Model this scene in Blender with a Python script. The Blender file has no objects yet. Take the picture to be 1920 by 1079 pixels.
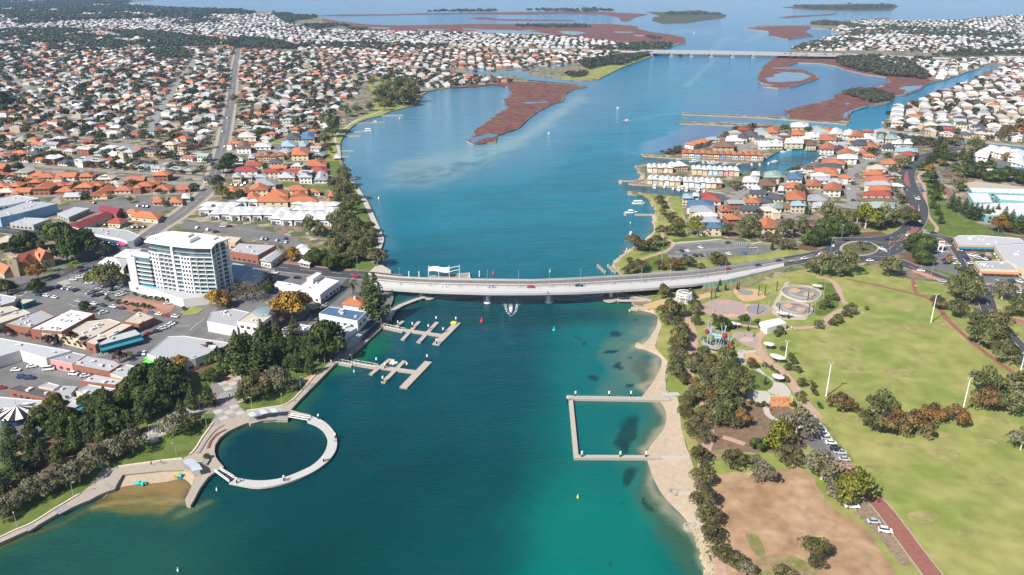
import bpy, bmesh, math, random
import numpy as np
from mathutils import Vector, geometry
R = math.radians
random.seed(7); rng = np.random.default_rng(11)
# ---------------------------------------------------------------- camera, world, sun, exposure
SC = bpy.context.scene; COL = SC.collection
FP, PITCH, HC = 1500.0, R(21.3), 180.0            # focal length in photo pixels, downward pitch, height in metres
cd = bpy.data.cameras.new('camera'); cam = bpy.data.objects.new('camera', cd); COL.objects.link(cam)
cam.location = (0, 0, HC); cam.rotation_euler = (R(90)-PITCH, 0, 0)
cd.sensor_width = 36; cd.lens = 36*FP/1920; cd.clip_start = 1; cd.clip_end = 60000
SC.camera = cam
SUN_EL, SUN_AZ = R(43), math.atan2(-.69, -.725)   # direction towards the sun: behind the camera, to the left
W = bpy.data.worlds.new('World'); SC.world = W; W.use_nodes = True
nt = W.node_tree; bg = nt.nodes['Background']; sky = nt.nodes.new('ShaderNodeTexSky')
sky.sky_type = 'NISHITA'; sky.sun_disc = False; sky.sun_elevation = SUN_EL
sky.sun_rotation = math.pi/2 - SUN_AZ; sky.air_density = 1.0; sky.dust_density = 1.0; sky.ozone_density = 1.5
nt.links.new(sky.outputs[0], bg.inputs[0]); bg.inputs[1].default_value = 0.075
sd = bpy.data.lights.new('sun', 'SUN'); sun = bpy.data.objects.new('sun', sd); COL.objects.link(sun)
sd.energy = 5.0; sd.angle = R(.6); sd.color = (1, .93, .84)
sv = Vector((math.cos(SUN_EL)*math.cos(SUN_AZ), math.cos(SUN_EL)*math.sin(SUN_AZ), math.sin(SUN_EL)))
sun.rotation_euler = sv.to_track_quat('Z', 'Y').to_euler(); sun.location = (0, 0, 400)
SC.view_settings.view_transform = 'Standard'; SC.view_settings.look = 'None'
SC.view_settings.exposure = 0.62; SC.view_settings.gamma = 1; SC.view_settings.use_curve_mapping = False
SC.cycles.volume_bounces = 0; SC.cycles.max_bounces = 5; SC.cycles.diffuse_bounces = 2; SC.cycles.glossy_bounces = 2
SC.cycles.transparent_max_bounces = 8; SC.cycles.volume_max_steps = 64
LZ = 1.2                                           # height of the land above the water
# ---------------------------------------------------------------- helpers
cP, sP = math.cos(PITCH), math.sin(PITCH)
def G(px, py, z=LZ):
    """the point of the place at height z that the photograph shows at pixel (px, py)"""
    u = (px-960)/FP; v = (py-539.5)/FP
    t = (z-HC)/(-sP-v*cP)
    return (u*t, (cP-v*sP)*t, z)
def GP(pts, z=LZ): return [G(p[0], p[1], z) for p in pts]
def PX(x, y, z=LZ):
    d = y*cP+(HC-z)*sP
    return 960+FP*x/d, 539.5-FP*(y*sP-(HC-z)*cP)/d
def inside(poly, x, y):
    c = False; j = len(poly)-1
    for i in range(len(poly)):
        xi, yi = poly[i][0], poly[i][1]; xj, yj = poly[j][0], poly[j][1]
        if (yi > y) != (yj > y) and x < (xj-xi)*(y-yi)/(yj-yi)+xi: c = not c
        j = i
    return c
def smooth(pts, n=4, closed=False):
    """Catmull-Rom through 2-D/3-D points"""
    P = [Vector(p) for p in pts]; N = len(P); out = []
    rngi = range(N) if closed else range(N-1)
    for i in rngi:
        a, b, c, d = (P[(i-1) % N], P[i], P[(i+1) % N], P[(i+2) % N]) if closed else (P[max(i-1, 0)], P[i], P[i+1], P[min(i+2, N-1)])
        for k in range(n):
            t = k/n
            out.append(.5*((2*b)+(c-a)*t+(2*a-5*b+4*c-d)*t*t+(3*b-a-3*c+d)*t**3))
    if not closed: out.append(P[-1])
    return out
def tag(o, label=None, cat=None, group=None, kind=None):
    if label: o['label'] = label
    if cat: o['category'] = cat
    if group: o['group'] = group
    if kind: o['kind'] = kind
    return o
def empty(name, loc, rz=0):
    o = bpy.data.objects.new(name, None); COL.objects.link(o); o.location = loc; o.rotation_euler = (0, 0, rz); o.empty_display_size = .5
    return o
class MB:
    def __init__(s): s.v = []; s.f = []; s.m = []
    def poly(s, pts, mi=0):
        b = len(s.v); s.v += [tuple(p) for p in pts]; s.f.append(tuple(range(b, b+len(pts)))); s.m.append(mi)
    def box(s, c, sz, rz=0, mi=0, bottom=True, taper=1):
        cx, cy, z0 = c; a, b, h = sz[0]/2, sz[1]/2, sz[2]; co, si = math.cos(rz), math.sin(rz)
        B = len(s.v)
        for z, k in ((z0, 1), (z0+h, taper)):
            for x, y in ((-a, -b), (a, -b), (a, b), (-a, b)):
                x *= k; y *= k; s.v.append((cx+x*co-y*si, cy+x*si+y*co, z))
        F = [(0, 1, 5, 4), (1, 2, 6, 5), (2, 3, 7, 6), (3, 0, 4, 7), (4, 5, 6, 7)]+([(3, 2, 1, 0)] if bottom else [])
        for f in F: s.f.append(tuple(B+i for i in f)); s.m.append(mi)
        return s
    def prism(s, pts, z0, z1, mi=0, top=True, side=True, mtop=None):
        """closed 2-D outline extruded from z0 to z1 (any outline, triangulated top)"""
        n = len(pts)
        ar = sum(pts[i][0]*pts[(i+1) % n][1]-pts[(i+1) % n][0]*pts[i][1] for i in range(n))
        P = list(pts) if ar > 0 else list(pts)[::-1]
        B = len(s.v)
        s.v += [(p[0], p[1], z0) for p in P]+[(p[0], p[1], z1) for p in P]
        if side:
            for i in range(n):
                j = (i+1) % n; s.f.append((B+i, B+j, B+n+j, B+n+i)); s.m.append(mi)
        if top:
            for t in geometry.tessellate_polygon([[Vector((p[0], p[1], 0)) for p in P]]):
                a, b, c = t; A, Bv, C = P[a], P[b], P[c]
                if (Bv[0]-A[0])*(C[1]-A[1])-(Bv[1]-A[1])*(C[0]-A[0]) < 0: b, c = c, b
                s.f.append((B+n+a, B+n+b, B+n+c)); s.m.append(mi if mtop is None else mtop)
        return s
    def tube(s, p, q, r0, r1=None, n=6, mi=0, cap=True):
        r1 = r0 if r1 is None else r1
        p, q = Vector(p), Vector(q); d = (q-p)
        if d.length < 1e-6: return s
        d.normalize(); a = d.orthogonal().normalized(); b = d.cross(a); B = len(s.v)
        for c, r in ((p, r0), (q, r1)):
            for i in range(n):
                t = 2*math.pi*i/n; s.v.append(tuple(c+a*(r*math.cos(t))+b*(r*math.sin(t))))
        for i in range(n):
            j = (i+1) % n; s.f.append((B+i, B+j, B+n+j, B+n+i)); s.m.append(mi)
        if cap: s.f.append(tuple(B+n+i for i in range(n))); s.m.append(mi)
        return s
    def path(s, pts, r, n=6, mi=0):
        for a, b in zip(pts, pts[1:]): s.tube(a, b, r, r, n, mi)
        return s
    def ribbon(s, A, B_, mi=0):
        """strip between two 3-D polylines with as many points"""
        B = len(s.v); n = len(A)
        s.v += [tuple(p) for p in A]+[tuple(p) for p in B_]
        for i in range(n-1): s.f.append((B+i, B+i+1, B+n+i+1, B+n+i)); s.m.append(mi)
        return s
    def lathe(s, c, prof, n=10, mi=0):
        B = len(s.v); cx, cy, cz = c
        for r, z in prof:
            for i in range(n):
                t = 2*math.pi*i/n; s.v.append((cx+r*math.cos(t), cy+r*math.sin(t), cz+z))
        for k in range(len(prof)-1):
            for i in range(n):
                j = (i+1) % n; s.f.append((B+k*n+i, B+k*n+j, B+(k+1)*n+j, B+(k+1)*n+i)); s.m.append(mi)
        s.f.append(tuple(B+(len(prof)-1)*n+i for i in range(n))); s.m.append(mi)
        return s
    def mesh(s, name, mats):
        me = bpy.data.meshes.new(name); me.from_pydata(s.v, [], s.f)
        for m in (mats if isinstance(mats, (list, tuple)) else [mats]): me.materials.append(m)
        if any(s.m): me.polygons.foreach_set('material_index', s.m)
        return me
    def build(s, name, mats, parent=None, loc=None, rz=0, shade=False):
        me = s.mesh(name, mats); o = bpy.data.objects.new(name, me); COL.objects.link(o)
        if parent: o.parent = parent
        if loc is not None: o.location = loc; o.rotation_euler = (0, 0, rz)
        if shade: me.polygons.foreach_set('use_smooth', [True]*len(me.polygons))
        return o
def link(name, me, parent=None, loc=(0, 0, 0), rz=0, sc=None):
    o = bpy.data.objects.new(name, me); COL.objects.link(o); o.location = loc; o.rotation_euler = (0, 0, rz)
    if parent: o.parent = parent
    if sc: o.scale = sc if isinstance(sc, tuple) else (sc, sc, sc)
    return o
def ccw(P):
    n = len(P); ar = sum(P[i][0]*P[(i+1) % n][1]-P[(i+1) % n][0]*P[i][1] for i in range(n))
    return list(P) if ar > 0 else list(P)[::-1]
# ---------------------------------------------------------------- materials
MATS = {}
def M(name, col=(.5, .5, .5), rough=.8, var=.12, scale=.4, col2=None, bump=0, bscale=None, metal=0, spec=.3, coord='pos', rnd=0, attr=None, fac=.5, detail=4, emit=None):
    if name in MATS: return MATS[name]
    m = bpy.data.materials.new(name); m.use_nodes = True; t = m.node_tree; N = t.nodes; L = t.links
    b = N['Principled BSDF']; b.inputs['Roughness'].default_value = rough; b.inputs['Metallic'].default_value = metal
    b.inputs['Specular IOR Level'].default_value = spec
    if coord == 'pos': c = N.new('ShaderNodeNewGeometry').outputs['Position']
    else: c = N.new('ShaderNodeTexCoord').outputs['Object']
    no = N.new('ShaderNodeTexNoise'); no.inputs['Scale'].default_value = scale; no.inputs['Detail'].default_value = detail; no.inputs['Roughness'].default_value = .6
    L.new(c, no.inputs['Vector'])
    base = None
    if attr:
        a = N.new('ShaderNodeAttribute'); a.attribute_name = attr; base = a.outputs['Color']
    elif col2:
        r = N.new('ShaderNodeValToRGB'); r.color_ramp.elements[0].position = fac-.13; r.color_ramp.elements[1].position = fac+.13
        r.color_ramp.elements[0].color = (*col, 1); r.color_ramp.elements[1].color = (*col2, 1)
        L.new(no.outputs['Fac'], r.inputs[0]); base = r.outputs[0]
    hs = N.new('ShaderNodeHueSaturation')
    if base: L.new(base, hs.inputs['Color'])
    else: hs.inputs['Color'].default_value = (*col, 1)
    n2 = N.new('ShaderNodeTexNoise'); n2.inputs['Scale'].default_value = scale*3.1; n2.inputs['Detail'].default_value = 5; L.new(c, n2.inputs['Vector'])
    mr = N.new('ShaderNodeMapRange'); mr.inputs['From Min'].default_value = .3; mr.inputs['From Max'].default_value = .7
    mr.inputs['To Min'].default_value = 1-var; mr.inputs['To Max'].default_value = 1+var
    L.new(n2.outputs['Fac'], mr.inputs[0]); val = mr.outputs[0]
    if rnd:
        oi = N.new('ShaderNodeObjectInfo'); m2 = N.new('ShaderNodeMapRange'); m2.inputs['To Min'].default_value = 1-rnd; m2.inputs['To Max'].default_value = 1+rnd
        L.new(oi.outputs['Random'], m2.inputs[0]); mu = N.new('ShaderNodeMath'); mu.operation = 'MULTIPLY'; L.new(val, mu.inputs[0]); L.new(m2.outputs[0], mu.inputs[1]); val = mu.outputs[0]
    L.new(val, hs.inputs['Value']); L.new(hs.outputs[0], b.inputs['Base Color'])
    if bump:
        bu = N.new('ShaderNodeBump'); bu.inputs['Strength'].default_value = bump; bu.inputs['Distance'].default_value = .15
        n3 = N.new('ShaderNodeTexNoise'); n3.inputs['Scale'].default_value = bscale or scale*6; n3.inputs['Detail'].default_value = 3
        L.new(c, n3.inputs['Vector']); L.new(n3.outputs['Fac'], bu.inputs['Height']); L.new(bu.outputs[0], b.inputs['Normal'])
    MATS[name] = m
    return m
grass = M('lawn', (.165, .21, .042), var=.16, scale=.045, detail=8, col2=(.275, .265, .09), bump=.3, bscale=2)
lawn_green = M('lawn_green', (.075, .125, .02), var=.22, scale=.08, col2=(.12, .15, .035), bump=.3, bscale=2)
asphalt = M('asphalt', (.125, .125, .13), var=.1, scale=.05, col2=(.16, .158, .155))
asphalt_dark = M('asphalt_dark', (.06, .062, .07), var=.12, scale=.1)
concrete = M('concrete', (.34, .30, .25), var=.1, scale=.3)
pale_concrete = M('pale_concrete', (.42, .395, .36), var=.08, scale=.4)
timber = M('weathered_timber', (.33, .29, .25), var=.15, scale=1)
sand = M('beach_sand', (.40, .325, .24), var=.1, scale=.15, bump=.2, bscale=1)
limestone = M('limestone', (.45, .38, .27), var=.25, scale=.6, bump=.6, bscale=1.2)
brick_pave = M('brick_paving', (.30, .14, .10), var=.12, scale=.3)
pink_path = M('pink_path', (.40, .27, .21), var=.1, scale=.2)
red_path = M('red_path', (.24, .10, .08), var=.12, scale=.2)
dirt = M('bare_earth', (.27, .165, .09), var=.2, scale=.07, detail=8, col2=(.36, .25, .155), bump=.4, bscale=1.5)
mulch = M('mulch', (.13, .075, .05), var=.25, scale=.3)
white = M('white_paint', (.78, .78, .77), var=.04, scale=.3, rough=.5)
line_white = M('line_paint', (.62, .62, .6), var=.1, scale=.5)
dark_glass = M('window_glass', (.025, .05, .07), rough=.12, var=.3, scale=.2, spec=.8)
metal_grey = M('galvanised', (.42, .44, .46), rough=.45, metal=.4, var=.08)
black = M('black_trim', (.02, .02, .022), rough=.5, var=.1)
saltmarsh = M('samphire', (.15, .050, .045), var=.45, scale=.03, col2=(.12, .085, .045), fac=.56, bump=.3, bscale=.5)
bush_ground = M('bushland_floor', (.07, .07, .035), var=.3, scale=.03)
# ---------------------------------------------------------------- the setting: water, land, beaches
def structure(o): o['kind'] = 'structure'; return o
LEFT = [(-700,1330),(-400,1180),(-120,1072),(0,1018),(62,990),(110,962),(162,940),(195,924),(215,917),(222,903),(230,890),(270,886),(302,882.5),(345,881),(360,887),(366,897),(357,917),(347,937),(349,946),(357,948),(362,940),(375,915),(390,895),(402,886),(420,876),
 (411.6,867),(404.5,857),(402,846),(403.5,834),(411.6,821.6),(426,810),(437,804.5),(452,797.5),(466,792.5),(469,795),(493,788.5),(513.6,787),(539,788),(541,775),(545.6,768.5),(560,752),(589,722.7),(628,683),(652,670.5),(685,643.4),(714.5,616),(729,601),(738,585),(726,562),(722,545),(735,519),(733,507),(720,500),(714,490),(713.5,467),(717.6,453.4),(717,441.7),(710,426.7),(702,403),(692,380),(680,363),(668.4,345),(660,340),(650,325),(646,316),(641,303),(639,292),(638,268),(644.5,255),(655.6,242),(668.6,231),(687,223.4),(711,218),(733.5,208.6),(757.6,203),(778,199.3),(785.4,193.8),(789,182.6),(800,172.4),(818.8,167.8),(859.6,164),(900,161.3),
 (926.7,158.3),(953.3,163),(961.7,173),(955,183),(941.7,186.7),(955,196.7),(950,203.3),(920,223),(893,243),(886.7,255),(875,265),(886.7,270.7),(930,266.7),(933,253),(950,248),(973,240),(986.7,226.7),(1006.7,210),(1033,196.7),(1056.7,188.3),(1060,176.7),(1076.7,166.7),(1101.7,163.3),(1096,161),(1040,156.7),(985,151),(1029,147),(1091.7,152),(1123,149.8),(1133,142.5),(1166.7,125.8),(1200,112.3),(1228,103),(1242,93.7),(1262,86),(1287,80),(1285,71),(1260,65),(1222,60),(1197,54),(1195,49),(1145,45),(1060,44.5),(960,45),(905,44.5),(830,46),(755,47.5),(692,46),(640,40),(600,33.7),(580,30),(587,28.7),(562,26),(512,23),(480,22.5),(445,20),(410,19.5),(375,19.5),(330,18),(275,15),(225,12),(215,9.5),(225,5.5),(250,2.5),(287,1),(270,-4),(100,-12),(-600,-20),(-3000,-22),(-3500,300),(-2500,900)]
EAST = [(1352,1200),(1341,1079),(1336,1058),(1320.7,1032.7),(1315.5,991),(1307.7,955),(1305,924),(1302.6,882.7),(1292,851.7),(1287,838.8),(1276.7,802.6),(1279,770.6),(1274,760),(1270,743.5),(1243,741),(1249,726.8),(1247,701.8),(1253,676.8),(1249,660),(1228,649.7),(1235,626.7),(1241.7,608),(1238.6,593),(1226,581),(1212,576),(1190,572),(1180,560),(1178,540),(1172,522),(1166.7,515),(1157,508),(1152.5,496.8),(1161.7,486.8),(1176.7,475),(1200,463),(1214,455),(1224,441),(1233.4,430),(1229,420),(1233.4,408.4),(1230,393.4),(1221.7,376.7),(1206.7,366.7),(1176.7,363.3),(1177,360.5),(1186.7,359),(1210,362.6),(1243.4,366),(1273.5,368),(1310,373),(1358,378),(1363,371),(1358,361.7),(1332,358.4),(1290,353.4),(1240,348.4),(1190,346),(1178.4,344),(1190,340),(1207,335),(1209,329),(1200,325),(1192,314),(1197,310),(1215,307),(1250,305),(1300,309),(1340,315),(1388,325),(1409,322),(1441,323),(1455,330),(1465,329.7),(1475.6,323.8),(1495,322),(1511,315),(1527.5,307.5),(1549.7,294),(1563,288),(1529,280.8),(1489,275),(1469.7,279.3),(1440,295.6),(1430,302),(1405.6,304.5),(1370,304.5),(1334.8,301.8),(1299,298),(1264,296.5),(1228.5,294),(1204.6,292),(1203.7,289.4),(1219.7,288.5),(1239,290),(1264,280.6),(1299,272.6),(1317,265.5),(1334.8,261),(1352.5,251.4),(1375.5,239.8),(1378,235.8),(1334.8,233.6),(1274.6,232),(1275,228),(1334.8,229),(1405.6,232),(1467.6,234.5),(1480,239),(1538,240),(1580,243),(1619.6,248),(1651,250.4),(1676,257.6),(1750,267),(1804,270),(1861,276),(1920,284),(2300,320),(3600,460),(3200,1300)]
NORTHEAST = [(1655,241),(1684,247),(1708,249.5),(1750,256),(1813,264),(1837,266),(1861,268),(1925,274),(2400,310),(4800,420),(4000,60),(2600,22),(1920,28.7),(1865,29.5),(1830,32.5),(1800,37.5),(1765,40),(1665,39),(1590,38.7),(1535,40),(1515,47.5),(1425,47.5),(1395,53.7),(1440,58.7),(1445,67.5),(1477.5,74),(1526,67.5),(1507.5,58.7),(1520,52.5),(1547,53.7),(1570,60),(1580,66),(1565,70),(1532.5,75),(1490,90),(1477.5,97.5),(1466,103),(1448.8,109.8),(1436,119),(1423.8,135.8),(1419.6,150.4),(1432,163.3),(1459,165.4),(1482,164),(1513,154.6),(1534,147),(1534,142),(1505,130.6),(1478,125),(1478,122),(1496.7,118),(1538,119),(1567.5,124.4),(1588,131.7),(1619.6,139),(1661,145),(1669.6,154.6),(1640,160.8),(1615,169),(1575.8,174.4),(1563,178.5),(1563,184.8),(1538,192),(1496.7,200.4),(1471.7,206.7),(1480,219.5),(1405.6,216.8),(1334.8,213.3),(1279,212),(1278,214.5),(1330,216.5),(1380,218.5),(1421.7,220.5),(1484,225),(1546.7,230),(1588,233),(1596.7,226.5),(1590,221),(1598.8,208.8),(1628,199),(1642.5,197.5),(1661,195),(1675.8,188),(1678,180.4),(1695,178.8),(1728,167.8),(1734.5,160),(1756.6,153),(1770.8,150.4),(1797.6,141),(1829,130),(1845,122),(1876,121.3),(1882.7,123.6),(1863.8,130),(1845,136),(1818,152),(1802,156.7),(1794,164.6),(1770.8,167.8),(1756.6,175.6),(1742.4,180),(1737.7,190),(1715.6,193),(1678,201),(1670,213.5),(1655.8,230.8)]
ISLANDS = {'wooded_island': [[(1467,14),(1525,9),(1615,7.5),(1685,11),(1672,20),(1610,21.5),(1515,19)], [(1213,22.5),(1247,23),(1362,27.5),(1360,33.7),(1310,40),(1285,43.7),(1242,44.5),(1222,38.7),(1225,32.5),(1240,31)]],
 'marsh_island': [[(1460,33),(1490,29.5),(1527,28.5),(1570,25),(1560,28.5),(1510,31.5),(1475,34.5)], [(587,30),(640,27.5),(740,27),(800,25),(960,23),(1100,21),(1160,24),(1216,27),(1190,33),(1175,41),(1165,40),(1160,33),(1130,27.5),(1050,26),(980,28),(940,27.5),(860,26),(800,27.5),(730,29),(640,30.5)], [(880,34),(905,32),(935,36),(975,36.5),(1080,38.5),(1078,40),(960,39),(900,37)],[(1650,35),(1640,34),(1660,33.6),(1668,35)]]}
edge_mat = M('rubble_edge', (.34, .29, .22), var=.3, scale=.8)
def land(name, px, top, z=LZ, skirt=-1.5, side=edge_mat):
    mb = MB(); mb.prism(GP(px, z), skirt, z, mi=1, mtop=0)
    return structure(mb.build(name, [top, side]))
# suburb floor: pale lots, lawns, driveways
def suburb_mat():
    m = bpy.data.materials.new('suburb_ground'); m.use_nodes = True; N = m.node_tree.nodes; L = m.node_tree.links; b = N['Principled BSDF']; b.inputs['Roughness'].default_value = .9
    p = N.new('ShaderNodeNewGeometry'); vo = N.new('ShaderNodeTexVoronoi'); vo.inputs['Scale'].default_value = .16; L.new(p.outputs['Position'], vo.inputs['Vector'])
    r = N.new('ShaderNodeValToRGB'); r.color_ramp.interpolation = 'CONSTANT'
    cs = [(0, (.16, .15, .12)), (.22, (.075, .10, .035)), (.42, (.30, .25, .19)), (.55, (.15, .13, .09)), (.68, (.23, .14, .10)), (.80, (.10, .12, .045)), (.92, (.36, .33, .28))]
    el = r.color_ramp.elements; el[0].color = (*cs[0][1], 1); el[1].position = cs[1][0]; el[1].color = (*cs[1][1], 1)
    for q, c in cs[2:]:
        e = el.new(q); e.color = (*c, 1)
    L.new(vo.outputs['Color'], r.inputs[0])
    no = N.new('ShaderNodeTexNoise'); no.inputs['Scale'].default_value = .25; no.inputs['Detail'].default_value = 5; L.new(p.outputs['Position'], no.inputs['Vector'])
    mr = N.new('ShaderNodeMapRange'); mr.inputs['To Min'].default_value = .6; mr.inputs['To Max'].default_value = 1.4; L.new(no.outputs['Fac'], mr.inputs[0])
    hs = N.new('ShaderNodeHueSaturation'); L.new(r.outputs[0], hs.inputs['Color']); L.new(mr.outputs[0], hs.inputs['Value']); L.new(hs.outputs[0], b.inputs['Base Color'])
    return m
SUB = suburb_mat()
land('land_west', LEFT, SUB)
land('land_east', EAST, SUB)
land('land_northeast', NORTHEAST, SUB)
for nm, L_ in ISLANDS.items():
    for pts in L_: land(nm, pts, bush_ground if nm == 'wooded_island' else saltmarsh, z=.6, side=saltmarsh)
# sheets on the land; every layer a little above the one below
RS = 3.0; RX0, RY0, RNX, RNY = -2700., 150., 1800, 1350
ROADM = np.ones((RNY, RNX), bool); PARKM = np.zeros((RNY, RNX), bool)
def rast_w(P, M_, val=True):
    P = np.array([(p[0], p[1]) for p in P]); i0 = max(0, int((P[:, 0].min()-RX0)/RS)-1); i1 = min(RNX, int((P[:, 0].max()-RX0)/RS)+2); j0 = max(0, int((P[:, 1].min()-RY0)/RS)-1); j1 = min(RNY, int((P[:, 1].max()-RY0)/RS)+2)
    if i1 <= i0 or j1 <= j0: return
    X, Y = np.meshgrid(RX0+RS*(np.arange(i0, i1)+.5), RY0+RS*(np.arange(j0, j1)+.5)); c = np.zeros(X.shape, bool); n = len(P)
    for i in range(n):
        (xi, yi), (xj, yj) = P[i], P[i-1]
        if yi == yj: continue
        c ^= ((yi > Y) != (yj > Y)) & (X < (xj-xi)*(Y-yi)/(yj-yi)+xi)
    S = M_[j0:j1, i0:i1]; S[c] = val
def rast(pts, M_, z, val=True): rast_w([G(p[0], p[1], z) for p in pts], M_, val)
for q_ in (LEFT, EAST, NORTHEAST): rast(q_, ROADM, LZ, False)
def stamp(x, y, r, M_=ROADM):
    i, j, k = int((x-RX0)/RS), int((y-RY0)/RS), max(1, int(round(r/RS)))
    M_[max(0, j-k+1):j+k, max(0, i-k+1):i+k] = True
def blocked(x, y, r=0, M_=ROADM):
    for dx, dy in ((0, 0), (r, 0), (-r, 0), (0, r), (0, -r)) if r else ((0, 0),):
        i, j = int((x+dx-RX0)/RS), int((y+dy-RY0)/RS)
        if not (0 <= i < RNX and 0 <= j < RNY) or M_[j, i]: return True
    return False
BLOCK = {'canal', 'tidal_pool', 'promenade', 'long_car_park', 'back_car_park', 'turning_court', 'roundabout_road', 'foreshore_car_park', 'shopping_car_park', 'brick_court'}
SOFT = {'salt_marsh', 'park_lawn', 'foreshore_lawn', 'point_lawn', 'reserve_grass', 'point_reserve', 'verge_lawn', 'pine_lawn', 'lot_lawn', 'town_paving', 'rear_lawns', 'pale_ground', 'planting_bed', 'river_bank', 'long_car_park', 'back_car_park'}
ROUGH = {'dry_field': 1.6, 'dry_ground': 1.5, 'green_patch': 2.0, 'salt_marsh': 5, 'foreshore_lawn': .8, 'gravel_verge': 1.0, 'planting_bed': .8, 'park_mulch': 2, 'point_reserve': .6, 'verge_lawn': .5, 'tidal_pool': 3, 'worn_patch': 3.2, 'bank_grass': 1}
def roughen(pts, amp):
    """ragged edge: the outline resampled and shifted by a metre or so"""
    W_ = [Vector(G(*p)).to_2d() for p in pts]; out = []; n = len(W_); g = random.Random(n)
    for i in range(n):
        a, b = W_[i], W_[(i+1) % n]; d = b-a; k = max(1, min(60, int(d.length/(amp*1.3)))); nn = Vector((-d.y, d.x)).normalized() if d.length > 1e-6 else Vector((0, 0))
        for q in range(k): p = a.lerp(b, q/k)+nn*g.uniform(-.55, .55)*amp*(1 if q else .3); out.append(PX(p.x, p.y))
    return out
def sheet(name, px, mat, layer=1, z=LZ, sm=0, closed=True, side=None):
    pts = [tuple(p) for p in (smooth(px, sm, closed) if sm else px)]
    if name in ROUGH: pts = roughen(pts, ROUGH[name])
    zz = z+.04*layer+nudge(); mb = MB(); mb.prism([G(p[0], p[1], zz) for p in pts], zz-.3, zz, mi=0)
    return structure(mb.build(name, mat))
NUDGE = [0]
def nudge():
    NUDGE[0] = (NUDGE[0]+1) % 9; return NUDGE[0]*.004
def strip_pts(line, w, z, taper=None):
    P = [Vector(p).to_2d() for p in line]; A = []; B = []
    for i, p in enumerate(P):
        d = (P[min(i+1, len(P)-1)]-P[max(i-1, 0)])
        if d.length < 1e-6: d = Vector((1, 0))
        d.normalize(); n = Vector((-d.y, d.x))*w/2
        A.append((p.x+n.x, p.y+n.y, z)); B.append((p.x-n.x, p.y-n.y, z))
    return A, B
def road(name, px, w, mat=asphalt, layer=2, sm=4, lines='centre', kerb=True, z=LZ):
    line = smooth([G(p[0], p[1], z) for p in px], sm); zz = z+.04*layer+nudge(); kerb = kerb and name not in ('town_street', 'esplanade')
    A, B = strip_pts(line, w, zz); mb = MB(); mb.ribbon(B, A); o = structure(mb.build(name, mat))
    for a, b in zip(line, line[1:]):
        for k in range(max(1, int((b-a).length/4))): q = a.lerp(b, k/max(1, int((b-a).length/4))); stamp(q[0], q[1], w/2)
    if kerb:
        k = MB()
        for s in (-1, 1):
            a, b = strip_pts(line, w, zz); E = a if s > 0 else b
            O, I = strip_pts([Vector(q) for q in E], .35, z+.15+.04*layer); k.ribbon(I, O)
            k.ribbon([(q[0], q[1], zz-.1) for q in I], I); k.ribbon(O, [(q[0], q[1], zz-.1) for q in O])
        structure(k.build('kerb', concrete))
    if lines:
        l = MB(); d = 0
        for a, b in zip(line, line[1:]):
            if lines == 'solid' or int(d/6) % 2 == 0:
                X, Y = strip_pts([a, b], .22, zz+.035); l.ribbon(Y, X)
            d += (b-a).length
        if l.f: structure(l.build('lane_marking', line_white))
    return o
def ramp(name, inner, outer, z0, z1, mat, sm=5):
    A = smooth(GP(inner, z0), sm); B = smooth(GP(outer, z1), sm); C = [((a[0]*.45+b[0]*.55), (a[1]*.45+b[1]*.55), z1+.35*(z0-z1)) for a, b in zip(A, B)]
    mb = MB(); mb.ribbon(A, C); mb.ribbon(C, B); o = mb.build(name, mat, shade=True)
    return structure(o)
# beaches on the east bank and the town beach beside the round pool
ramp('beach_sand', [(1226,579),(1238.6,593),(1241.7,608),(1235,626.7),(1228,649.7)], [(1196,582),(1229,590),(1232,608),(1218,634),(1199,651)], LZ-.1, .04, sand)
ramp('beach_sand', [(1240,655),(1253,676.8),(1247,701.8),(1249,726.8),(1246,745)], [(1206,655),(1239,672),(1233,702),(1212,733),(1200,748)], LZ-.1, .04, sand)
ramp('beach_sand', [(1270,744),(1279,770.6),(1277,802.6),(1292,851.7),(1302.6,882.7),(1305,924),(1307.7,955),(1315.5,991),(1320.7,1032.7),(1336,1058.6),(1345,1100)], [(1232,746),(1248,772),(1245,803),(1214,846.5),(1222,888),(1238,922),(1260,948),(1282,970),(1302,1000),(1320,1045),(1326,1100)], LZ-.1, .04, sand)
ramp('beach_sand', [(213,918),(229,889),(270,885),(302,881.5),(345,880),(367,892)], [(170,952),(228,938),(285,930),(322,925),(340,915),(352,930)], .45, -.3, sand)
ramp('beach_sand', [(1228,404),(1233.4,430),(1222,444),(1212,457),(1185,474)], [(1222,404),(1226,432),(1213,444),(1203,456),(1168,472)], LZ-.1, .04, sand)
ramp('beach_sand', [(1212,330),(1211,336),(1200,342)], [(1196,329),(1192,336),(1180,341)], LZ-.1, -.3, sand)
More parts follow.
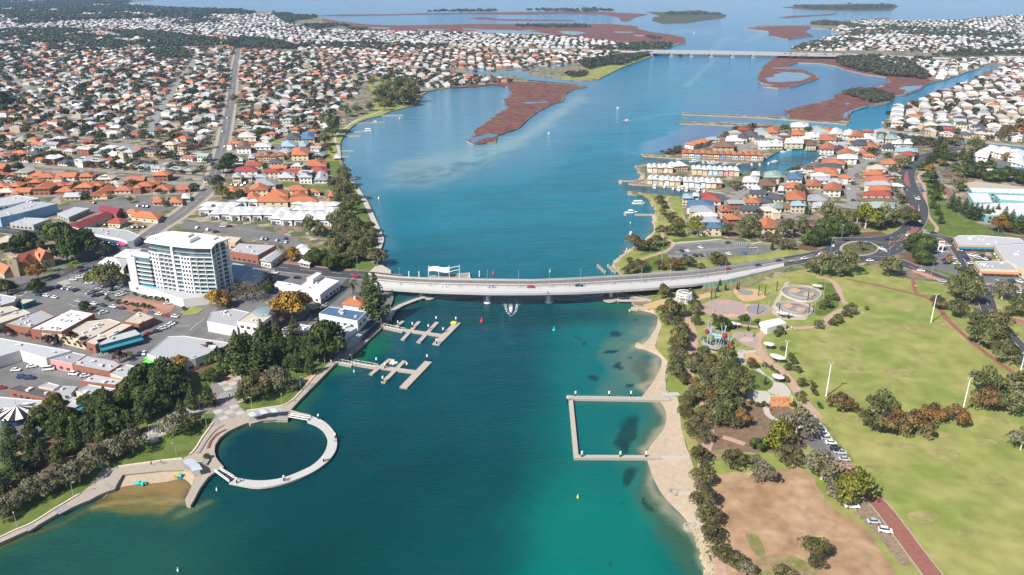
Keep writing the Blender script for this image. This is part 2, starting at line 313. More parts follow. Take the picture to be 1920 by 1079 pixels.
# ---------------------------------------------------------------- water with its shallows
def vnoise(x, y, s, seed=0):
    x = x/s; y = y/s; xi = np.floor(x).astype(np.int64); yi = np.floor(y).astype(np.int64); fx = x-xi; fy = y-yi
    fx = fx*fx*(3-2*fx); fy = fy*fy*(3-2*fy)
    def h(a, b):
        n = (a*374761393+b*668265263+seed*974634777) & 0x7fffffff; n = (n ^ (n >> 13))*1274126177 & 0x7fffffff
        return (n & 0xffff)/65535.
    return (h(xi, yi)*(1-fx)+h(xi+1, yi)*fx)*(1-fy)+(h(xi, yi+1)*(1-fx)+h(xi+1, yi+1)*fx)*fy
def make_water():
    ys = [150.]
    while ys[-1] < 26000: ys.append(ys[-1]*(1.0045 if ys[-1] < 2500 else 1.02)+.25)
    ys = np.array(ys); nx = 620
    us = np.linspace(-1.05, 1.05, nx); X = ys[:, None]*us[None, :]*.95+us[None, :]*60; Y = np.repeat(ys[:, None], nx, 1)
    wx = X+(vnoise(X, Y, 18, 1)-.5)*9+(vnoise(X, Y, 5, 2)-.5)*3; wy = Y+(vnoise(X, Y, 18, 3)-.5)*14+(vnoise(X, Y, 5, 4)-.5)*4
    def pxof(x, y):
        d = y*cP+HC*sP; return 960+FP*x/d, 539.5-FP*(y*sP-HC*cP)/d
    px, py = pxof(wx, wy)
    def lerp(stops, v):
        s = np.array([a for a, _ in stops]); c = np.array([b for _, b in stops], float)
        return np.stack([np.interp(v, s, c[:, k]) for k in range(3)], -1)
    col = lerp([(190, (.0005, .034, .034)), (260, (.0005, .040, .046)), (400, (.0003, .060, .086)), (600, (.0003, .120, .175)), (900, (.0005, .155, .255)), (1500, (.002, .150, .295)), (2600, (.015, .16, .35)), (6000, (.06, .21, .44))], Y)  # sky reflection and haze put into the tint, paler with distance
    n1 = vnoise(X, Y, 60, 5); n2 = vnoise(X, Y, 14, 6)
    n3 = vnoise(X*.95+Y*.3, (Y*.95-X*.3)*7, 130, 8); n4 = vnoise(X*.6+Y*.8, (Y*.6-X*.8)*5, 60, 9)
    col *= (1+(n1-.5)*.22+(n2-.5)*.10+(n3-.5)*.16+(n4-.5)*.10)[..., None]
    def blob(cx, cy, rx, ry, c, a=1, soft=.5, ang=0, p=2, nz=0):
        co, si = math.cos(R(ang)), math.sin(R(ang)); dx = px-cx; dy = py-cy
        d = np.sqrt(((dx*co+dy*si)/rx)**2+((-dx*si+dy*co)/ry)**2)+nz*(n2-.5)
        w = np.clip((1+soft/2-d)/soft, 0, 1); w = w*w*(3-2*w)*a
        col[...] = col*(1-w[..., None])+np.array(c)*w[..., None]
    def band(line, width, c, a=1, soft=1., side=0, nz=.0):
        P = np.array(line, float); best = np.full(px.shape, 1e9)
        for (x0, y0), (x1, y1) in zip(P, P[1:]):
            vx, vy = x1-x0, y1-y0; L2 = vx*vx+vy*vy; t = np.clip(((px-x0)*vx+(py-y0)*vy)/L2, 0, 1)
            best = np.minimum(best, np.hypot(px-x0-t*vx, (py-y0-t*vy)*1.6))
        d = best/width+nz*(n2-.5); w = np.clip(1-d, 0, 1)**soft*a
        col[...] = col*(1-w[..., None])+np.array(c)*w[..., None]
    # greener channel near the camera, shelf along the east bank
    blob(1010, 1120, 260, 190, (.001, .060, .062), .8, 1.2)
    blob(1130, 1060, 150, 300, (.001, .14, .115), .85, 1.1)
    blob(1150, 640, 110, 140, (.001, .125, .125), .7, 1.1)
    blob(1150, 800, 90, 120, (.001, .10, .10), .8, 1.2)
    east = [(1196,582),(1229,590),(1232,608),(1218,634),(1199,651),(1239,672),(1233,702),(1212,733),(1232,746),(1248,772),(1245,803),(1214,846),(1222,888),(1238,922),(1260,948),(1282,970),(1302,1000),(1320,1045),(1330,1100)]
    band(east, 75, (.03, .12, .095), .85, .8, nz=.3)
    band([(1190,600),(1170,640),(1180,690),(1170,730)], 42, (.075, .135, .115), .6, .6, nz=.7)
    band([(1225,930),(1250,975),(1275,1010),(1300,1060),(1300,1110)], 40, (.035, .075, .04), .75, .7, nz=.8)
    band([(1235,760),(1238,800),(1212,850),(1222,900)], 26, (.05, .085, .05), .7, .7, nz=.6)
    blob(1200, 615, 26, 24, (.11, .17, .145), .55, .8, nz=.8); blob(1200, 700, 24, 40, (.10, .14, .11), .5, .8, nz=.9); blob(1215, 690, 16, 30, (.045, .055, .03), .5, .8, nz=1.2)
    band(east, 16, (.30, .27, .19), .8, 1., nz=.3)
    band([(1240,925),(1262,950),(1284,972),(1302,1002)], 30, (.14, .17, .12), .55, .9)
    # dark weed patches
    for c in [(1155,632,12,4.2),(1157,658,13.5,5),(1188,679.5,4.8,2.4),(1170,697,7,4.8),(1126,717,8,6),(1192,735,8,4.4),(1183,598.5,2.5,1.4),(1084,637,2.5,5),(1155,1000-60,3,3)]: blob(c[0], c[1], c[2], c[3], (.001, .028, .045), .92, .35, nz=.35)
    for c in [(1176,892,15,17),(1218,941,8.5,5.2),(1152,1030,5,3),(1262,870,4,3),(1173,842,12,8),(1182,815,15,30)]: blob(c[0], c[1], c[2], c[3], (.003, .032, .034), .85, .5, nz=.6)
    # west bank
    band([(0,1035),(60,1003),(120,968),(165,958),(230,945),(310,936),(352,956)], 62, (.035, .075, .035), .85, .8, nz=.3)
    blob(180, 1060, 240, 110, (.010, .066, .05), .8, 1.2)
    blob(290, 912, 72, 30, (.22, .15, .055), .95, .55, -8, nz=.2)
    blob(245, 935, 80, 22, (.12, .11, .035), .85, .8, -14, nz=.3)
    blob(300, 925, 45, 14, (.10, .10, .035), .6, .7, -12, nz=.5)
    blob(365, 949, 28, 7, (.08, .12, .06), .7, .6, -8, nz=.4)
    band([(0,1022),(62,995),(130,962),(175,945),(215,925)], 10, (.10, .07, .012), .8, 1.)
    band([(165,952),(215,938),(285,925),(330,915),(358,930)], 14, (.26, .19, .085), .7, 1., nz=.3)
    # inside the round pool
    blob(515, 846, 96, 50, (.001, .030, .038), .9, .9); band([(404,846),(412,822),(437,806),(470,797),(540,791)], 34, (.02, .065, .035), .9, .9, nz=.3)
    band([(545,772),(589,725),(652,673),(712,620),(735,590)], 26, (.015, .075, .045), .85, .8, nz=.3)
    blob(682, 660, 52, 22, (.006, .11, .05), .7, .9, -30, nz=.4)
    blob(760, 572, 45, 10, (.012, .075, .02), .75, .9, nz=.3)
    # dark deck reflection painted into the tint by the bridge; green patch beside it
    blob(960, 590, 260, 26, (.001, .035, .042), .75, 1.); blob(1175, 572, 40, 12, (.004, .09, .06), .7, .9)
    # upper estuary: paler western bay, sand bars, weed edge
    bay = [(650,250),(700,230),(790,200),(900,170),(955,180),(940,215),(890,250),(900,275),(960,262),(1040,205),(1090,175)]
    band(bay, 130, (.095, .205, .30), .8, .8)
    blob(740, 300, 120, 60, (.075, .20, .30), .8, 1.1); blob(770, 250, 120, 60, (.085, .21, .31), .75, 1.1)
    band([(715,460),(705,410),(690,370),(665,330)], 40, (.045, .15, .22), .7, .8, nz=.4)
    blob(850, 305, 120, 24, (.14, .26, .30), .65, 1., -18, nz=.3); blob(785, 315, 62, 20, (.19, .27, .29), .65, .9, -8, nz=.3)
    blob(795, 330, 75, 22, (.10, .21, .26), .5, .8, -12, nz=.5)
    band([(930,278),(975,262),(1020,232),(1060,205),(1085,185)], 22, (.19, .31, .36), .75, .9, nz=.4); blob(905, 288, 60, 10, (.16, .29, .33), .5, .9, -15)
    for i in range(46):
        t = i/45; cx = 760+t*150+rng.normal()*26; cy = 348-t*52+rng.normal()*6; blob(cx, cy, 12, 2.2, (.05, .14, .20), .45, .8, -16, nz=.6)
    band([(1210,350),(1240,320),(1260,290),(1340,262),(1400,238),(1420,225)], 34, (.085, .15, .28), .8, .7)
    blob(1255, 262, 70, 12, (.14, .25, .38), .55, .9, -24, nz=.7); blob(1320, 245, 90, 16, (.075, .13, .27), .7, .8, -20)
    blob(1470, 190, 110, 34, (.06, .12, .27), .75, .9); blob(1600, 150, 70, 20, (.06, .125, .275), .7, .9); blob(1330, 195, 60, 20, (.06, .15, .28), .5, 1)
    blob(1300, 175, 40, 26, (.03, .19, .27), .5, 1., nz=.8); blob(1230, 150, 60, 30, (.03, .18, .27), .4, 1., nz=.8)
    blob(1500, 213, 70, 6, (.05, .10, .20), .6, .9)
    band([(1178,345),(1200,350),(1216,372),(1232,400),(1222,440),(1180,470)], 30, (.05, .13, .17), .8, .8, nz=.5)
    # marinas are darker
    for pts in ([(1180,352),(1360,370)], [(1215,300),(1400,312)], [(1410,313),(1550,290)], [(1640,262),(1800,262)]): band(pts, 18, (.012, .055, .075), .85, .6)
    # wakes' old foam lines and currents
    band([(940,640),(950,560)], 10, (.01, .10, .12), .25, 1)
    for l_ in ([(1262,62),(1290,58),(1340,62)], [(1340,98),(1350,75),(1380,70)], [(1290,160),(1330,120),(1350,102)], [(1400,78),(1440,60)], [(1780,15),(1830,12)]): band(l_, 9, (.17, .29, .40), .5, 1., nz=.5)
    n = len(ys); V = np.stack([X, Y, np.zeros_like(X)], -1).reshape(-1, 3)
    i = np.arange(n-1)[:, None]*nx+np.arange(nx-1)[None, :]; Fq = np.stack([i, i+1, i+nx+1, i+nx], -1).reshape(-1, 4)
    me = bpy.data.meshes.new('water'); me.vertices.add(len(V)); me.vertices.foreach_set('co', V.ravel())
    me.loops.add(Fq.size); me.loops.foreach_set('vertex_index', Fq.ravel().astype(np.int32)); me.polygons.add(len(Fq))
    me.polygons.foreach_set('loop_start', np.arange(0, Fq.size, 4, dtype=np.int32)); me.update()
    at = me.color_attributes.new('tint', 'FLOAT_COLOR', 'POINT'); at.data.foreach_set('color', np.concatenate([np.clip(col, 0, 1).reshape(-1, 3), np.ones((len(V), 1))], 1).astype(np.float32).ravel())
    return me
wm = bpy.data.materials.new('estuary_water'); wm.use_nodes = True; N = wm.node_tree.nodes; L = wm.node_tree.links; b = N['Principled BSDF']
b.inputs['Roughness'].default_value = .08; b.inputs['IOR'].default_value = 1.33; b.inputs['Specular IOR Level'].default_value = .20
a = N.new('ShaderNodeAttribute'); a.attribute_name = 'tint'; L.new(a.outputs['Color'], b.inputs['Base Color'])
p = N.new('ShaderNodeNewGeometry'); mp = N.new('ShaderNodeMapping'); mp.inputs['Scale'].default_value = (.28, .62, .3); mp.inputs['Rotation'].default_value = (0, 0, R(-14)); L.new(p.outputs['Position'], mp.inputs[0])
n1 = N.new('ShaderNodeTexNoise'); n1.inputs['Scale'].default_value = 1.0; n1.inputs['Detail'].default_value = 4; n1.inputs['Roughness'].default_value = .62; n1.inputs['Distortion'].default_value = .6; L.new(mp.outputs[0], n1.inputs['Vector'])
n2 = N.new('ShaderNodeTexNoise'); n2.inputs['Scale'].default_value = .10; n2.inputs['Detail'].default_value = 3; L.new(mp.outputs[0], n2.inputs['Vector'])
ad = N.new('ShaderNodeMath'); ad.operation = 'MULTIPLY_ADD'; ad.inputs[1].default_value = 3.; L.new(n2.outputs['Fac'], ad.inputs[0]); L.new(n1.outputs['Fac'], ad.inputs[2])
bu = N.new('ShaderNodeBump'); bu.inputs['Strength'].default_value = .85; bu.inputs['Distance'].default_value = .5; L.new(ad.outputs[0], bu.inputs['Height']); L.new(bu.outputs[0], b.inputs['Normal'])
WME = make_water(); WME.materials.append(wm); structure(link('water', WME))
wp = MB(); wp.box((0, 15000, -9), (60000, 34000, 1)); structure(wp.build('seabed', M('seabed', (.05, .07, .05))))
# ---------------------------------------------------------------- ground cover: salt marsh, lawns, paving, roads
lagoon = M('tidal_pool', (.05, .13, .25), rough=.12, var=.1, scale=.02, spec=.5)
canal_m = M('canal_water', (.012, .075, .13), rough=.08, var=.1, scale=.03, spec=.5, bump=.15, bscale=.5)
sheet('salt_marsh', [(859,164.4),(900,161.7),(926.7,158.8),(953.3,163.3),(961,173),(954.5,183),(942.5,187),(954,197),(949.5,203.7),(920,223.5),(893.5,243.3),(888,255),(876.5,265),(887,270.2),(930,266.2),(933,253),(950,247.5),(972,239.6),(986,226.4),(1006,209.7),(1032,196.4),(1055,188),(1059,176.4),(1076,166.3),(1095,163),(1040,157.2),(985,153.5),(940,154),(890,157),(850,160),(815,166)], saltmarsh)
sheet('salt_marsh', [(602,35),(640,41),(692,46.7),(755,48.3),(830,46.8),(905,45.2),(960,45.7),(1060,45.2),(1145,45.7),(1194,49.6),(1196,54.5),(1221,60.6),(1259,65.6),(1284,71.4),(1285,79.6),(1262,83),(1135,77),(1040,70),(960,68),(880,64),(800,62),(720,59),(660,54),(610,42)], saltmarsh)
sheet('salt_marsh', [(1220,289),(1240,289.4),(1264.5,281),(1300,273),(1317,266),(1335,261.5),(1353,252),(1376,240.2),(1380,236.5),(1440,237),(1462,238.5),(1420,246),(1380,255),(1340,268),(1300,282),(1262,290)], saltmarsh)
sheet('salt_marsh', [(1478,98.5),(1449,110.5),(1437,119.3),(1424.5,136),(1420.3,150),(1433,162.5),(1459,164.6),(1481,163.2),(1512,154.2),(1532,147),(1532,142),(1505,131),(1479,125.5),(1480,122),(1497,117.2),(1538,118.3),(1567,123.8),(1588,131),(1619,138.4),(1661,144.5),(1671,154.6),(1640,161.4),(1615,169.8),(1600,176),(1680,179),(1695,178),(1727,167.4),(1734,159.6),(1756,152.4),(1700,140),(1640,128),(1590,116),(1560,108),(1500,104)], saltmarsh)
sheet('salt_marsh', [(1472,207),(1497,201),(1538,192.7),(1563,185.4),(1564,179),(1576,175),(1600,178),(1642,196.5),(1628,198.2),(1598,208.4),(1588.5,221),(1594,226),(1546,227.5),(1484,222.5),(1478,219)], saltmarsh)
sheet('salt_marsh', [(1444,67),(1477,73.4),(1524,67.2),(1507,58.5),(1520,52.2),(1516,48.3),(1440,50),(1400,54),(1441,58.3)], saltmarsh)
# lagoons inside the marshes
for pts in ([(1434,147),(1453,144),(1450,140),(1469,137),(1455,134.5),(1505,137),(1521,143),(1505,151.5),(1463,154.6),(1440,153.5)], [(1422,153),(1432,156),(1452,161),(1440,162),(1426,158)], [(1446,127),(1497,127.5),(1495,129),(1450,128.6)],
            [(873,60),(905,56),(960,57),(1010,61),(1038,65),(990,64.6),(930,62),(885,63)], [(1048,59),(1075,58),(1100,62),(1075,66),(1055,63)], [(1150,59.5),(1190,60.2),(1180,61.8),(1155,61.5)],[(865,54),(895,54.5),(905,56),(870,56)],[(975,57),(990,56.6),(1012,58),(990,59)],[(1186,66),(1240,67.2),(1238,68.8),(1192,68.2)],
            [(690,51.5),(730,52),(725,54),(700,54)], [(610,45),(640,47),(648,51),(620,49)], [(780,55),(840,56),(830,57.5),(790,57)],
            [(880,259),(898,256),(915,251),(932,252.5),(925,258),(905,260),(897,266),(884,268)], [(976,193),(1000,191.5),(1030,191),(1028,192.5),(990,194.5)],
            [(1685,166),(1700,162),(1716,161),(1730,161),(1727,165),(1700,174),(1694,177),(1698,170)], [(1640,163),(1655,160),(1662,161),(1648,164)], [(1585,194),(1592,192),(1590,196),(1584,197)], [(1581,222),(1582,214),(1592,208),(1620,200),(1630,199.5),(1600,207),(1590,213),(1587,222)],[(1690,163.5),(1700,161.5),(1706,162),(1695,165)]):
    sheet('tidal_pool', pts, lagoon, 2)
for pts in ([(1101,161),(1040,154.8),(985,149.8),(962,141.5),(925,140),(880,139.2),(873,134),(877,128),(866,122),(832,115),(856,104),(896,104.2),(880,110),(862,119),(890,126),(935,131),(985,131.5),(995,123),(1000,119),(1048,117),(1056,110),(1098,110),(1096,118),(1052,126),(1000,128),(985,138),(1020,146),(1060,150),(1091,152.6)],
            [(530,99),(560,96.5),(588,97),(586,104),(602,106),(600,109),(560,110),(540,107)], [(912,84),(925,80.6),(926,86),(915,88)], [(735,128),(760,130),(790,134),(797,138),(760,135),(738,131)], [(672,116),(690,110),(704,112),(700,119),(680,120)]):
    sheet('canal', pts, canal_m, 1)
for pts in ([(1228,103.5),(1167,126.3),(1134,142.8),(1120,148),(1090,150.5),(1035,146),(1080,139),(1110,132),(1140,122),(1180,112),(1210,104)],):
    sheet('point_lawn', pts, grass, 1)
# west bank: asphalt of the town centre, parks and promenades
sheet('town_paving', [(-200,500),(60,505),(150,470),(230,452),(420,480),(640,508),(700,517),(735,525),(738,560),(729,583),(714,610),(679,637),(627,672),(590,650),(500,640),(420,665),(330,710),(250,745),(160,790),(60,830),(-40,900),(-300,1000)], asphalt, 1)
sheet('park_lawn', [(-300,1144),(0,1016),(125,950),(165,925),(192,880),(342,864),(356,856),(391,806),(405,776),(452,768),(493,769),(530,764),(563,738),(595,700),(627,672),(590,650),(500,640),(420,665),(330,710),(250,745),(160,790),(60,830),(-40,900),(-300,1000)], lawn_green, 2)
sheet('park_mulch', [(0,960),(60,925),(150,880),(200,850),(190,800),(260,760),(330,730),(370,700),(480,640),(420,660),(330,706),(250,745),(160,790),(60,835),(0,880)], mulch, 3)
sheet('foreshore_lawn', [(598,350),(658,341.5),(668,346),(680,364),(692,381),(702,404),(710,427.5),(717,442),(713,467),(713,491),(720,501),(732,507),(731,516),(640,506),(612,500),(600,470),(625,430),(640,400),(630,370),(610,345)], lawn_green, 1)
sheet('foreshore_lawn', [(612,258),(640,240),(668,224),(700,207),(706,190),(690,160),(700,144),(740,148),(775,166),(786,183),(784,194),(757,203),(733,208.4),(711,218),(687,223),(668,231),(655,242),(644,255),(638,268),(639,292),(641,303),(650,330),(636,338),(622,320),(612,300),(616,275)], grass, 1)
sheet('foreshore_lawn', [(614,302),(636,302),(640,318),(652,340),(640,346),(620,328)], lawn_green, 2)
# promenade around the bay and pool
inner = [(-400,1166),(0,1008),(32,993),(62,980),(100,956),(125,941),(150,926),(165,914),(180,897),(192,878),(220,876),(275,868),(342,860),(356,853),(367,841),(379,821),(391,805),(401,791),(408,776),(450,771),(463,771),(493,766.5),(530,761),(547,751),(561,738),(589,706),(595,699),(627,672.5),(637,664),(679,637),(702,620.5),(714.5,610)]
outer = LEFT[1:LEFT.index((714.5,616))+1]
sheet('promenade', outer+inner[::-1], concrete, 3)
sheet('boardwalk_deck', [(168,938),(196,922),(215,915),(223,900),(212,906),(185,919),(165,925),(130,944),(128,951),(150,944)], timber, 4)
for a, b in (((60,990),(70,972)),((160,940),(150,927)),((100,966),(128,948)),((35,1002),(50,986))): pass
seg_m = M('grey_paving', (.27, .26, .25), var=.1, scale=.4)
for pts in ([(100,958),(121,945),(133,953),(112,964)], [(45,990),(58,982),(68,988),(54,996)], [(194,908),(201,905),(214,913),(207,917)], [(571,731),(578,723),(586,723),(578,733)], [(618,681),(625,675),(633,678),(625,684)], [(466,790),(540,786),(541,780),(466,783)]):
    sheet('paving_band', pts, seg_m, 5)
# pale sitting wall along the lawn
def low_wall(name, px, w, h, mat, label=None, z=LZ, sm=3, cat=None):
    line = smooth([G(p[0], p[1], z) for p in px], sm); A, B = strip_pts(line, w, z+h); mb = MB(); mb.ribbon(B, A)
    mb.ribbon([(q[0], q[1], z-.4) for q in B], B); mb.ribbon(A, [(q[0], q[1], z-.4) for q in A])
    o = mb.build(name, mat)
    if label: tag(o, label, cat or 'wall')
    else: structure(o)
    return o
low_wall('sitting_wall', [(-60,1036),(0,1009),(32,994),(62,981),(100,957),(125,942),(150,927)], .7, .5, M('cream_stone', (.58, .50, .38)), 'low cream stone wall between the lawn and the promenade at the lower left', cat='wall')
low_wall('sitting_wall', [(218,877),(245,873),(275,869),(310,864),(342,861)], .7, .5, MATS['cream_stone'], 'low cream stone wall above the town beach', cat='wall')
low_wall('sitting_wall', [(356,854),(367,842),(379,822),(391,806),(400,793)], .7, .5, MATS['cream_stone'], 'curved cream stone wall west of the round pool', cat='wall')
low_wall('sitting_wall', [(463,771.5),(493,767),(530,761.5),(547,752),(561,738.5),(589,706.5),(596,699)], .7, .5, MATS['cream_stone'], 'cream stone wall curving along the lawn north of the round pool', cat='wall')
low_wall('seating_step', [(372,851),(380,838),(392,820),(406,806),(420,798)], 1., .45, seg_m, 'long grey curved bench wall beside the round pool', cat='bench')
low_wall('seating_step', [(390,842),(396,828),(408,815),(424,807)], .9, .45, M('rust_timber', (.22, .08, .05)), 'short rust coloured curved bench beside the round pool', cat='bench')
# plaza of square slabs, alternately pale and grey: each slab its own piece
pz = sheet('town_plaza', [(262,818),(300,790),(335,768),(372,752),(392,732),(398,716),(440,716),(452,700),(462,702),(452,722),(450,745),(449,756),(452,766),(463,771),(440,782),(415,790),(400,791),(404,775),(380,776),(345,790),(310,812),(285,830)], M('plaza_paving', (.20, .19, .18), var=.15, scale=.4), 4)
slab_me = None; o0 = G(404, 790); ca, sa = math.cos(R(38)), math.sin(R(38))
sl = MB(); sl.box((0, 0, 0), (3.55, 3.55, .05)); slab_pale = sl.mesh('paving_slab', [pale_concrete]); slab_grey = sl.mesh('paving_slab', [seg_m])
PZ = GP([(405,775),(425,762),(449,752),(452,766),(463,771),(440,784),(415,792),(398,796)]); PZ2 = GP([(398,716),(440,716),(452,700),(462,702),(452,722),(442,732),(415,728)]); PZ3 = GP([(262,818),(300,790),(335,768),(372,752),(380,762),(380,776),(345,790),(310,812),(285,830)])
for i in range(-26, 26):
    for j in range(-14, 30):
        x = o0[0]+3.6*(i*ca-j*sa); y = o0[1]+3.6*(i*sa+j*ca)
        if inside(PZ, x, y) or inside(PZ2, x, y) or inside(PZ3, x, y):
            s_ = link('paving_slab', slab_pale if (i+j) % 2 else slab_grey, pz, (x, y, LZ+.17), R(38))
sheet('round_plaza', [(427+22*math.cos(t), 748+13*math.sin(t)) for t in np.linspace(0, 6.1, 20)], seg_m, 7)
sheet('park_path', [(395,716),(402,700),(450,697),(462,703),(450,720)], pink_path, 4)
road('park_path', [(595,699),(575,712),(555,722),(545,730)], 3, pink_path, 3, lines=None, kerb=False)
road('park_path', [(0,835),(30,842),(60,850),(85,860),(110,868),(150,866)], 5, pink_path, 4, lines=None, kerb=False)
road('park_path', [(0,935),(40,920),(70,906)], 3, pink_path, 4, lines=None, kerb=False)
sheet('shore_road', [(-60,790),(0,812),(22,828),(26,838),(10,850),(0,862),(-60,900)], asphalt, 4)
road('seawall_path', [(660,342),(677,366),(690,390),(700,412),(708,430),(714.5,448),(711,462),(706,478),(702,492)], 4, pale_concrete, 3, lines=None, kerb=False)
road('shore_path', [(627,372),(640,352),(637,340),(626,330)], 3, pale_concrete, 3, lines=None, kerb=False)
road('shore_path', [(634,300),(636,286),(632,272),(628,262),(634,250),(648,240),(668,226),(690,218),(716,208)], 3, pale_concrete, 3, lines=None, kerb=False)
sheet('bridge_landing', [(690,512),(703,500),(716,497),(733,507),(733,517),(722,520)], pale_concrete, 3)
sheet('turning_court', [(586,274),(608,280),(612,304),(600,306),(592,296)], asphalt, 2)
# roads of the west bank
road('main_road', [(745,524),(700,519),(670,516),(603,510),(520,501),(437,489),(350,474),(273,459),(208,453),(150,446),(73,440),(0,431),(-300,405)], 15, asphalt_dark, 3)
road('street_verge', [(268,452),(293,430),(340,400),(387,360),(397,345),(408,310),(420,260),(433,187),(440,130),(444,108),(447,92)], 19, concrete, 1, lines=None, kerb=False)
road('long_street', [(262,455),(293,430),(340,400),(387,360),(397,345),(408,310),(420,260),(433,187),(440,130),(444,108),(447,92)], 11, asphalt, 3)
low_wall('median_strip', [(393,352),(408,309),(420,259),(431,200)], 1.2, .12, brick_pave)
road('town_street', [(225,456),(183,488),(140,503),(100,520),(60,533),(0,545),(-120,560)], 10, asphalt_dark, 3)
road('town_street', [(665,519),(640,545),(610,570),(585,592),(560,612),(540,632)], 7, asphalt_dark, 3)
road('town_street', [(60,533),(100,560),(160,580),(240,597),(330,612),(372,606),(395,588),(440,560),(470,530),(505,503)], 9, asphalt, 4)
road('town_street', [(372,606),(330,640),(270,668),(200,690),(130,680),(60,660),(0,640),(-80,620)], 9, asphalt, 4)
road('esplanade', [(-60,800),(60,790),(160,755),(230,728),(300,700),(360,672),(430,660),(500,655),(540,632)], 8, asphalt, 4)
for pts, w in (([(283,247),(300,207),(323,173),(345,140),(362,117),(368,100)], 9), ([(0,250),(60,259),(120,262),(187,268),(267,274),(330,272),(405,268)], 9), ([(0,316),(50,320),(120,326),(187,331),(300,343),(395,346)], 9), ([(50,297),(90,288),(133,277),(160,268)], 8), ([(-20,128),(7,134),(47,165),(80,180)], 9), ([(105,124),(140,142),(165,158)], 8), ([(440,230),(500,232),(560,238),(612,248)], 8), ([(415,290),(470,289),(540,290),(590,292)], 8), ([(405,313),(470,313),(550,312),(600,306)], 8), ([(426,215),(380,214),(320,212),(300,207)], 8), ([(430,190),(500,188),(560,186),(620,182),(680,178)], 8), ([(660,150),(690,145),(705,158),(716,168)], 7),([(283,247),(230,240),(160,228),(80,215),(0,205)],8),([(0,180),(80,185),(160,190),(240,197),(300,205)],7),([(520,165),(535,150),(540,128)],8),([(440,150),(500,148),(560,147),(640,150)],7)):
    road('suburban_street', pts, w, M('street_asphalt', (.23, .225, .22), var=.08, scale=.05), 3, lines=None, kerb=False)
sheet('lot_lawn', [(441,272),(480,270),(520,268),(528,262),(470,262),(440,263)], grass, 2); sheet('lot_lawn', [(527,343),(560,344),(615,350),(618,356),(560,353),(525,350)], lawn_green, 2)
# car parks on the west bank
bays = MB()
def bay_row(px0, px1, n, L_, z=LZ+.28, ang=None):
    a = Vector(G(*px0)).to_2d(); b = Vector(G(*px1)).to_2d(); d = (b-a)/n; nn = Vector((-d.y, d.x)).normalized()
    for i in range(n+1):
        p = a+d*i; q = p+nn*L_; X, Y = strip_pts([(p.x, p.y), (q.x, q.y)], .18, z); bays.ribbon(Y, X)
brick_lot = sheet('brick_car_park', [(214,576),(237,555),(300,566),(330,572),(322,584),(300,592),(250,586)], brick_pave, 6)
for a, b, n, l_ in (((140,520),(200,500),14,5),((120,532),(180,545),14,5),((150,548),(212,560),12,-5),((237,560),(322,575),18,-5),((240,535),(200,552),10,5),((170,500),(215,480),8,5),((70,520),(110,508),8,-5),((370,655),(420,640),12,5),((180,672),(260,650),18,5),((250,700),(330,680),16,5),((60,700),(150,715),16,5),((440,430),(500,440),14,5),((470,450),(540,458),14,5)): bay_row(a, b, n, l_)
sheet('back_car_park', [(345,415),(470,425),(545,443),(568,458),(556,470),(520,462),(470,448),(430,440),(340,428)], asphalt, 2)
sheet('long_car_park', [(60,395),(170,380),(260,372),(330,372),(340,385),(300,398),(240,396),(160,400),(110,404)], asphalt, 2)
sheet('corner_lawn', [(339,584),(362,575),(384,579),(370,588),(345,592)], grass, 6)
sheet('church_lawn', [(103,498),(150,500),(160,492),(135,488),(110,490)], lawn_green, 6); sheet('church_lawn', [(82,518),(110,509),(112,502),(84,506)], lawn_green, 6)
sheet('car_park_island', [(106,530),(125,524),(134,532),(120,536)], concrete, 6); sheet('car_park_island', [(25,545),(45,540),(52,548),(40,556),(24,554)], concrete, 6)
road('brick_footpath', [(660,508),(600,501),(520,490),(440,481)], 3.2, brick_pave, 5, lines=None, kerb=False)
# east bank
sheet('reserve_grass', [(1226,581),(1215,560),(1300,556),(1400,540),(1470,512),(1560,497),(1640,500),(1700,522),(1765,532),(1838,590),(1862,640),(1930,690),(2500,1000),(2600,1400),(1352,1400),(1336,1060),(1304,885),(1278,804),(1271,746),(1250,729),(1254,679),(1229,652),(1242,610)], grass, 1)
sheet('dry_field', [(1336,903),(1345,893),(1383,886),(1430,882),(1473,882),(1500,876),(1530,905),(1553,945),(1590,970),(1633,997),(1647,1027),(1677,1073),(1730,1150),(1640,1200),(1400,1200),(1358,1079),(1350,1000),(1338,940)], dirt, 2, sm=2)
sheet('dry_ground', [(1300,770),(1350,755),(1400,745),(1470,760),(1504,786),(1515,835),(1480,850),(1400,848),(1330,862),(1308,830)], M('leaf_litter', (.17, .115, .075), var=.25, scale=.15, bump=.3), 2, sm=2)
for pts in ([(1398,1000),(1420,1005),(1435,1030),(1432,1048),(1418,1040),(1405,1020)], [(1418,1050),(1470,1040),(1510,1052),(1540,1079),(1560,1110),(1440,1110),(1420,1079)], [(1330,848),(1360,842),(1378,850),(1365,862),(1335,864)], [(1555,800),(1575,830),(1600,865),(1590,862),(1560,822),(1535,790)]): sheet('green_patch', pts, M('patchy_green', (.14, .16, .04), col2=(.27, .19, .11), scale=.16, var=.2), 3, sm=2)
sheet('east_car_park', [(1470,772),(1513,778),(1533,783),(1594,867),(1552,866),(1515,834),(1500,800)], asphalt, 3)
sheet('brick_bays', [(1552,866),(1594,867),(1628,906),(1655,942),(1625,938),(1585,905)], brick_pave, 3)
road('red_drive', [(1572,876),(1605,905),(1640,938),(1666,968),(1701,1016),(1746,1076),(1800,1150)], 6.5, red_path, 4, lines=None)
bay_row((1534,786),(1592,864),22,-5); bay_row((1598,872),(1640,925),9,-4.5)
sheet('gravel_verge', [(1600,960),(1625,935),(1650,965),(1680,1010),(1712,1060),(1690,1060),(1650,1010)], M('gravel_verge', (.22, .17, .11), var=.3, scale=.3), 3)
